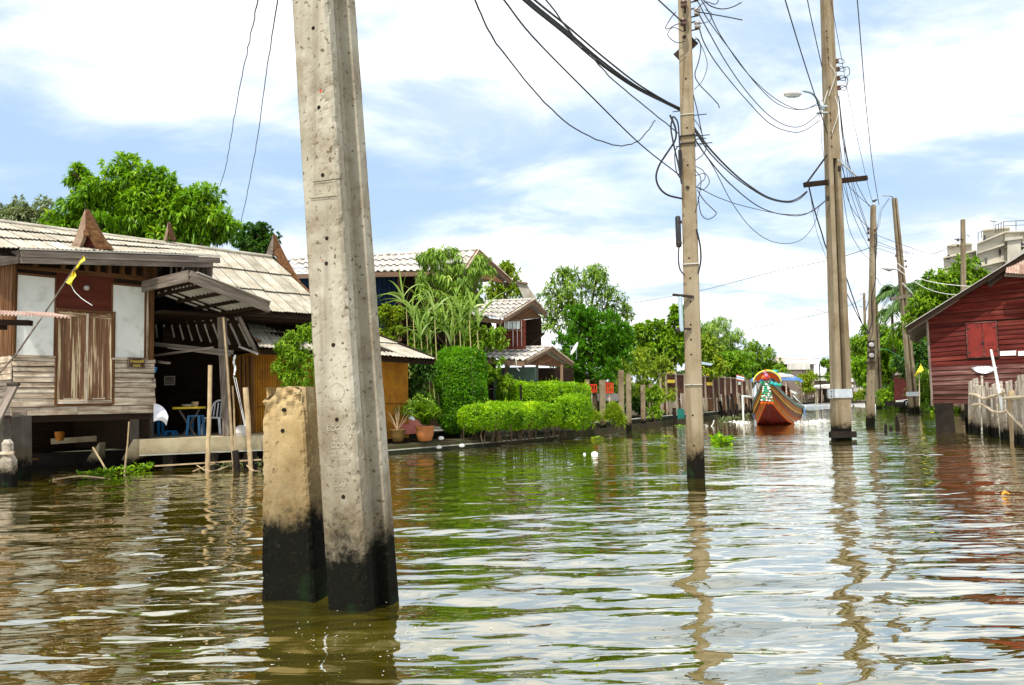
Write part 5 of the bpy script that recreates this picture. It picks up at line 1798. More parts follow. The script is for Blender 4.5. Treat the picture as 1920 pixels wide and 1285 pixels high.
tree('croton_shrub', 'yellowish green shrub between the tall pole and the sugar cane', [(725, 598, 18, 28), (740, 620, 16, 22), (722, 640, 22, 26), (745, 590, 10, 14)], 26.5, (730, 800, .4), 'lf_yellow', .16, .06, 14,
     cat='shrub', trunk_r=.05, seed=9)
tree('shrub', 'dark glossy shrub under the sugar cane beside the shed corner', [(790, 670, 30, 44), (775, 715, 24, 40), (800, 750, 30, 40), (880, 640, 40, 30), (930, 640, 20, 30), (925, 700, 20, 36), (945, 725, 22, 20)],
     26.8, (790, 800, .4), 'lf_mid', .15, .06, 15, cat='shrub', trunk_r=.05, seed=10)
tree('shrub', 'dark glossy shrub between the shed corner and the topiary', [(786, 690, 20, 36), (778, 735, 18, 40), (796, 765, 16, 30), (800, 700, 14, 30)], 24.4, (786, 800, .45), 'lf_dark', .14, .06, 26, cat='shrub', trunk_r=.03,
     gap=0, seed=41)
tree('mango_tree', 'rounded light green tree between the two upper gables', [(945, 530, 30, 34), (968, 552, 24, 26), (930, 560, 30, 24), (950, 505, 14, 14)], 38, (950, 700, .4), 'lf_yellow', .22, .07, 9, trunk_r=.12, seed=11)
tree('mango_tree', 'wide airy pale tree above the deep green round tree',
     [(1090, 535, 52, 32), (1045, 560, 36, 40), (1140, 565, 38, 40), (1085, 590, 60, 40), (1055, 520, 22, 18), (1120, 515, 24, 18), (1168, 590, 16, 24), (1030, 610, 34, 40)],
     42, (1090, 740, .4), 'lf_pale', .30, .07, 5.0, trunk_r=.2, sub=.32, k=7, seed=12, gap=.3)
tree('broadleaf_tree', 'deep green dense round tree behind the white satellite dish',
     [(1112, 635, 60, 50), (1075, 670, 42, 46), (1150, 660, 36, 50), (1110, 700, 64, 44), (1090, 600, 34, 22), (1060, 710, 30, 30), (1165, 640, 24, 36)],
     36.5, (1110, 790, .4), 'lf_dense', .26, .075, 10, trunk_r=.18, sub=.30, k=8, style='up', seed=13)
tree('tree', 'thin yellowish green tree behind the concrete posts', [(1190, 680, 32, 34), (1215, 710, 34, 34), (1180, 730, 34, 30), (1240, 690, 24, 24), (1235, 740, 30, 26)], 39, (1205, 790, .4), 'lf_yellow', .20, .05, 9,
     trunk_r=.07, gap=.3, seed=14)
tree('broadleaf_tree', 'big leaved tree just left of the mid canal pole', [(1228, 630, 34, 28), (1262, 618, 32, 26), (1245, 662, 44, 32), (1275, 650, 24, 40), (1205, 625, 20, 16), (1270, 590, 14, 14), (1225, 680, 40, 30)],
     46, (1250, 770, .4), 'lf_mid', .34, .15, 5.5, trunk_r=.16, k=7, seed=15)
tree('broadleaf_tree', 'yellow tipped big leaved tree right of the mid canal pole', [(1322, 660, 26, 30), (1336, 690, 26, 22), (1318, 700, 22, 20)], 50, (1320, 770, .4), 'lf_yellow', .32, .13, 5.5, trunk_r=.1, k=7, seed=16)
tree('bamboo_clump', 'feathery yellow green tree with drooping tips above the long pier wall', [(1345, 622, 40, 30), (1320, 640, 24, 40), (1375, 640, 28, 34), (1350, 660, 46, 34), (1385, 670, 22, 20)],
     62, (1350, 760, .4), 'lf_pale', .42, .055, 3.6, trunk_r=.14, style='droop', gap=.3, seed=17)
tree('broadleaf_tree', 'bright mid green tree above the boat side end of the pier wall', [(1362, 682, 28, 26), (1395, 680, 26, 24), (1380, 702, 36, 16)], 58, (1380, 760, .4), 'lf_mango', .28, .10, 6.5, trunk_r=.12, seed=18)
tree('feathery_tree', 'far feathery tree behind the bow of the boat', [(1425, 675, 32, 24), (1450, 692, 26, 18), (1405, 690, 24, 20), (1440, 705, 36, 14), (1408, 655, 18, 14), (1466, 700, 12, 8)], 84, (1430, 750, .4), 'lf_mid', .42, .11, 3.6,
     trunk_r=.15, gap=.25, seed=19)
tree('small_tree', 'small round tree left of the grooved pole in the far distance', [(1550, 683, 11, 10), (1556, 705, 12, 14), (1562, 690, 8, 14)], 104, (1552, 745, .4), 'lf_mid', .4, .14, 4, trunk_r=.1, seed=20)
tree('banana_bush', 'yellowish bush beside the canopy of the boat in the distance', [(1503, 715, 10, 14), (1520, 708, 12, 12), (1512, 728, 12, 14)], 96, (1510, 750, .4), 'lf_yellow', .4, .14, 4, trunk_r=.08, cat='bush', seed=21)
# right bank
tree('broadleaf_tree', 'broad green tree between the meter pole and the leaning pole', [(1672, 672, 36, 44), (1655, 700, 34, 40), (1695, 700, 38, 46), (1640, 672, 18, 30), (1690, 650, 26, 26), (1612, 690, 22, 20), (1625, 712, 22, 22),
                                                                       (1718, 690, 30, 50), (1735, 660, 22, 40)],
     78, (1680, 760, .4), 'lf_mango', .46, .15, 4.4, trunk_r=.25, k=8, seed=22)
tree('bush', 'low bright bush at the water between the distant poles', [(1662, 745, 18, 16), (1685, 740, 24, 20), (1700, 752, 16, 12), (1670, 755, 26, 9)], 71, (1680, 762, .2), 'lf_mid', .30, .10, 9, cat='bush', trunk_r=.05, seed=23)
tree('broadleaf_tree', 'tall light green tree rising behind the red house roof',
     [(1790, 540, 40, 40), (1750, 545, 34, 34), (1812, 505, 26, 24), (1825, 555, 34, 34), (1735, 580, 34, 30), (1775, 590, 50, 40), (1720, 600, 26, 26), (1835, 520, 18, 16), (1870, 560, 36, 30), (1860, 530, 22, 14), (1890, 525, 18, 14)],
     50, (1790, 760, .4), 'lf_mid', .36, .12, 5.5, trunk_r=.25, k=8, seed=24)
tree('banana_plant', 'clump of large strap leaves left of the red house post', [(1734, 730, 12, 22), (1740, 750, 12, 18), (1728, 745, 8, 14)], 54, (1735, 766, .3), 'lf_pale', .9, .14, 2.2, cat='plant', trunk_r=.05, style='up', k=5, seed=25)
tree('bush', 'green creeper bank seen under the red house', [(1770, 770, 30, 9), (1812, 768, 26, 9), (1790, 764, 40, 7)], 52, (1790, 772, .3), 'lf_mid', .24, .09, 14, cat='bush', trunk_r=.03, seed=26)
tree('bush', 'small leafy weeds beside the grey fence at the right edge', [(1900, 760, 14, 14), (1880, 770, 14, 10)], 26, (1900, 790, .3), 'lf_mid', .12, .05, 30, cat='bush', trunk_r=.02, seed=27)
tree('tall_grass', 'bright weeds growing among the concrete posts on the left bank', [(1112, 790, 16, 12), (1148, 785, 14, 14), (1160, 792, 10, 8), (1150, 772, 10, 8)], 30.5, (1130, 800, .3), 'lf_yellow', .28, .035, 24, cat='weeds',
     trunk_r=.02, style='up', limbs=False, seed=28)
tree('vine', 'green vine tangled between the last two concrete posts', [(1232, 750, 10, 26), (1226, 775, 14, 16), (1218, 742, 10, 14)], 36, (1228, 795, .3), 'lf_mid', .16, .06, 22, cat='vine', trunk_r=.03, seed=29)
tree('flower_bush', 'thin yellowish weeds behind the pink hull below the shed wall', [(728, 775, 16, 12), (755, 772, 18, 14), (745, 782, 24, 8)], 23.2, (740, 800, .4), 'lf_yellow', .13, .03, 30, cat='weeds', trunk_r=.02, seed=30, gap=.3)


for args in (
        ('broadleaf_tree', 'wide dark tree filling the gap left of the big leaved tree', [(1195, 655, 40, 34), (1215, 690, 44, 40), (1160, 700, 30, 40)], 52, (1200, 780, .3), 'lf_mid', .32, .13, 6),
        ('broadleaf_tree', 'broad mid green tree line behind the long pier wall', [(1310, 660, 40, 40), (1350, 680, 40, 30), (1400, 695, 40, 22), (1440, 700, 30, 16)], 92, (1350, 750, .3), 'lf_dark', .5, .2, 3.5),
        ('broadleaf_tree', 'round green tree behind the meter pole and its neighbour', [(1615, 665, 30, 34), (1640, 640, 34, 34), (1660, 690, 40, 50), (1625, 710, 30, 30)], 92, (1630, 750, .3), 'lf_mid', .5, .18, 4),
        ('broadleaf_tree', 'leafy tree between the leaning pole and the red house eave', [(1715, 640, 34, 40), (1735, 690, 30, 50), (1700, 690, 30, 40)], 70, (1720, 755, .3), 'lf_mango', .4, .15, 5),
        ('broadleaf_shrub', 'dark undergrowth behind the second hedge and the posts', [(1060, 745, 50, 40), (1110, 750, 50, 40), (1160, 752, 44, 34)], 42, (1100, 790, .3), 'lf_dark', .30, .12, 9),
        ('broadleaf_shrub', 'dark undergrowth left of the pier wall behind the thin tree', [(1205, 752, 44, 34), (1250, 745, 40, 36)], 47, (1220, 780, .3), 'lf_dark', .30, .12, 9),
        ('broadleaf_shrub', 'dark undergrowth showing above the pier wall', [(1300, 715, 36, 26), (1345, 712, 36, 24), (1385, 712, 30, 18)], 66, (1340, 750, .3), 'lf_dark', .36, .14, 7),
        ('broadleaf_shrub', 'dark undergrowth at the foot of the right bank tree', [(1655, 740, 30, 20), (1700, 740, 36, 22), (1735, 735, 26, 26)], 84, (1690, 758, .3), 'lf_dark', .4, .15, 6),
        ('broadleaf_shrub', 'dark undergrowth behind the red house', [(1770, 700, 50, 50), (1730, 690, 40, 50), (1850, 640, 60, 70)], 58, (1780, 758, .3), 'lf_dark', .4, .15, 5)):
    tree(*args, cat='shrub', trunk_r=.06, gap=0, k=7, seed=hash(args[1]) % 97 if False else len(args[1]))


# distant palms
def palm(label, px, py, Y, base, n, Lf, mat='lf_palm', r=.14, seed=1, cat='palm tree', trunk=True, name='palm_tree', leaflet=.5, drop=.9, elr=(-.1, 1.1)):
    rng = np.random.default_rng(seed)
    c = at(px, py, Y)
    b = at(base[0], base[1], Y)
    b.z = base[2]
    t = thing(name, label, cat, b)
    if trunk:
        MB().tube([b, b.lerp(c, .5) + Vector((r, 0, 0)), c], [r * 1.3, r, r * .8], 8).build('trunk', M['trunk'], t)
    for i in range(n):
        az = 2 * math.pi * i / n + rng.uniform(-.3, .3)
        el = rng.uniform(*elr)
        d = Vector((math.cos(az) * math.cos(el), math.sin(az) * math.cos(el), math.sin(el)))
        pts = []
        for k in range(9):
            s = k / 8
            pts.append(c + d * Lf * s + Vector((0, 0, -drop * Lf * s * s * (.5 + .5 * math.cos(el)))))
        C, D, U, R = [], [], [], []
        for k in range(1, 9):
            tng = (pts[k] - pts[k - 1]).normalized()
            side = tng.cross(Vector((0, 0, 1))).normalized()
            for q in range(4):
                p = pts[k - 1].lerp(pts[k], q / 4)
                for sg in (-1, 1):
                    C.append(tuple(p))
                    D.append(tuple(side * sg + tng * .7 + Vector((0, 0, -.35)) + Vector(tuple(rng.normal(size=3))) * .08))
                    U.append((0, 0, 1))
                    R.append(rng.random())
        n_ = len(C)
        sc = np.array([math.sin(math.pi * min(1, .12 + (j // 2) / (n_ / 2))) * .8 + .25 for j in range(n_)])
        V, F = leaves_np(np.array(C), np.array(D), np.array(U, dtype=float), Lf * leaflet * sc, np.full(n_, Lf * .045), fold=.05, droop=.15)
        f = np_mesh('frond', V, F, M[mat], t, attr=np.array(R), origin=c)
        NLEAF[0] += n_


palm('dark coconut palm behind the crossarm of the leaning pole', 1690, 550, 70, (1698, 760, .3), 15, 3.0, seed=4)
palm('second palm lower left of the leaning pole crossarm', 1672, 580, 74, (1676, 760, .3), 11, 2.0, seed=5)
palm('palm crown drooping right of the leaning pole', 1722, 545, 64, (1722, 760, .3), 14, 2.7, seed=6)
palm('sliver of a bright palm frond at the far left edge', -8, 418, 34, (-8, 640, .3), 7, 1.2, mat='lf_mango', seed=7)
palm('short banana like palm just above the right bank roof line', 1700, 610, 66, (1704, 760, .3), 9, 1.9, mat='lf_pale', seed=8)


# sugar cane: stalks with long arching blades
def cane():
    rng = np.random.default_rng(9)
    t = thing('sugar_cane', 'clump of tall sugar cane with long arching pale blades', 'sugar cane', at(835, 800, 25.6))
    tops = [(762, 580, 745, 505), (775, 600, 768, 540), (800, 620, 795, 520), (815, 600, 812, 500), (835, 610, 830, 560), (850, 600, 852, 520), (862, 620, 866, 540), (880, 600, 890, 540),
            (895, 620, 905, 555), (790, 640, 780, 590), (845, 650, 846, 590), (870, 640, 880, 600), (808, 650, 800, 600)]
    for i, (bx, by, tx, ty) in enumerate(tops):
        Y = 25.4 + rng.uniform(-.5, .6)
        b, c = at(bx + 8, 760, Y), at(bx, by, Y)
        MB().tube([b, c], [.025, .018], 5).build('stalk', M['cane_stalk'], t)
        e = at(tx, ty, Y)
        n = 9
        for k in range(n):
            s0 = rng.uniform(0, .8)
            p0 = c.lerp(e, s0 * .5)
            az = rng.uniform(0, 6.28)
            lean = rng.uniform(.15, .8)
            L = rng.uniform(.8, 1.5)
            d = ((e - c).normalized() + Vector((math.cos(az) * lean, math.sin(az) * lean * .6, 0))).normalized()
            side = d.cross(Vector((math.cos(az + .5), math.sin(az + .5), .3))).normalized()
            V, F = [], []
            m = 9
            for j in range(m + 1):
                s = j / m
                p = p0 + d * L * s + Vector((math.cos(az) * .35 * s * s * L, 0, -lean * 1.05 * L * s ** 2.4))
                w_ = .042 * (math.sin(math.pi * min(1, s * .9 + .12)) ** .6) * (1 - s * .6)
                V += [p - side * w_, p + Vector((0, 0, -.006)), p + side * w_]
            for j in range(m):
                for q in range(2):
                    F.append((j * 3 + q, j * 3 + q + 1, (j + 1) * 3 + q + 1, (j + 1) * 3 + q))
            np_mesh('blade', np.array([tuple(v) for v in V]), np.array(F), M['lf_cane'], t, attr=np.full(len(F), rng.random()), origin=p0)


M['cane_stalk'] = pm('cane_stalk', [(0.28, 0.26, 0.08), (0.40, 0.36, 0.16)], scale=6, rough=0.5, bump=0.1)
cane()


# ------------------------------------------------------------------ clipped hedges
def hedge(name, label, A, B, wd, z0, z1, mat, dens, L, W, seed, stems=0, nround=.22, cat='hedge', taper=0.0):
    """rounded box between ground points A and B, covered with small leaves; bumpy outline"""
    rng = np.random.default_rng(seed)
    A, B = Vector(A), Vector(B)
    u = (B - A)
    Ln = u.length
    u.normalize()
    v = Vector((-u.y, u.x, 0))
    c = (A + B) / 2
    t = thing(name, label, cat, (c.x, c.y, z0))
    hx, hy, hz = Ln / 2, wd / 2, (z1 - z0) / 2
    area = 2 * (Ln * wd + (Ln + wd) * (z1 - z0))
    n = int(area * dens)
    r = nround
    pts = rng.uniform(-1, 1, (n * 2, 3))
    ax = rng.choice(3, n * 2, p=np.array([wd * hz * 2, Ln * hz * 2, Ln * wd]) / (wd * hz * 2 + Ln * hz * 2 + Ln * wd))
    sg = rng.choice([-1, 1], n * 2)
    pts[np.arange(n * 2), ax] = sg
    P = pts[:n] * np.array([hx, hy, hz])
    inner = np.clip(P, -np.array([hx - r, hy - r, hz - r]), np.array([hx - r, hy - r, hz - r]))
    nr = P - inner
    nr /= np.linalg.norm(nr, axis=1)[:, None] + 1e-9
    bump = np.array([mnoise.fractal(Vector((p[0] * 2.2 + seed, p[1] * 2.2, p[2] * 2.2)), .9, 2.0, 3) for p in P]) * .085
    P = inner + nr * (r + bump[:, None] + rng.uniform(-.05, .025, (n, 1)))
    if taper:
        P[:, :2] *= (1 - taper * (1 - (P[:, 2:3] + hz) / (2 * hz)))
    Ru = np.array([tuple(u), tuple(v), (0, 0, 1)])
    cc = np.array([c.x, c.y, (z0 + z1) / 2])
    Wp = P @ Ru + cc
    Wn = nr @ Ru
    D = Wn * .7 + sph(n, rng) * .9 + np.array([0, 0, .25])
    V, F = leaves_np(Wp, D, Wn + np.array([0, 0, .6]) + sph(n, rng) * .5, L * rng.uniform(.6, 1.4, n), W * rng.uniform(.7, 1.2, n))
    patch = np.array([mnoise.fractal(Vector((p[0] * 1.6 + seed, p[1] * 1.6, p[2] * 1.6 + 5)), .9, 2.0, 3) for p in P])
    rn = np.clip(.12 + rng.random(n) * .55 + .35 * patch + .22 * np.clip(nr[:, 2], 0, 1), 0, 1)  # leaves facing up get paler, the sunlit top is put into their colour
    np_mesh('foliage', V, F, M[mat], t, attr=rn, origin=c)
    NLEAF[0] += n
    # stray shoots standing proud of the clipped faces
    ns_ = int(area * 6)
    qi = rng.integers(0, n, ns_)
    up_ = Wn[qi] * .6 + np.array([0, 0, .8]) + sph(ns_, rng) * .3
    C2 = np.concatenate([Wp[qi] + up_ * f_ for f_ in (.03, .06, .09, .12)])
    D2 = np.concatenate([up_ + sph(ns_, rng) * .9 for _ in range(4)])
    V2_, F2_ = leaves_np(C2, D2, np.tile([0, 0, 1.0], (len(C2), 1)) + sph(len(C2), rng) * .4, L * rng.uniform(.5, 1.1, len(C2)), W * rng.uniform(.6, 1.0, len(C2)))
    tag(np_mesh('stray_shoots', V2_, F2_, M[mat], t, attr=rng.uniform(.5, 1, len(C2)), origin=c), kind='stuff')
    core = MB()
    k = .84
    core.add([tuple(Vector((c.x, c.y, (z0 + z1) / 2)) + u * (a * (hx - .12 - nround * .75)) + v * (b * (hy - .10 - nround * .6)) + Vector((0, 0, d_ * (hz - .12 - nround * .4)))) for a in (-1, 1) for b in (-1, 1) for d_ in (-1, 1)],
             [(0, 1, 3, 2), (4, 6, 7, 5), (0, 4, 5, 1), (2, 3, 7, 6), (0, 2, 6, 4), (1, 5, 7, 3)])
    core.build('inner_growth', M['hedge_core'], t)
    if stems:
        for i in range(stems):
            a = rng.uniform(-hx * .95, hx * .95)
            b = rng.uniform(-hy * .9, hy * .9)
            p = Vector((c.x, c.y, 0)) + u * a + v * b
            MB().tube([p + Vector((0, 0, .12)), p + Vector((rng.uniform(-.08, .08), rng.uniform(-.08, .08), (z0 + .1) * .6)), p + Vector((rng.uniform(-.15, .15), 0, z0 + .25))], [.02, .016, .012], 5).build(
                'stem', M['trunk'], t)
    return t


tc_ = at(866, 770, 25.2)
hedge('topiary_bush', 'tall clipped topiary block with flat bright top', (tc_.x - .82, 25.2, 0), (tc_.x + .76, 25.6, 0), 1.5, .40, 3.06, 'lf_topiary', 1500, .065, .04, 31, nround=.62, cat='topiary', taper=.10)
hA, hB = onz(905, 832, .15), onz(1084, 816, .15)
hB2 = hB + (hA - hB) * .02
uh = (hB - hA).normalized()
vh = Vector((-uh.y, uh.x, 0))
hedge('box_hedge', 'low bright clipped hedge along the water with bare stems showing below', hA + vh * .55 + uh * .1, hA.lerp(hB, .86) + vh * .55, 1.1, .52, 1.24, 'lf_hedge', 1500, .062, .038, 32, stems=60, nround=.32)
hC = hA.lerp(hB, .86)
gA, gB = at(952, 760, 27.0), at(1088, 760, 29.6)
hedge('box_hedge', 'taller clipped hedge standing behind the low waterside hedge', (gA.x, gA.y, 0), (gB.x, gB.y, 0), 1.3, .5, 1.92, 'lf_hedge', 1200, .07, .042, 33, stems=12, nround=.34)
kA, kB = at(1066, 790, 26.6), at(1086, 790, 28.0)
hedge('box_hedge', 'short end block of hedge nearest the concrete posts', (kA.x, kA.y, 0), (kB.x, kB.y, 0), 1.0, .42, 1.45, 'lf_hedge', 1400, .062, .038, 34, stems=10, nround=.3)
MB_ = MB()
tag(MB().tube([at(976, 722, 25.6), at(977, 760, 25.6)], .04, 6).build('iron_stake', M['black_stain']), 'short black stake sticking up between the two hedges', 'stake')


# ------------------------------------------------------------------ pots, covered hull
def pot(label, px, ptop, pbot, rpx, Y, mat, prof):
    c = at(px, pbot, Y)
    r = rpx * Y / FPX
    h = (pbot - ptop) * Y / FPX
    t = thing('flower_pot', label, 'flower pot', c)
    MB().lathe(c, [(r * a, h * b) for a, b in prof], 22).build('pot_bowl', M[mat], t, smooth=True)
    return t, c, r, h


pA, cA, rA, hA_ = pot('wide olive brown glazed pot with dry twigs by the tall pole', 746, 806, 829, 15, 22.4, 'olive_pot', [(.45, 0), (.62, .1), (.85, .5), (1.0, .95), (1.06, 1.0), (.96, 1.02), (.9, .9), (.1, .85)])
rg = np.random.default_rng(4)
for i in range(14):
    d = Vector((rg.uniform(-1, 1), rg.uniform(-.6, .6), 1.4)).normalized()
    L = rg.uniform(.3, .75)
    p = cA + Vector((0, 0, hA_ * .9))
    MB().tube([p, p + d * L * .5, p + d * L + Vector((d.x * .1, 0, .0))], [.010, .007, .003], 4).build('dry_twig', M['bamboo'], pA)
pB, cB, rB, hB_ = pot('large orange terracotta pot holding a bushy palm', 797, 799, 827, 18, 22.2, 'terracotta', [(.55, 0), (.72, .08), (.9, .45), (.92, .8), (1.02, .88), (1.06, 1.0), (.94, 1.0), (.9, .85), (.1, .8)])
palm('bushy little palm growing in the terracotta pot', 797, 796, 22.2, (797, 800, .62), 26, .80, mat='lf_mid', seed=12, cat='potted palm', trunk=False, name='potted_palm', leaflet=.28, drop=.28, elr=(.75, 1.5))
tree('broadleaf_shrub', 'variegated leafy stems leaning over the terracotta pot', [(775, 772, 16, 14), (812, 775, 14, 12), (790, 755, 22, 14)], 22.6, (800, 800, .5), 'lf_pale', .11, .045, 26, cat='plant', trunk_r=.012, gap=.4, seed=35)
hull = thing('covered_rowboat', 'pinkish red upturned boat with a white cover behind the pots', 'boat', at(750, 822, 23.4))
V, F = [], []
A_, B_ = at(694, 815, 23.2), at(793, 812, 23.9)
for i in range(13):
    s = i / 12
    c = A_.lerp(B_, s)
    c.z = .46
    hw = .50 * math.sin(math.pi * (.08 + .86 * s)) ** .6
    hh = .62 * math.sin(math.pi * (.1 + .80 * s)) ** .7
    for j in range(9):
        g = math.pi * j / 8
        V.append(c + Vector((0.2 * math.cos(g) * hw, -math.cos(g) * hw, hh * math.sin(g) ** .8)))
for i in range(12):
    for j in range(8):
        F.append((i * 9 + j, (i + 1) * 9 + j, (i + 1) * 9 + j + 1, i * 9 + j + 1))
MB().add(V, F).build('hull', M['tarp'], hull, smooth=True)
V2 = [v + Vector((0, -.012, .018)) for v in V]
F2 = [f for f in F if (f[0] % 9) in (2, 3, 4, 5, 6) and f[0] // 9 < 10]
MB().add(V2, F2).build('white_cover', M['canvas_white'], hull, smooth=True)
board('rubbing_strake', A_ + Vector((0, -.5, -.02)), B_ + Vector((0, -.42, .05)), .06, .03, M['tarp'], hull)
board('keel_block', at(700, 828, 22.9), at(790, 824, 23.3), .12, .1, M['wood_dark'], hull)
for (px, py, lb) in ((866, 837, 'white rounded stone on the lower ledge below the topiary'), (827, 823, 'flat white stone on the upper step beside the terracotta pot'),
                     (823, 840, 'small white stone lying on the lower ledge under the pots')):
    p = at(px, py, 22.4)
    tag(MB().lathe(p, [(.04, -.03), (.085, 0), (.07, .05), (.03, .07)], 9).build('stone', M['bottle']), lb, 'stone')

# ------------------------------------------------------------------ concrete posts on the left bank
posts = [(1101, 712, 800, 31.5, 8, 'pale concrete post half hidden by the hedge end'), (1129, 713, 791, 31, 11, 'first full concrete post right of the hedge'),
         (1164, 694, 788, 32.5, 10, 'tallest concrete post left of the dark footed post'), (1178, 702, 806, 31.3, 9, 'concrete post with a black foot standing in the water'),
         (1205, 722, 792, 35, 8, 'concrete post leaning among weeds, fifth from the hedge'), (1220, 721, 786, 38, 8, 'sixth concrete post wrapped in green vine'),
         (1233, 719, 782, 40, 7, 'last thin concrete post next to the pier wall')]
for (px, t0, b0, Y, w_, lb) in posts:
    a, b = at(px, t0, Y), at(px + 1, b0, Y)
    b.z = -.3 if 'water' in lb else .25
    ww = w_ * Y / FPX
    o = MB().bar(a, b, ww, ww * .8, (0, 1, 0)).build('concrete_post', M['concrete_pole'], R=axes((0, 0, 1), (0, 1, 0)))
    tag(o, lb, 'post', 'row of concrete posts on the left bank')
tag(MB().tube([at(1129, 780, 31), at(1178, 784, 31.4)], .05, 5).build('post_rail', M['cable_pale']), 'thin pale rail low between the concrete posts', 'rail')
for (x0, y0, x1, y1, lb) in ((1100, 722, 1119, 736, 'orange red crate left of the first concrete post'), (1135, 719, 1150, 737, 'bright red slatted basket right of the first concrete post')):
    t = thing('plastic_crate', lb, 'crate', at(x0, y1, 35))
    a, b = at(x0, y0, 35), at(x1, y1, 35)
    wx = (b.x - a.x)
    hz = a.z - b.z
    MB().box((a.x + wx / 2, 35.2, b.z + .02), (wx * .85, .3, .04)).build('crate_floor', M['red_plastic'], t)
    for zf_ in (.3, 1.0):
        MB().box((a.x + wx / 2, 35.05, b.z + hz * zf_), (wx, .03, .05)).build('rail', M['red_plastic'], t)
        MB().box((a.x + wx / 2, 35.35, b.z + hz * zf_), (wx, .03, .05)).build('rail', M['red_plastic'], t)
    for k in range(5):
        MB().box((a.x + wx * k / 4, 35.05, b.z + hz / 2), (.04, .03, hz)).build('slat', M['red_plastic'], t)
    MB().tube([at((x0 + x1) / 2, y1, 35.1), at((x0 + x1) / 2 + 1, y1 + 50, 35.1)], .03, 5).build('stand', M['wood_pale'], t)
tag(wallq('garden_sheet', [(1095, 738), (1160, 738), (1160, 752), (1095, 752)], 36.5, M['tile_grey'], parent=None), 'pale sheet leaning behind the concrete posts', 'sheet')

# ------------------------------------------------------------------ long pier wall of tin and planks
PA, PB = at(1236, 760, 41.5), at(1414, 760, 60)
PF = Frame((PA.x, PA.y), math.degrees(math.atan2(PB.x - PA.x, PB.y - PA.y)))
PL = math.hypot(PB.x - PA.x, PB.y - PA.y)
pw = thing('pier_wall', 'long waterside wall of dark rusty panels above split pale planks', 'wall', PF.p(0, 0, 0))


def pu(px):
    return PF.hit(px, 740)[0]


xs_ = [1238, 1248, 1267, 1283, 1300, 1322, 1336, 1347, 1359, 1370, 1381, 1391, 1399, 1405, 1411]
ztop = 2.62
for i in range(len(xs_) - 1):
    u0, u1 = pu(xs_[i]), pu(xs_[i + 1])
    zz_ = ztop + (.1 if i in (2,) else 0) + random.uniform(-.05, .05)
    P = [PF.p(u0, 0, 1.28), PF.p(u1, 0, 1.28), PF.p(u1, 0, zz_ - .02), PF.p(u0, 0, zz_)]
    MB().prism(P, PF.N * -.05).build('panel', M['rust_dark'] if i not in (12, 13) else M['wood_pale'], pw, R=axes((0, 0, 1), PF.N))
    MB().bar(PF.p(u0, .05, -.3 if i > 4 else .3), PF.p(u0, .03, zz_ + .08), .12, .09, PF.N).build('stile', M['stile'], pw, R=axes((0, 0, 1), PF.N))
    n = 4 if i < 9 else 2
    for k in range(n):
        a = u0 + (u1 - u0) * (k + .5) / n
        w_ = (u1 - u0) / n * random.uniform(.6, .98)
        MB().bar(PF.p(a, .02, random.uniform(.35, .62)), PF.p(a + random.uniform(-.03, .03), .02, 1.28 + random.uniform(-.08, .35)), w_, .03, PF.N).build('plank', M['wood_pale' if random.random() < .6 else 'wood_brown'], pw,
                                                                                                           R=axes((0, 0, 1), PF.N))
board('top_rail', PF.p(0, .02, ztop + .01), PF.p(PL, .02, ztop - .02), .05, .08, M['stile'], pw)
wk = [PF.p(0, -.1, .3), PF.p(PL, -.1, .3), PF.p(PL, -3, .3), PF.p(0, -3, .3)]
MB().prism(wk, (0, 0, .12)).build('walkway', M['wood_dark'], pw)
board('mud_board', PF.p(0, -.1, .35), PF.p(PL, -.1, .35), .5, .05, M['black_stain'], pw)
for i in range(7):
    a = pu(1345 + i * 9.5 + random.uniform(-2, 2))
    MB().bar(PF.p(a, .35, -.4), PF.p(a + random.uniform(-.3, .3), .2, random.uniform(.8, 1.6)), .16, .14, PF.N).build('mooring_post', M['black_stain'], pw)
for (x0, x1, y0, y1) in ((1250, 1263, 712.5, 718.5), (1250, 1263, 697, 700.5), (1324, 1334, 717, 723), (1324, 1334, 701.5, 704.5)):
    P = [PF.p(pu(x), .07, PF.hit(x, y)[1]) for x, y in ((x0, y1), (x1, y1), (x1, y0), (x0, y0))]
    MB().prism(P, PF.N * .03).build('yellow_board', M['yellow_paint'], pw)
P = [PF.p(pu(x), .5, PF.hit(x, y, .5)[1]) for x, y in ((1252, 790), (1264, 788), (1263, 768), (1251, 768))]
MB().prism(P, PF.N * .05).build('hanging_net', M['net'], pw)
MB().tube([PF.p(pu(1375), .6, -.3), PF.p(pu(1375), .6, 1.32), PF.p(pu(1376), .6, 1.36), PF.p(pu(1391), .6, 1.30)], .07, 8).build('white_pipe', M['canvas_white'], pw)
P = [PF.p(pu(x), .08, PF.hit(x, y)[1]) for x, y in ((1383, 722), (1387, 722), (1387, 716), (1383, 716))]
MB().prism(P, PF.N * .03).build('notice', M['canvas_white'], pw)
sr = thing('awning_roof', 'thin blue grey awning edge just right of the mid canal pole', 'awning', at(1320, 683, 44))
field('roof_sheet', [at(1300, 676, 47), at(1338, 682, 47), at(1300, 681, 44), at(1333, 686, 44)], 2, 1, M['steel_blue'], sr, waves=6)
board('awning_edge', at(1300, 683, 43.9), at(1334, 688, 43.9), .06, .05, M['wood_dark'], sr)
mp_ = MB().tube([at(1264, 765, 38.5), Vector((at(1266, 800, 38.5).x, 38.5, -.3))], .09, 6).build('mooring_post', M['black_stain'])
tag(mp_, 'black mooring post in front of the teal net', 'post')
tag(MB().tube(catmull([at(1322, 797, 37), at(1330, 801, 37), at(1336, 797, 37), at(1339, 788, 37)], 4), .03, 5).build('bent_hose', M['cable_pale']), 'bent pale hose dipping into the water right of the mid canal pole', 'hose')

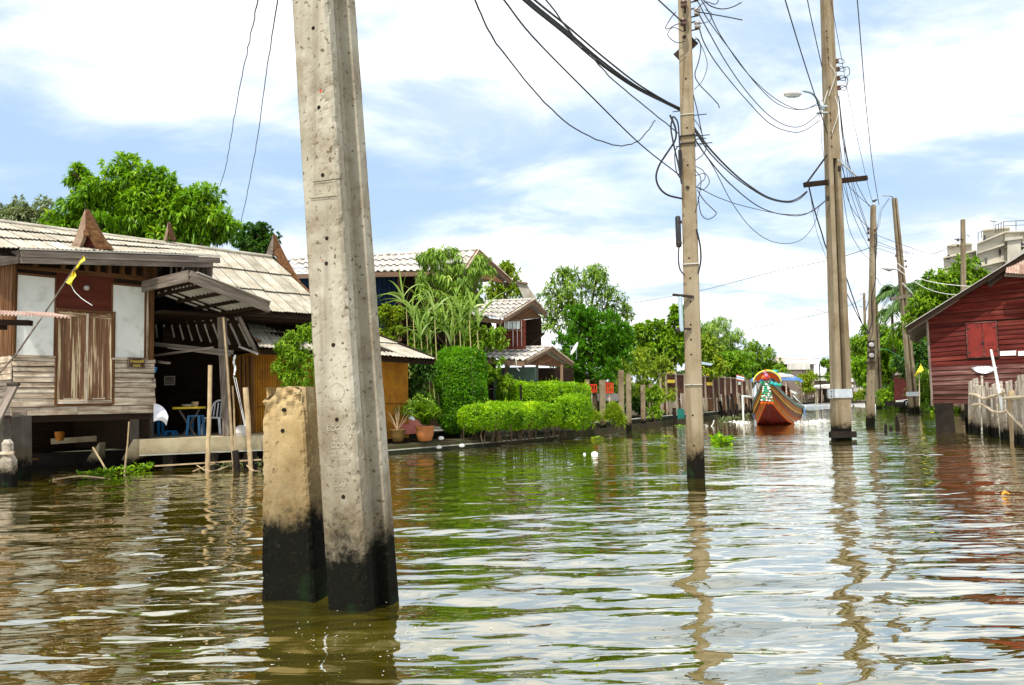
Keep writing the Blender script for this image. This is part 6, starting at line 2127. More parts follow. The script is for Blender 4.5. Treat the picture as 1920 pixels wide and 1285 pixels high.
# ------------------------------------------------------------------ long-tail boat coming towards us
def longtail():
    bow = at(1437, 722, 34.5)
    phi = D2R(22)
    S_ = Vector((math.sin(phi), math.cos(phi), 0))        # towards the stern
    T_ = Vector((S_.y, -S_.x, 0))                         # to our right
    O = Vector((bow.x, bow.y, 0))
    t = thing('longtail_boat', 'orange and red wooden longtail boat with garlanded raised bow coming towards us', 'boat', O)

    def q(s, b, z):
        return O + S_ * s + T_ * b + Vector((0, 0, z))
    # s, half beam at gunwale, gunwale z, chine half beam, chine z, keel z
    st = [(0.0, .05, 2.02, .01, 1.62, 1.60), (.5, .17, 1.90, .02, 1.24, 1.20), (1.1, .34, 1.68, .17, .92, .70), (1.9, .55, 1.38, .42, .50, .14), (2.8, .78, 1.12, .66, .14, -.15), (4.0, .97, .88, .82, -.02, -.3),
          (6.0, 1.15, .74, .88, -.08, -.35), (9.0, 1.12, .70, .86, -.1, -.35), (11.5, .95, .76, .72, -.05, -.3), (13.2, .66, .95, .5, .1, -.1), (14.2, .38, 1.25, .25, .5, .3)]

    def strip(name, mat, fa, fb, k=1, off=0.0):
        V, F = [], []
        for sg in (-1, 1):
            b0 = len(V)
            for r in st:
                a, b = fa(r), fb(r)
                V += [q(r[0], sg * (a[0] + off), a[1]), q(r[0], sg * (b[0] + off), b[1])]
            for i in range(len(st) - 1):
                f = (b0 + 2 * i, b0 + 2 * i + 1, b0 + 2 * i + 3, b0 + 2 * i + 2)
                F.append(f if sg > 0 else tuple(reversed(f)))
        return MB().add(V, F).build(name, mat, t)

    def lp(r, k):
        """between chine (0) and gunwale (1), bulging a little"""
        return (r[3] + (r[1] - r[3]) * k + .05 * math.sin(math.pi * k) * min(1, r[0]), r[4] + (r[2] - r[4]) * k)
    strip('bottom', M['red_deep'], lambda r: (0.0, r[5]), lambda r: lp(r, 0))
    strip('hull_plank', M['orange_wood'], lambda r: lp(r, 0), lambda r: lp(r, .30))
    strip('hull_plank', M['hull_brown'], lambda r: lp(r, .30), lambda r: lp(r, .62))
    strip('hull_plank', M['orange_wood'], lambda r: lp(r, .62), lambda r: lp(r, .93))
    for sg in (-1, 1):
        for (k, w_, mt) in ((0.0, .035, 'orange_red'), (.30, .022, 'orange_red'), (.62, .02, 'yellow_paint')):
            pts = [q(r[0], sg * (lp(r, k)[0] + .008), lp(r, k)[1]) for r in st]
            MB().tube(pts, w_, 5).build('stripe', M[mt], t)
        pts = [q(r[0], sg * (r[1] + .01), r[2]) for r in st]
        mb = MB()
        for a, b in zip(pts[:-1], pts[1:]):
            mb.bar(a, b, .07, .15)
        mb.build('gunwale', M['gunwale'], t)
        MB().tube([p + Vector((0, 0, .08)) for p in pts], .02, 5).build('gunwale_trim', M['canvas_white'], t)
    # deck inside
    V = []
    for r in st[1:-1]:
        V += [q(r[0], -r[1] * .9, r[2] - .22), q(r[0], r[1] * .9, r[2] - .22)]
    MB().add(V, [(2 * i, 2 * i + 1, 2 * i + 3, 2 * i + 2) for i in range(len(st) - 3)]).build('deck', M['hull_brown'], t)
    MB().bar(q(.02, 0, 1.5), q(-.06, 0, 2.28), .10, .16, S_).build('stem_post', M['hull_brown'], t)
    # windscreen arch and canopy
    for (s0, w_, zb_, zt_, mt, r_) in ((3.3, .62, 1.1, 2.2, 'orange_wood', .04), (5.4, 1.05, .85, 2.04, 'steel', .02), (7.2, 1.05, .8, 2.04, 'steel', .02), (9.2, 1.05, .8, 2.04, 'steel', .02), (11.2, .95, .8, 1.98, 'steel', .02)):
        for sg in (-1, 1):
            MB().tube([q(s0, sg * w_, zb_ - .1), q(s0, sg * w_, zt_ + (.12 if s0 > 5 else -.25))], r_ * .9, 6).build('canopy_post', M['wood_pale'], t)

    def canopy(s0, s1, w_, z, mats, n=10, cb=0.0):
        for k in range(n):
            g0, g1 = math.pi * (.12 + .76 * k / n), math.pi * (.12 + .76 * (k + 1) / n)
            P = []
            for (s, g) in ((s0, g0), (s1, g0), (s1, g1), (s0, g1)):
                P.append(q(s, cb - math.cos(g) * w_, z - .35 + .42 * math.sin(g)))
            MB().prism(P, (0, 0, .02)).build('canopy_panel', M[mats[k % len(mats)]], t)
    canopy(3.2, 4.4, .58, 2.42, ['orange_red', 'red_gloss'], 8, -.2)
    canopy(4.6, 11.0, 1.10, 2.36, ['canvas_blue', 'canvas_white', 'canvas_blue', 'canvas_white', 'canvas_white', 'canvas_white', 'canvas_white', 'canvas_blue', 'canvas_white', 'canvas_blue'], 10)
    gs_ = np.linspace(math.pi * .12, math.pi * .88, 12)
    MB().prism([q(4.58, -math.cos(g) * 1.1, 2.02 + .40 * math.sin(g)) for g in gs_] + [q(4.66, 1.02, 2.17), q(4.66, -1.02, 2.17)], S_ * .02).build('canopy_end', M['canvas_white'], t)
    MB().prism([q(4.56, -1.04, 2.17), q(4.56, 1.04, 2.17), q(4.56, 1.08, 2.02), q(4.56, .5, 2.06), q(4.56, 0, 2.09), q(4.56, -.5, 2.06), q(4.56, -1.08, 2.02)], S_ * .02).build('canopy_valance', M['canvas_blue'], t)
    rim = [q(3.15, -.2 - math.cos(g) * .60, 1.95 + .56 * math.sin(g)) for g in np.linspace(math.pi * .02, math.pi * .98, 16)]
    MB().tube(rim, .05, 6).build('canopy_rim', M['yellow_paint'], t)
    MB().tube([p + S_ * -.05 + Vector((0, 0, -.05)) for p in rim], .02, 5).build('canopy_trim', M['gunwale'], t)
    for sg in (-1, 1):
        P = [q(4.6, sg * 1.05, 2.18), q(11.0, sg * 1.05, 2.18), q(11.0, sg * 1.08, 2.02), q(4.6, sg * 1.08, 2.02)]
        MB().prism(P, T_ * .012 * sg).build('canopy_valance', M['canvas_blue'], t)
        P = [q(7, sg * 1.18, .66), q(12.5, sg * 1.0, .80), q(12.5, sg * 1.05, .35), q(7, sg * 1.24, .2)]
        MB().prism(P, T_ * .02 * sg).build('side_cloth', M['canvas_blue'], t)
    cr_ = [q(3.25, -.2 - math.cos(g) * .57, 1.96 + .52 * math.sin(g)) for g in np.linspace(math.pi * .06, math.pi * .94, 14)]
    cr2 = [q(3.35, -.2 - math.cos(g) * .42, 1.96 + .22 * math.sin(g)) for g in np.linspace(math.pi * .94, math.pi * .06, 10)]
    MB().prism(cr_ + cr2, S_ * .02).build('canopy_front', M['orange_red'], t)
    # windscreen frame below the arch
    for k in range(5):
        a = -.8 + .4 * k
        MB().tube([q(4.0, a, .95), q(3.4, a * .8, 2.0)], .018, 5).build('windscreen_bar', M['wood_brown'], t)
    for k in range(4):
        MB().box(q(6 + 1.3 * k, 0, .72), (1.6, .35, .1), Matrix.Rotation(-phi, 3, 'Z')).build('bench', M['wood_brown'], t)
    for (s0, b0, b1, z0, z1) in ((5.0, .25, .75, .9, 1.85), (6.6, .0, .6, .8, 1.6), (8.4, -.4, .2, .8, 1.55)):
        MB().prism([q(s0, b0, z0), q(s0, b1, z0), q(s0, b1 - .08, z1 - .15), q(s0, b0 + .05, z1)], S_ * .05).build('seat_back', M['red_wood'], t)
    # garlands, bow cloths and flowers
    g = thing('bow_garland', 'green and white flower garland with red and pink blooms hanging from the boat bow', 'garland', q(-.1, 0, 1.3))
    rgl = np.random.default_rng(2)
    for col in range(5):
        for row in range(9):
            c = q(-.12 - .02 * row + (abs(col - 2) * .05), (col - 2) * (.040 + .008 * row) + rgl.uniform(-.012, .012), 1.92 - .098 * row + rgl.uniform(-.02, .02))
            MB().lathe(c, [(.012, -.04), (.045, -.02), (.05, .01), (.015, .04)], 7).build('bead', M['canvas_white' if rgl.random() < (.35 + .3 * (col in (0, 4))) else 'garland_green'], g)
    for i in range(7):
        c = q(-.18, (i - 3) * .075, 1.03 + .02 * (i % 2))
        MB().lathe(c, [(.01, -.08), (.04, -.03), (.045, .02), (.01, .05)], 7).build('tassel', M['orange_red'], g)
    for (dx, dz, r_, mt) in ((0, .06, .10, 'red_gloss'), (-.1, .12, .08, 'orange_red'), (.1, .1, .09, 'red_gloss'), (.02, .2, .09, 'pink'), (-.03, .33, .06, 'pink'), (.0, .43, .035, 'orange_red')):
        MB().lathe(q(-.14, dx, 2.0 + dz), [(r_ * .3, -r_), (r_ * .9, -r_ * .5), (r_, 0), (r_ * .8, r_ * .6), (r_ * .2, r_)], 9).build('bloom', M[mt], g)
    for (dx, s0, z, r_, mt) in ((.22, .1, 1.86, .10, 'teal'), (.36, .3, 1.80, .11, 'teal'), (-.2, .1, 1.9, .07, 'garland_green'), (.52, .6, 1.78, .09, 'garland_green')):
        MB().lathe(q(s0 - .1, dx, z), [(r_ * .3, -r_ * .7), (r_, -r_ * .2), (r_ * .9, r_ * .5), (r_ * .2, r_ * .8)], 9).build('cloth_knot', M[mt], g)
    for (px, lb_) in ((1420, 'l'),):
        fl = thing('roof_flag', 'small red white and blue flag beside the boat canopy', 'flag', q(3.3, -1.2, 1.8))
        MB().tube([q(3.4, -1.0, 1.3), q(3.3, -1.28, 2.35)], .015, 5).build('flag_pole', M['wood_pale'], fl)
        for k, mt in enumerate(('red_gloss', 'canvas_white', 'canvas_blue', 'canvas_white', 'red_gloss')):
            z0 = 2.02 + .055 * k
            MB().prism([q(3.3, -1.25, z0), q(3.3, -1.6, z0 + .10), q(3.3, -1.6, z0 + .15), q(3.3, -1.25, z0 + .05)], S_ * .01).build('flag_stripe', M[mt], fl)
    bt = MB().lathe(q(4.6, 0.05, 2.44), [(.06, 0), (.18, .03), (.16, .1), (.05, .14)], 9).build('blue_bundle', M['teal'])
    tag(bt, 'turquoise bundle tied on top of the boat canopy', 'bundle')
    # bow wave
    rgf = np.random.default_rng(8)
    n = 1500
    s = rgf.uniform(2.0, 8, n)
    sg = np.where(rgf.random(n) < .38, -1, 1)
    spread = .92 + (s - 2.0) * .16 + np.abs(rgf.normal(0, .16, n)) * (1 + .2 * s)
    zz_ = np.abs(rgf.normal(0, .07, n)) * np.exp(-(s - 2) * .35) + .01
    C = np.array([tuple(O)]) + s[:, None] * np.array([tuple(S_)]) + (sg * spread)[:, None] * np.array([tuple(T_)]) + np.stack([np.zeros(n), np.zeros(n), zz_], -1)
    V, F = leaves_np(C, sph(n, rgf) + np.array([0, 0, .1]), np.tile([0, 0, 1.0], (n, 1)) + sph(n, rgf) * .4, rgf.uniform(.03, .12, n), rgf.uniform(.03, .10, n))
    tag(np_mesh('bow_spray', V, F, M['foam'], None, attr=np.ones(n), origin=O), 'white foam thrown up beside the hull of the longtail boat', 'foam', kind='stuff')


M['red_deep'] = pm('deep_red_bottom', [(0.10, 0.006, 0.003), (0.17, 0.011, 0.005)], rough=0.5, bump=0.05, spec=0.2)
M['hull_brown'] = pm('varnished_brown', [(0.12, 0.028, 0.005), (0.20, 0.052, 0.008)], rough=0.5, bump=0.05, spec=0.2)
M['garland_green'] = pm('garland_green', [(0.02, 0.30, 0.14), (0.04, 0.38, 0.2)], rough=0.7, bump=0)
M['pink'] = pm('dusty_pink', [(0.42, 0.16, 0.26), (0.5, 0.22, 0.34)], rough=0.7, bump=0)
M['teal'] = pm('turquoise_cloth', [(0.02, 0.36, 0.36), (0.03, 0.45, 0.46)], rough=0.7, bump=0)
longtail()

# ------------------------------------------------------------------ far end of the canal
M['roof_far'] = pm('faded_pink_roof', [(0.40, 0.32, 0.30), (0.50, 0.42, 0.39)], scale=.6, rough=0.9, bump=0.05)
M['white_far'] = pm('white_tin', [(0.60, 0.57, 0.52), (0.72, 0.70, 0.66)], scale=.8, rough=0.7, bump=0.05)
M['wall_far'] = pm('grey_brown_wall', [(0.16, 0.12, 0.10), (0.26, 0.21, 0.18)], scale=.8, rough=0.9, bump=0.05)
YF = 108


def slab(name, pts, Y, mat, th=1.0, parent=None):
    P = [at(px, py, Y) for px, py in pts]
    return MB().prism(P, (0, th, 0)).build(name, mat, parent)


FH = thing('far_house', 'distant house with hipped faded roof and white ribbed awning beyond the boat', 'house', at(1520, 745, YF))


def hip(parent, x0, x1, ye, xr0, xr1, yr, Y, dep, mat, nm='roof'):
    e0, e1 = at(x0, ye, Y), at(x1, ye, Y)
    e2, e3 = e1 + Vector((0, dep, 0)), e0 + Vector((0, dep, 0))
    zr_ = at(xr0, yr, Y + dep / 2).z
    r0, r1 = Vector((at(xr0, yr, Y + dep / 2).x, Y + dep / 2, zr_)), Vector((at(xr1, yr, Y + dep / 2).x, Y + dep / 2, zr_))
    MB().add([e0, e1, e2, e3, r0, r1], [(0, 1, 5, 4), (1, 2, 5), (2, 3, 4, 5), (3, 0, 4), (0, 3, 2, 1)]).build(nm, mat, parent)


hip(FH, 1466, 1536, 683, 1478, 1505, 670, YF + 2, 10, M['roof_far'])
hip(FH, 1455, 1500, 690, 1458, 1466, 666, YF + 4, 8, M['roof_far'])
for k in range(16):
    x0 = 1476 + 2.7 * k
    slab('awning_rib', [(x0, 693.2), (x0 + 2.3, 693.2), (x0 + 2.1, 680), (x0 - .2 + (8 - k) * .15, 680)], YF - 1 + .06 * (k % 2), M['white_far'], .15, FH)
slab('wall', [(1462, 693), (1519, 693), (1519, 748), (1462, 748)], YF + 2.5, M['wall_far'], 6, FH)
slab('side_wall', [(1519, 684), (1526, 684), (1526, 745), (1519, 745)], YF + 3, M['tile_grey'], 6, FH)
for px in (1505, 1509, 1521):
    slab('post', [(px, 694), (px + 1.4, 694), (px + 1.4, 748), (px, 748)], YF - .5, M['barge'], .1, FH)
FW = thing('grey_lean_to', 'grey sloping mesh covered lean-to below the far house', 'shed', at(1520, 745, YF - 4))
slab('mesh_wall', [(1508, 735), (1512, 718), (1527, 714), (1528, 740), (1508, 742)], YF - 4, M['wood_grey'], 1.5, FW)
slab('frame', [(1506, 742), (1508, 742), (1513, 717), (1511, 717)], YF - 4.3, M['wood_pale'], .2, FW)
FJ = thing('far_jetty', 'far wooden jetty with a railing and pale deck beside the boat stern', 'jetty', at(1510, 755, 98))
slab('deck', [(1480, 731), (1506, 740), (1500, 743), (1476, 733)], 97, M['canvas_white'], 3, FJ)
slab('deck_edge', [(1492, 757), (1548, 752), (1548, 755), (1492, 760)], 97, M['black_stain'], 3, FJ)
for k in range(13):
    x0 = 1493 + k * 4.2
    slab('picket', [(x0, 743 - k * .25), (x0 + 1.4, 743 - k * .25), (x0 + 1.4, 756 - k * .25), (x0, 756 - k * .25)], 96.8, M['wood_grey'], .1, FJ)
slab('hand_rail', [(1492, 743.5), (1534, 737.5), (1534, 736), (1492, 741.5)], 96.6, M['bamboo'], .12, FJ)
for px in (1482, 1529, 1532, 1540):
    slab('jetty_post', [(px, 733), (px + 1.6, 733), (px + 1.6, 757), (px, 757)], 96.5, M['wood_pale'], .12, FJ)
slab('thin_mast', [(1536.2, 683), (1537.6, 683), (1540.5, 757), (1538.5, 757)], 96.4, M['wood_dark'], .12, FJ)
FS = thing('boat_shed', 'far open boat shed with pale flat roof left of the grooved pole', 'shed', at(1555, 755, 99))
slab('roof', [(1533, 726), (1566, 720), (1567, 728), (1535, 729)], 99, M['white_far'], 6, FS)
slab('dark_inside', [(1542, 729), (1600, 728), (1600, 753), (1542, 755)], 103, M['black_stain'], 1, FS)
slab('white_door', [(1552, 728), (1560, 728), (1560, 744), (1552, 745)], 101, M['white_far'], .3, FS)
for px in (1541, 1564, 1596):
    slab('post', [(px, 727), (px + 1.5, 727), (px + 1.5, 755), (px, 755)], 98.8, M['wood_grey'], .12, FS)
FB = thing('low_house', 'far low white walled house seen between the grooved pole and the distant poles', 'house', at(1605, 750, 112))
slab('upper_roof', [(1526, 701), (1566, 701), (1566, 706), (1526, 704)], 114, M['white_far'], 5, FB)
slab('white_band', [(1526, 708), (1566, 708), (1566, 714), (1526, 714)], 113, M['white_far'], 1, FB)
slab('upper_roof', [(1588, 697), (1612, 699), (1614, 706), (1588, 705)], 112, M['white_far'], 5, FB)
slab('white_band', [(1588, 708), (1601, 709), (1601, 716), (1588, 716)], 111, M['canvas_white'], 1, FB)
slab('wall', [(1526, 714), (1612, 714), (1612, 752), (1526, 752)], 114, M['wall_far'], 3, FB)
slab('awning', [(1588, 720), (1604, 722), (1604, 727), (1588, 727)], 110, M['white_far'], 3, FB)
slab('wall', [(1590, 728), (1625, 730), (1625, 752), (1590, 752)], 111, M['wall_far'], 2, FB)
for px in (1611, 1601):
    slab('post', [(px, 700), (px + 1.5, 700), (px + 1.5, 748), (px, 748)], 109, M['wood_grey'], .12, FB)
slab('side_cabin', [(1612, 727), (1626, 728), (1626, 734), (1612, 734)], 106, M['white_far'], 2, FB)
slab('blue_sign', [(1619, 710), (1625, 710), (1625, 722), (1619, 722)], 105, M['glass_pale'], .2, FB)
tree('bush', 'low green bank planting behind the distant poles', [(1618, 742, 14, 8), (1600, 745, 12, 6), (1632, 735, 12, 14)], 104, (1612, 750, .3), 'lf_yellow', .4, .14, 4, cat='bush', trunk_r=.04, seed=51)
tree('treeline_tree', 'far dark green tree closing the end of the canal', [(1600, 705, 18, 14), (1580, 712, 16, 12), (1540, 716, 22, 8)], 124, (1600, 745, .3), 'lf_dark', .6, .22, 2.2, trunk_r=.1, seed=52)

# small hut, flag, dish, boards on the right bank
HT = thing('small_red_hut', 'small dark red hut with white gable far left of the red house', 'hut', at(1730, 762, 60))
slab('wall', [(1712, 705), (1746, 703), (1746, 752), (1712, 752)], 60, M['red_wood'], 3, HT)
slab('roof', [(1724, 700), (1746, 680), (1746, 684), (1728, 702)], 59.5, M['wall_far'], 4, HT)
slab('gable', [(1731, 697), (1746, 684), (1746, 697)], 59.6, M['canvas_white'], .3, HT)
slab('base', [(1694, 752), (1744, 752), (1744, 762), (1694, 762)], 61, M['black_stain'], 3, HT)
for px in (1729, 1723):
    slab('post', [(px, 700), (px + 1.3, 700), (px + 1.3, 765), (px, 765)], 58, M['wood_grey'], .1, HT)
YFG = thing('yellow_flag', 'bright yellow flag on a thin pole right of the leaning pole', 'flag', at(1724, 760, 50))
MB().tube([at(1724, 762, 50), at(1723.5, 698, 50)], .03, 6).build('flag_pole', M['wood_pale'], YFG)
V, F = [], []
for i in range(7):
    s = i / 6
    top = (1726 - 1 * s + (1714 - 1726) * s ** 1.6, 681 + 24 * s)
    bot = (1732 + (1714.5 - 1732) * s, 694 + 12 * s)
    for k in range(4):
        V.append(at(top[0] * (1 - k / 3) + bot[0] * k / 3, top[1] * (1 - k / 3) + bot[1] * k / 3, 49.8 + .12 * math.sin(i + k)))
for i in range(6):
    for k in range(3):
        F.append((i * 4 + k, (i + 1) * 4 + k, (i + 1) * 4 + k + 1, i * 4 + k + 1))
MB().add(V, F).build('flag_cloth', M['yellow_cloth'], YFG, smooth=True)
dish('white satellite dish in the bushes between the distant poles', 1684, 728, 66, .28, (-.5, -.8, .25))
BP = thing('plank_screen', 'pale upright plank screen beside the leaning pole', 'screen', at(1698, 735, 64))
for k in range(5):
    x0 = 1690 + k * 3.2
    slab('plank', [(x0, 710 + (k % 2)), (x0 + 2.8, 710), (x0 + 3, 733 + (k % 3)), (x0 + .2, 733)], 64 + .02 * (k % 2), M['wood_pale'], .08, BP)
OB = thing('small_moored_boat', 'small dark boat with a white roof moored beside the leaning pole', 'boat', at(1705, 762, 57))
slab('roof', [(1697, 751), (1728, 748), (1728, 751), (1697, 754)], 57, M['white_far'], 1.4, OB)
slab('hull', [(1694, 764), (1732, 764), (1736, 757), (1692, 758)], 57, M['black_stain'], 1.4, OB)
for px in (1699, 1712, 1725):
    slab('post', [(px, 752), (px + 1.2, 752), (px + 1.2, 760), (px, 760)], 56.9, M['steel'], .08, OB)
MB().tube([at(1700 + 5 * math.cos(g), 757 + 6 * math.sin(g), 56.5) for g in np.linspace(0, 2 * math.pi, 14)], .06, 5).build('tyre_fender', M['black_stain'], OB)

# stumps in the water
for (px, t0, b0, Y, r, lb) in ((1660.5, 794, 812, 27, .05, 'leftmost black stump sticking out of the water'), (1681, 779, 803, 29.5, .05, 'tall black stump beside two short ones in the canal'),
                               (1684.5, 789, 803, 29, .035, 'thin short black stump touching the tall one'), (1670, 799, 806, 28.5, .07, 'lowest lying black stump between the others')):
    a, b = at(px, t0, Y), at(px, b0, Y)
    b.z = -.3
    o = MB().tube([a, a.lerp(b, .15), b], [r * .4, r, r * 1.1], 7).build('stump', M['black_stain'])
    tag(o, lb, 'stump')

# ------------------------------------------------------------------ red house on the right
rc = at(1745, 680, 27.0)
RF = Frame((rc.x, rc.y), 90 + 28)      # U runs right and slightly towards us
RF.N = Vector((-math.sin(D2R(28)), -math.cos(D2R(28)), 0))
H4 = thing('red_house', 'red clapboard stilt house with closed shutters at the right edge', 'house', RF.p(0, 0, 0))
rh = lambda px, py, v=0.0: RF.hit(px, py, v)
z_fl = rh(1750, 750)[1]


def rp_(px, py, v=0.0):
    u, z = rh(px, py, v)
    return RF.p(u, v, z)


# rake: z as a function of u
ua, za = rh(1700, 617)
ub, zb2 = rh(1905, 489)
slope = (zb2 - za) / (ub - ua)
uPk = ub + 1.6
rake = lambda u: (za + slope * (u - ua)) if u <= uPk else (za + slope * (2 * uPk - u - ua))
UW = 2 * uPk - rh(1738, 607)[0] * 2 + 0
uW1 = 2 * uPk - 0.0
nbd = int((rake(uPk) - z_fl) / .158)
bh = .158
for k in range(nbd + 1):
    z0 = z_fl + k * bh + (0 if k < 3 else .01)
    zc = z0 + bh / 2
    if zc > rake(uPk) - .15:
        break
    ul = max(0.0 - .02 * random.random(), ua + (zc - za + .06) / slope + .05)
    ur = 2 * uPk - ul
    mt = M['red_faded'] if k < 7 else M['red_wood']
    su0_, su1_ = rh(1812, 640)[0], rh(1871, 640)[0]
    sz0_, sz1_ = rh(1840, 671)[1], rh(1840, 604)[1]
    cuts = [ul, ur]
    lean = random.uniform(-.018, .018)
    if sz0_ < zc < sz1_:
        segs = [(ul, su0_ - .02), (su1_ + .02, ur)]
    else:
        j = ul + (ur - ul) * (.3 + .17 * (k * 7 % 5) / 2)
        segs = [(ul, j), (j + .006, ur)]
    for (a, b) in segs:
        if b - a > .1:
            board('board', RF.p(a, .012, zc + lean), RF.p(b, .012, zc - lean + .004 * k), bh - .012, .022, mt, H4, up=RF.N * -.16 + Vector((0, 0, 1)))
MB().prism([RF.p(.05, -.02, z_fl), RF.p(2 * uPk - .05, -.02, z_fl), RF.p(2 * uPk - .05, -.02, rake(0.3)), RF.p(uPk, -.02, rake(uPk) - .1), RF.p(.05, -.02, rake(.2))], RF.N * -.05).build('sheathing', M['wood_dark'], H4)
# side wall, floor, back
DN = -RF.N
for k in range(12):
    z0 = z_fl + k * bh + bh / 2
    board('board', RF.p(0, 0, z0), RF.p(0, -7.5, z0), bh + .01, .02, M['red_faded'], H4)
MB().prism([RF.p(0, 0, z_fl - .12), RF.p(2 * uPk, 0, z_fl - .12), RF.p(2 * uPk, -7.5, z_fl - .12), RF.p(0, -7.5, z_fl - .12)], (0, 0, .1)).build('floor_deck', M['wood_dark'], H4)
MB().prism([RF.p(.05, -7.4, z_fl), RF.p(2 * uPk, -7.4, z_fl), RF.p(2 * uPk, -7.4, rake(.2)), RF.p(uPk, -7.4, rake(uPk) - .1), RF.p(.05, -7.4, rake(.2))], RF.N * -.05).build('back_wall', M['wood_dark'], H4)
MB().bar(RF.p(-.03, .02, z_fl - .2), RF.p(-.03, .02, rake(.05)), .07, .06, RF.N).build('corner_post', M['wood_grey'], H4, R=axes((0, 0, 1), RF.N))
# shutters
um = (su0_ + su1_) / 2 + .02
for (a, b) in ((su0_ + .03, um - .01), (um + .01, su1_ - .03)):
    MB().prism([RF.p(a, .02, sz0_ + .03), RF.p(b, .02, sz0_ + .03), RF.p(b, .02, sz1_ - .03), RF.p(a, .02, sz1_ - .03)], RF.N * .025).build('shutter', M['red_shutter'], H4, R=axes((0, 0, 1), RF.N))
for (a, b, c_, d_) in ((su0_, su0_ + .03, sz0_, sz1_), (su1_ - .03, su1_, sz0_, sz1_), (su0_ + .03, su1_ - .03, sz1_ - .03, sz1_), (su0_ + .03, su1_ - .03, sz0_, sz0_ + .03)):
    MB().prism([RF.p(a, .015, c_), RF.p(b, .015, c_), RF.p(b, .015, d_), RF.p(a, .015, d_)], RF.N * .05).build('shutter_frame', M['red_faded'], H4)
MB().prism([RF.p(um - .01, .046, sz0_ + .05), RF.p(um + .035, .046, sz0_ + .05), RF.p(um + .015, .046, sz1_ - .2), RF.p(um, .046, sz1_ - .1)], RF.N * .012).build('meeting_strip', M['red_faded'], H4)
for (x0, x1) in ((1875, 1905), (1909, 1932)):
    MB().prism([rp_(x0, 667.5, .03), rp_(x1, 666.5, .03), rp_(x1, 657.5, .03), rp_(x0, 659, .03)], RF.N * .02).build('white_board', M['canvas_white'], H4)
# rumpled sheet hanging under the window
V, F = [], []
for i in range(11):
    for j in range(4):
        s, t_ = i / 10, j / 3
        px = 1820 + 50 * s
        py = 690 - 3 * math.sin(s * 3) + t_ * (14 * math.sin(math.pi * min(1, max(0, s * 1.1 - .05))) ** .7)
        u, z = rh(px, py)
        V.append(RF.p(u, .07 + .035 * math.sin(i * 1.9 + j), z))
for i in range(10):
    for j in range(3):
        F.append((i * 4 + j, (i + 1) * 4 + j, (i + 1) * 4 + j + 1, i * 4 + j + 1))
tag(MB().add(V, F).build('hanging_sheet', M['cloth_white']), 'rumpled pale sheet hung below the red shutters', 'sheet')
# shutter hinges and latch
for (uu, zz2) in ((su0_ + .05, sz0_ + .2), (su0_ + .05, sz1_ - .2), (su1_ - .05, sz0_ + .2), (su1_ - .05, sz1_ - .2)):
    MB().box(RF.p(uu, .052, zz2), (.12, .02, .035), axes(RF.U)).build('hinge', M['iron'], H4)
MB().box(RF.p(um, .07, (sz0_ + sz1_) / 2 - .1), (.10, .02, .04), axes(RF.U)).build('latch', M['iron'], H4)
# roof: front rake with white metal edge, corrugated sheets behind, second raised sheet
pk = uPk
oh = .55
field('roof_sheet', [RF.p(pk, oh, rake(pk) + .02), RF.p(pk, -8.0, rake(pk) + .02), RF.p(ua, oh, za + .02), RF.p(ua, -8.0, za + .02)], 9, 2, M['roof_edge'], H4, waves=6, amp=.02)
field('roof_sheet', [RF.p(pk, oh, rake(pk) + .02), RF.p(pk, -8.0, rake(pk) + .02), RF.p(2 * pk - ua, oh, za + .02), RF.p(2 * pk - ua, -8.0, za + .02)], 9, 2, M['roof_edge'], H4, waves=6, amp=.02)
board('rake_edge', RF.p(ua - .03, oh + .01, za + .03), RF.p(pk, oh + .01, rake(pk) + .03), .022, .03, M['roof_edge'], H4)
board('rake_board', RF.p(ua, oh - .02, za - .07), RF.p(pk, oh - .02, rake(pk) - .07), .12, .03, M['wood_dark'], H4)
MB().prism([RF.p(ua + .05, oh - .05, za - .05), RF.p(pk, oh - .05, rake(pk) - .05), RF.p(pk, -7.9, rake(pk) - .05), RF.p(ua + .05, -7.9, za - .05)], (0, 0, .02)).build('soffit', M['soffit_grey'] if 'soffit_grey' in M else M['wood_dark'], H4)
for k in range(7):
    v = oh - .3 - k * 1.1
    board('rafter', RF.p(ua + .05, v, za - .10), RF.p(ua + 1.6, v, rake(ua + 1.6) - .10), .08, .05, M['wood_grey'], H4)
# raised upper roof
a0, a1 = rp_(1852, 533, .45), rp_(1930, 470, .45)
for (dz, ww, mt) in ((.10, .14, 'roof_edge'), (-.05, .18, 'wood_dark')):
    board('upper_rake', a0 + Vector((0, 0, dz)), a1 + Vector((0, 0, dz)), ww, .05, M[mt], H4)
MB().prism([a0 + Vector((0, 0, .15)), a1 + Vector((0, 0, .15)), a1 + Vector((0, 0, .15)) - RF.N * 8, a0 + Vector((0, 0, .15)) - RF.N * 8], (0, 0, .03)).build('upper_roof', M['roof_edge'], H4)
field('rusty_sheet', [rp_(1888, 500, .5), rp_(1960, 468, .5), rp_(1886, 512, .75), rp_(1965, 518, .75)], 3, 1, M['rust_tin'], H4, waves=5, amp=.02)
board('purlin', rp_(1884, 516, .6), rp_(1960, 520, .6), .09, .08, M['wood_grey'], H4)
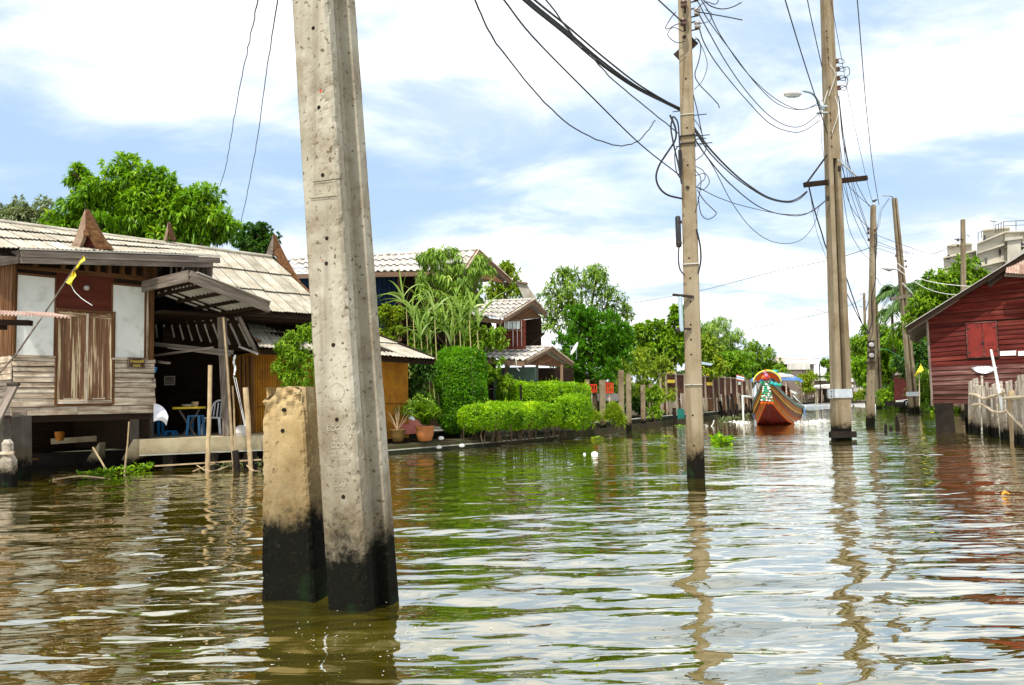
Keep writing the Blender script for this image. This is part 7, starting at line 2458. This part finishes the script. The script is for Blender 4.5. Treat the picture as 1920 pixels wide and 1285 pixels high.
# stilts
for (px, y0, y1, v, w_) in ((1771, 755, 810, -.1, .56), (1817, 752, 792, -3.2, .28), (1930, 755, 810, -.1, .5), (1890, 752, 790, -3.4, .3), (2060, 755, 810, -.1, .5)):
    u, _ = rh(px, 780, v)
    MB().bar(RF.p(u, v, -.5), RF.p(u, v, z_fl - .12), w_, .34, RF.N).build('stilt', M['black_stain'] if w_ > .4 else M['stilt'], H4, R=axes((0, 0, 1), RF.N))
board('ledger', RF.p(-.02, .03, z_fl - .08), RF.p(2 * pk, .03, z_fl - .10), .15, .05, M['red_faded'], H4)
board('ledger', RF.p(.02, .05, z_fl + .18), RF.p(rh(1824, 740)[0], .05, z_fl + .15), .03, .05, M['wood_dark'], H4)

# ------------------------------------------------------------------ stake fence in the water at the right
FE = thing('stake_fence', 'rickety fence of bleached upright stakes tied with crooked branches', 'fence', at(1880, 830, 20.5))
tops = [(1820, 713), (1827, 710), (1831, 709), (1834, 722), (1841, 705), (1843, 724), (1850, 716), (1853, 728), (1858, 726), (1864, 719), (1868, 722), (1876, 715), (1880, 729), (1884, 733), (1891, 713), (1895, 732),
        (1899, 741), (1905, 712), (1909, 722), (1914, 702), (1919, 712), (1924, 716), (1930, 706), (1937, 714), (1944, 708)]
for i, (px, py) in enumerate(tops):
    s = (px - 1820) / 100
    Y = 25.5 + (18.8 - 25.5) * min(1.2, s) + random.uniform(-.15, .15)
    a = at(px, py, Y)
    b = at(px + random.uniform(-2, 7), 815 + 24 * s, Y)
    b.z = -.4
    w_ = random.uniform(.08, .16)
    if random.random() < .35:
        MB().tube([a, a.lerp(b, .5) + Vector((random.uniform(-.03, .03), 0, 0)), b], [w_ * .35, w_ * .42, w_ * .45], 7).build('stake', M['stake'], FE)
    else:
        mid = a.lerp(b, .5) + Vector((random.uniform(-.02, .02), 0, 0))
        mb = MB().bar(a + Vector((random.uniform(-.02, .02), 0, 0)), b, w_, .05, (0, 1, 0), w2=w_ * 1.1, h2=.06)
        mb.v[3].z -= random.uniform(0, .08)
        mb.v[0].z -= random.uniform(0, .08)
        mb.build('stake', M['stake'] if px != 1895 else M['bamboo'], FE, R=axes((0, 0, 1), (0, 1, 0)))


def fY(px):
    return 25.5 + (18.8 - 25.5) * min(1.3, (px - 1820) / 100) - .2


for pts, r in (([(1819, 739), (1830, 741), (1845, 748), (1858, 744), (1871, 741), (1887, 734)], .045), ([(1883, 747), (1900, 746), (1935, 744)], .05),
               ([(1824, 760), (1840, 758), (1852, 764), (1864, 772), (1880, 773), (1891, 770)], .045), ([(1890, 772), (1905, 788), (1925, 808)], .04), ([(1822, 785), (1826, 768), (1832, 758)], .03)):
    MB().tube(catmull([at(px, py, fY(px)) for px, py in pts], 4), r, 6).build('branch_rail', M['branch'] if 'branch' in M else M['bamboo'], FE)
wp = MB().tube([at(1858, 656, 21.5), at(1868, 705, 21.6), at(1880, 770, 21.6)], [.03, .038, .042], 8)
tag(wp.build('white_pole', M['canvas_white']), 'slanting white pole leaning over the stake fence', 'pole')

# ------------------------------------------------------------------ apartment block far behind on the right
YA = 150
AP = thing('apartment_block', 'stained pale apartment block with rooftop railings rising behind the red house', 'building', at(1840, 720, YA))
AF = Frame((at(1831, 640, YA).x, YA), 62)


def ab(name, pts, Y, mat, th, parent=AP):
    P = [at(px, py, Y) for px, py in pts]
    return MB().prism(P, (th * .575, th, 0)).build(name, mat, parent)


ap = M['apartment']
ab('main_block', [(1832, 700), (1832, 455), (1884, 434), (1884, 700)], YA, ap, 14)
ab('main_block', [(1884, 700), (1884, 434), (1975, 430), (1975, 700)], YA - .3, ap, 14)
ab('bay', [(1889, 700), (1889, 450), (1914, 448), (1914, 700)], YA - 2.2, ap, 1.9)
ab('bay_cap', [(1884, 452), (1884, 446), (1918, 443), (1918, 448)], YA - 2.6, ap, 2.5)
ab('low_block', [(1769, 700), (1769, 481), (1831, 468), (1831, 700)], YA + 3, ap, 12)
ab('roof_tower', [(1776, 481), (1776, 459), (1822, 455), (1822, 470)], YA + 4, ap, 8)
ab('roof_tower', [(1843, 447), (1843, 430), (1893, 425), (1893, 434)], YA + 3, ap, 8)
for (x0, y0, x1, y1, yy) in ((1832, 456, 1884, 435, YA - .4), (1832, 474, 1884, 458, YA - .4), (1832, 500, 1884, 488, YA - .4), (1832, 530, 1884, 522, YA - .4), (1768, 483, 1831, 469, YA + 2.6), (1768, 512, 1831, 502, YA + 2.6),
                             (1775, 460, 1823, 456, YA + 3.6), (1842, 431, 1894, 426, YA + 2.6), (1884, 434, 1975, 431, YA - .7), (1884, 462, 1975, 459, YA - .7), (1884, 490, 1975, 488, YA - .7)):
    ab('ledge', [(x0, y0 + 2.0), (x0, y0), (x1, y1), (x1, y1 + 2.0)], yy - .5, ap, .9)
    ab('dark_band', [(x0 + .3, y0 + 3.2), (x0 + .3, y0 + 2.0), (x1 - .3, y1 + 2.0), (x1 - .3, y1 + 3.2)], yy + .3, M['wall_far'], .3)  # narrow dark band set right below each ledge
for (x0, y0, x1, y1, yy) in ((1844, 441, 1849, 451, YA - .2), (1873, 467, 1877, 479, YA - .2), (1847, 484, 1851, 495, YA - .2), (1846, 512, 1851, 524, YA - .2), (1776, 478, 1781, 487, YA + 2.8), (1827, 477, 1831, 482, YA + 2.8),
                             (1912, 455, 1918, 466, YA - .5), (1917, 456, 1930, 472, YA - .5), (1873, 505, 1877, 516, YA - .2), (1790, 495, 1795, 505, YA + 2.8), (1912, 476, 1918, 487, YA - .5)):
    wf = ab('window', [(x0, y1), (x0, y0), (x1, y0 - .6), (x1, y1 - .6)], yy, M['wall_far'], .12)
    ab('pane', [(x0 + .7, y1 - .7), (x0 + .7, y0 + .7), (x1 - .7, y0), (x1 - .7, y1 - 1.2)], yy - .05, M['glass_dark'], .04, wf)
rl = [(1834, 452), (1838, 436), (1882, 434), (1882, 417), (1975, 411)]
for (x0, y0, y1) in ((1834, 437, 453), (1840, 434, 447), (1882, 416, 434), (1905, 414, 432), (1930, 412, 431), (1872, 420, 436), (1877, 418, 434), (1867, 422, 437)):
    MB().tube([at(x0, y0, YA - .1), at(x0, y1, YA - .1)], .07, 4).build('railing_post', M['iron'], AP)
for (a, b) in (((1834, 437), (1843, 433)), ((1865, 423), (1882, 416)), ((1882, 416), (1975, 410)), ((1882, 424), (1975, 419))):
    MB().tube([at(*a, YA - .1), at(*b, YA - .1)], .05, 4).build('railing_bar', M['iron'], AP)
dish('grey satellite dish on the apartment roof tower beside the railing', 1863, 417, YA, .85, (.1, -.35, .9), 'steel', at(1864, 434, YA))
dish('pale round satellite dish on the apartment roof left of the grey one', 1845, 420, YA, .55, (-.2, -1, .2), 'pink_pale' if 'pink_pale' in M else 'canvas_white', at(1845, 432, YA))
dish('small dark satellite dish on the lower apartment tower', 1815, 443, YA + 3, .5, (.5, -.4, .7), 'steel', at(1815, 456, YA + 3))

# ------------------------------------------------------------------ cables
CAB = {'n': 0}


def cable(label, pts, Ys, r, mat='cable', k=6, group='overhead cables', wig=0.0, seed=0):
    n = len(pts)
    # cumulative pixel length decides the depth along the wire
    d = [0]
    for a, b in zip(pts[:-1], pts[1:]):
        d.append(d[-1] + math.hypot(a[0] - b[0], a[1] - b[1]))
    P = [at(px, py, Ys[0] + (Ys[1] - Ys[0]) * s / d[-1]) for (px, py), s in zip(pts, d)]
    C = catmull(P, k)
    if wig:
        rr = random.Random(seed)
        C = [c + Vector((rr.uniform(-wig, wig), 0, rr.uniform(-wig, wig))) for c in C]
    o = MB().tube(C, r, 5).build('overhead_cable', M[mat])
    tag(o, label, 'cable', group)
    return o


cable('wavy wire dropping behind the mango tree, left of its twin', [(492, -40), (465, 90), (440, 215), (424, 310), (412, 350)], (9, 26), .010, k=10, wig=.012, seed=1)
cable('wavy wire nearest the tall pole, running down to the mango tree', [(526, -40), (502, 120), (482, 262), (466, 350), (452, 415)], (9, 26), .010, k=10, wig=.010, seed=2)
LB = 'cable of the black bundle sweeping from the upper left'
for k, (dx, dy, r_) in enumerate(((0, 0, .017), (6, -5, .013), (-4, 5, .012), (3, 7, .009))):
    cable(('second highest thick ', 'highest thick ', 'lowest thick ', 'third highest thick ')[k] + LB, [(940 + dx, -46 + dy), (1000 + dx, 8 + dy), (1062 + dx, 58 + dy), (1130 + dx, 116 + dy), (1200 + dx * .6, 166 + dy * .6), (1274, 203 + k * 1.5)], (7, 13.2), r_, k=6)
cable('thin sagging wire from the upper left to the mid canal pole', [(870, -40), (892, 5), (930, 80), (1010, 180), (1080, 243), (1150, 272), (1190, 268), (1215, 245), (1228, 226)], (6.5, 12.9), .009, wig=.006, seed=3)
cable('straight thin wire reaching the mid canal pole below its straps', [(900, -55), (945, 0), (1000, 70), (1100, 172), (1200, 270), (1277, 331)], (6.5, 13.1), .010)
cable('crooked wire running just above the thick bundle', [(1000, -40), (1025, 0), (1078, 72), (1130, 130), (1150, 150), (1200, 192), (1272, 250)], (7, 13.1), .009, wig=.006, seed=4)
cable('short wire entering the top insulator from the left', [(1200, -32), (1240, 5), (1281, 43)], (11, 13.0), .012)
cable('long loop of black cable hanging left of the mid canal pole', [(1256, 216), (1266, 240), (1266, 262), (1250, 288), (1236, 310), (1230, 332), (1236, 352), (1252, 366), (1279, 373)], (12.9, 13.0), .017)
cable('inner black cable drop beside the mid canal pole', [(1262, 218), (1258, 240), (1264, 275), (1272, 310), (1278, 345)], (12.9, 12.95), .014)
cable('second inner cable drop beside the mid canal pole', [(1264, 219), (1271, 232), (1274, 270), (1277, 330)], (12.9, 12.95), .014)
cable('cable curling under the black splice tube', [(1273, 464), (1272, 485), (1275, 505), (1284, 517)], (13, 13.05), .012)
cable('bowed cable on the right side of the mid canal pole', [(1306, 430), (1313, 462), (1314, 490), (1309, 514)], (13.05, 13.0), .015)
cable('limp wire dropping right of the pole top', [(1300, 76), (1309, 74), (1314, 90), (1310, 115), (1303, 140), (1311, 158), (1330, 178), (1345, 194), (1349, 203)], (13.3, 13.5), .009)
cable('small slack loop right of the straps', [(1299, 250), (1318, 262), (1324, 278), (1316, 292), (1304, 301)], (13, 13), .008)
cable('wire tail looping back below the straps', [(1304, 312), (1318, 320), (1322, 334), (1312, 344), (1306, 352)], (13, 13.1), .007)
cable('hook shaped hanging wire end', [(1307, 356), (1320, 376), (1336, 392), (1343, 400), (1336, 408), (1325, 411), (1314, 400), (1309, 370)], (13, 13.1), .008)
cable('thin drop wire along the right edge of the pole', [(1300, 178), (1308, 210), (1315, 245), (1319, 262)], (13.1, 13), .009)
cable('bent wire end at the picture top right of the pole', [(1312, -8), (1330, 10), (1352, 17), (1372, 14), (1390, 5)], (13, 13.6), .010)
cable('short stiff wire end right of the insulators', [(1305, 22), (1340, 28), (1368, 33), (1392, 38)], (13, 13.6), .010)
cable('looped jumper wire left of the pole top', [(1267, 23), (1258, 34), (1248, 52), (1254, 54), (1268, 46), (1281, 45)], (12.9, 12.9), .008)
# spans to the third pole
sp_ = [('uppermost sagging wire between the two big canal poles', [(1312, -5), (1330, 25), (1352, 68), (1395, 130), (1440, 175), (1480, 200), (1510, 205), (1542, 188)], .010),
       ('second sagging wire between the two big canal poles', [(1308, 2), (1328, 38), (1370, 95), (1420, 160), (1460, 196), (1500, 206), (1540, 195)], .010),
       ('third sagging wire between the two big canal poles', [(1309, 24), (1330, 62), (1362, 118), (1400, 172), (1440, 215), (1475, 236), (1505, 236), (1538, 212)], .011),
       ('lowest wire of the upper set between the two big poles', [(1310, 50), (1322, 84), (1350, 128), (1400, 188), (1445, 233), (1486, 248), (1510, 244), (1537, 226)], .011),
       ('thick black cable drooping to the wooden crossarm', [(1300, 238), (1330, 278), (1366, 316), (1400, 345), (1440, 370), (1475, 378), (1496, 372), (1513, 359)], .020),
       ('second thick cable drooping to the wooden crossarm', [(1303, 246), (1332, 288), (1368, 324), (1402, 350), (1442, 373), (1477, 380), (1498, 374), (1513, 361)], .014),
       ('cable drooping to the grooved pole below its crossarm', [(1303, 262), (1330, 300), (1368, 344), (1420, 386), (1465, 402), (1510, 402), (1554, 372)], .013),
       ('thin wire sagging almost level to the grooved pole', [(1310, 352), (1350, 372), (1400, 388), (1470, 402), (1520, 398), (1554, 372)], .008),
       ('deepest sagging thin wire between the two big poles', [(1308, 268), (1340, 318), (1370, 376), (1405, 424), (1440, 450), (1475, 457), (1505, 448), (1527, 420), (1536, 385)], .008)]
for lb, pts, r_ in sp_:
    cable(lb, pts, (13.1, 23.0), r_)
for (px, py, px2, py2) in ((1339, 288, 1342, 292), (1329, 301, 1333, 307)):
    pass
cable('long faint wire crossing from the left trees to the grooved pole', [(1184, 569), (1310, 546), (1450, 510), (1560, 487), (1640, 462)], (70, 34), .016)
cable('second faint low wire left of the grooved pole', [(1400, 618), (1470, 604), (1540, 588), (1600, 570), (1622, 556)], (90, 98), .025)
cable('lowest faint wire above the far house roof', [(1455, 672), (1510, 674), (1560, 667), (1610, 640)], (95, 99), .02)
cable('short dangling wire end in the sky left of the grooved pole', [(1532, 580), (1545, 585), (1560, 586)], (60, 62), .015)
for i, (pts, r_) in enumerate(((([(1282, 60), (1262, 52), (1252, 66), (1268, 80), (1284, 78)]), .007), ([(1304, 70), (1316, 88), (1326, 120), (1318, 150), (1302, 168)], .006),
                             ([(1300, 222), (1312, 240), (1318, 268), (1300, 276)], .007), ([(1303, 330), (1322, 326), (1330, 342), (1318, 356), (1304, 350)], .007),
                             ([(1302, 318), (1314, 336), (1310, 372), (1303, 400)], .007), ([(1279, 268), (1266, 284), (1268, 320), (1279, 340)], .009), ([(1304, 20), (1322, 4), (1342, 8), (1350, -8)], .008),
                             ([(1309, 45), (1330, 40), (1334, 26), (1322, 18)], .006), ([(1552, 170), (1538, 214), (1530, 232)], .012), ([(1551, 210), (1540, 250), (1546, 300), (1556, 345)], .006),
                             ([(1554, 180), (1566, 140), (1556, 120)], .008), ([(1560, 250), (1572, 210), (1566, 180)], .008), ([(1574, 130), (1590, 126), (1592, 140), (1576, 148)], .012),
                             ([(1574, 148), (1588, 146), (1588, 160), (1577, 165)], .012))):
    y_ = 13.0 if pts[0][0] < 1400 else 23.0
    cable(('tight curl', 'slack side loop', 'short side loop', 'round side loop', 'long drooping strand', 'dark loop below the strap', 'upper bent strand', 'tiny jumper', 'pale tie wire', 'faint slack wire', 'upper crossing tie',
           'lower crossing tie', 'upper jumper loop', 'lower jumper loop')[i] + (' of wire on the mid canal pole' if y_ < 20 else ' of wire on the grooved pole'), pts, (y_, y_), r_,
          'cable_pale' if i in (8, 10, 11) else 'cable', group='loose wires on the poles')
# through and beyond the third pole
far_ = [('straight wire passing left of the lamp to the pole', [(1460, -40), (1500, 92), (1532, 192), (1553, 255)], (15, 23.2), .014),
        ('straight wire dropping steeply to the grooved pole', [(1506, -40), (1522, 40), (1541, 125)], (17, 23.2), .013),
        ('thin wire right of the grooved pole running to the meter pole', [(1550, -45), (1575, 95), (1600, 225), (1628, 350), (1638, 384)], (17, 32.5), .008),
        ('rightmost wire descending from the picture top', [(1604, -40), (1614, 80), (1624, 200), (1636, 310), (1648, 384)], (16, 36), .014),
        ('heavy cable hanging from the left end of the crossarm', [(1517, 352), (1526, 390), (1540, 435), (1552, 470), (1578, 500), (1600, 560), (1618, 610), (1633, 626)], (23, 32.5), .022),
        ('lower heavy cable arriving at the meter pole', [(1560, 440), (1580, 530), (1600, 575), (1615, 605), (1628, 622)], (23.4, 32.5), .018),
        ('thin wire from the crossarm end down to the pole', [(1518, 352), (1524, 395), (1533, 440), (1556, 500)], (23, 23.4), .006),
        ('cable from the right brace down to the meter pole top', [(1572, 292), (1590, 345), (1612, 370), (1634, 388)], (23.2, 32.4), .012),
        ('outer cable of the set curving to the meter pole arm', [(1574, 200), (1580, 260), (1592, 310), (1612, 356), (1630, 388)], (23.2, 32.4), .012)]
for lb, pts, ys_, r_ in far_:
    cable(lb, pts, ys_, r_)
G2 = 'wires fanning down from the grooved pole to the meter pole'
for i, (x0, y0, x1, y1, sag) in enumerate(((1570, 170, 1628, 430, 20), (1573, 180, 1629, 437, 26), (1574, 190, 1630, 450, 34), (1571, 240, 1632, 470, 30), (1572, 280, 1635, 492, 44), (1570, 300, 1632, 430, 22))):
    mx_, my_ = (x0 + x1) / 2 - sag * .25, (y0 + y1) / 2 + sag
    cable(['first','second','third','fourth','fifth','sixth'][i] + ' dark wire of the fan between the grooved pole and the meter pole', [(x0, y0), ((x0 + mx_) / 2 - 1, (y0 + my_) / 2 + sag * .25), (mx_, my_), ((x1 + mx_) / 2, (y1 + my_) / 2 + sag * .2), (x1, y1)], (23.2, 32.4), .010,
          group=G2)
G3 = 'wires running on from the meter pole to the distant poles'
for i in range(6):
    x0, y0 = 1641 + i * .6, 388 + i * 14
    cable(['first','second','third','fourth','fifth','sixth'][i] + ' thin wire from the top running from the meter pole to the distant poles', [(x0, y0), (1644 - i * 1.2, 470 + i * 14), (1636 - i * 2.6, 535 + i * 10), (1621 + i * .4, 556 + i * 14)], (32.5, 99), .018, group=G3)
for i in range(4):
    x0 = 1652 + i * 3.2
    cable(['first','second','third','fourth','fifth','sixth'][i] + ' wire from the left between the meter pole and the leaning pole', [(1640, 440 + i * 8), (1650, 420 - i * 9), (x0, 395 - i * 4), (1666 + i, 372)], (32.5, 52), .007, group='wires between the meter pole and the leaning pole')
for lb, pts, ys_, r_, m_ in (('highest wire from the meter pole over the leaning pole to the right', [(1641, 440), (1700, 462), (1750, 475), (1800, 452)], (32.5, 40), .010, 'cable'),
                             ('wire dipping to the insulators of the pole behind the red house', [(1641, 452), (1690, 470), (1740, 478), (1796, 462)], (32.5, 40), .010, 'cable'),
                             ('nearly straight wire from the meter pole to the far right', [(1641, 458), (1720, 480), (1830, 500), (1930, 515)], (32.5, 48), .009, 'cable'),
                             ('lower straight wire from the meter pole to the far right', [(1641, 464), (1720, 490), (1770, 505), (1850, 520)], (32.5, 46), .009, 'cable'),
                             ('upper pale cable curving down to the red house roof', [(1641, 462), (1680, 492), (1720, 520), (1765, 532), (1850, 540)], (32.5, 30), .012, 'cable_pale'),
                             ('lower pale cable curving down to the red house roof', [(1641, 468), (1690, 510), (1735, 540), (1780, 552), (1830, 553)], (32.5, 29), .013, 'cable_pale'),
                             ('dark cable hugging the meter pole', [(1640, 440), (1642, 520), (1634, 560), (1636, 600), (1628, 626)], (32.2, 32.2), .022, 'cable'),
                             ('slack wire between the meter pole and the far lamp', [(1642, 520), (1655, 536), (1668, 528), (1680, 505)], (33, 50), .012, 'cable'),
                             ('long slack wire down to the meter boxes', [(1700, 470), (1680, 550), (1660, 610), (1642, 640)], (52, 32.6), .010, 'cable')):
    cable(lb, pts, ys_, r_, m_)
cable('green line sagging in front of the right bank tree', [(1637, 655), (1665, 657), (1690, 672), (1712, 682)], (33, 52), .012, 'garland_green')

# ------------------------------------------------------------------ floating plants and drift
def floaters(name, label, spots, Y0, mat, L, W, n, seed, cat='water plants', hgt=.12):
    rng = np.random.default_rng(seed)
    Cs, Ds = [], []
    for (px, py, rx, ry) in spots:
        p = onz(px, py, .01)
        sx = rx * p.y / FPX
        for _ in range(n):
            a, r = rng.uniform(0, 6.28), math.sqrt(rng.random())
            Cs.append((p.x + math.cos(a) * r * sx, p.y + math.sin(a) * r * sx * ry, rng.uniform(0, hgt)))
            Ds.append((rng.normal(), rng.normal(), rng.uniform(.1, 1.1)))
    C, D = np.array(Cs), np.array(Ds)
    m = len(C)
    V, F = leaves_np(C, D, np.tile([0, 0, 1.0], (m, 1)) + sph(m, rng) * .5, L * rng.uniform(.6, 1.3, m), W * rng.uniform(.7, 1.3, m), fold=.1, droop=.2)
    o = np_mesh(name, V, F, M[mat], None, attr=rng.random(m), origin=C[0])
    tag(o, label, cat, kind='stuff')


floaters('water_hyacinth', 'floating clump of green water hyacinth right of the mid canal pole', [(1358, 832, 17, .6), (1345, 830, 10, .6)], 0, 'lf_hedge', .22, .10, 70, 1, hgt=.16)
floaters('floating_weed', 'weeds drifting at the waterline under the weathered house', [(170, 898, 30, .3), (225, 892, 30, .3), (262, 884, 20, .4), (195, 897, 20, .3)], 0, 'lf_mid', .15, .06, 60, 2, hgt=.14)
floaters('floating_weed', 'thin weeds along the deck by the mooring poles', [(440, 880, 30, .3), (478, 878, 12, .4)], 0, 'lf_grey', .2, .03, 60, 3, hgt=.12)
floaters('floating_weed', 'yellowish weeds drifting below the retaining wall', [(1120, 824, 10, .4), (1252, 822, 8, .4), (1276, 800, 10, .5), (1245, 840, 5, .4)], 0, 'lf_yellow', .12, .07, 26, 4, hgt=.06)
floaters('floating_weed', 'pale scum and weeds against the long pier wall', [(1375, 786, 14, .6), (1360, 790, 14, .5), (1395, 780, 12, .6)], 0, 'lf_grey', .25, .10, 40, 5, hgt=.1)
for (px, py, r_, lb, mt) in ((1115, 853, .085, 'white float bobbing in front of the clipped hedges', 'canvas_white'), (1096, 852, .035, 'tiny white speck of litter beside the white float', 'canvas_white')):
    p = onz(px, py)
    tag(MB().lathe(p, [(r_ * .4, -.03), (r_, 0), (r_ * .9, r_ * .6), (r_ * .3, r_ * .9)], 10).build('float', M[mt]), lb, 'float')
p = onz(1886, 929)
tag(MB().tube([p + Vector((-.05, 0, .01)), p + Vector((0, .02, .035)), p + Vector((.05, 0, .015))], [.012, .028, .008], 6).build('drifting_leaf', M['orange_leaf'] if 'orange_leaf' in M else M['yellow_paint']),
    'curled orange leaf drifting at the right edge', 'leaf')
br = MB()
rb = np.random.default_rng(6)
for (a, b, c_) in (((362, 884), (400, 870), (437, 862)), ((368, 872), (395, 884), (440, 870)), ((440, 868), (462, 858), (487, 872)), ((455, 862), (470, 880), (488, 884)), ((100, 900), (150, 893), (196, 897))):
    br.tube(catmull([onz(*a, .03), onz(*b, .12), onz(*c_, .05)], 3), .016, 5)
tag(br.build('drift_branches', M['bamboo']), 'tangle of pale drift branches at the foot of the mooring poles', 'branches', kind='stuff')
# foam flecks near the tall pole
n = 90
rgf = np.random.default_rng(12)
C = np.stack([rgf.normal(NEARP.x + .1, .5, n), rgf.normal(NEARP.y - .75, .35, n), np.full(n, .012)], -1)
V, F = leaves_np(C, np.stack([rgf.normal(size=n), rgf.normal(size=n), np.zeros(n)], -1), np.tile([0, 0, 1.0], (n, 1)), rgf.uniform(.004, .014, n), rgf.uniform(.004, .012, n), fold=0)
tag(np_mesh('foam_flecks', V, F, M['foam'], None, attr=np.ones(n), origin=C[0]), 'tiny foam flecks floating in front of the tall pole', 'foam', kind='stuff')
# scattered leaves and scum drifting on the open water
rgd = np.random.default_rng(21)
n = 240
yy = rgd.uniform(3.2, 30, n)
xx = rgd.uniform(-.62, .62, n) * yy
keep = (np.hypot(xx - NEARP.x, yy - NEARP.y) > .6)
C = np.stack([xx, yy, np.full(n, .016)], -1)[keep]
m = len(C)
V, F = leaves_np(C, np.stack([rgd.normal(size=m), rgd.normal(size=m), np.zeros(m)], -1), np.tile([0, 0, 1.0], (m, 1)), rgd.uniform(.01, .045, m), rgd.uniform(.008, .02, m), fold=.02)
tag(np_mesh('drifting_litter', V, F, M['lf_yellow'], None, attr=rgd.random(m), origin=C[0]), 'small leaves and flecks drifting over the open canal', 'litter', kind='stuff')
# bird on the meter pole
b_ = at(1640, 379, 32.5)
tag(MB().tube([b_ + Vector((-.12, 0, .06)), b_ + Vector((-.02, 0, .03)), b_ + Vector((.07, 0, .09)), b_ + Vector((.13, 0, .08))], [.01, .05, .035, .004], 8).build('small_bird', M['iron'], smooth=True),
    'small dark bird perched on top of the meter pole', 'bird')
print('LEAVES', NLEAF[0])
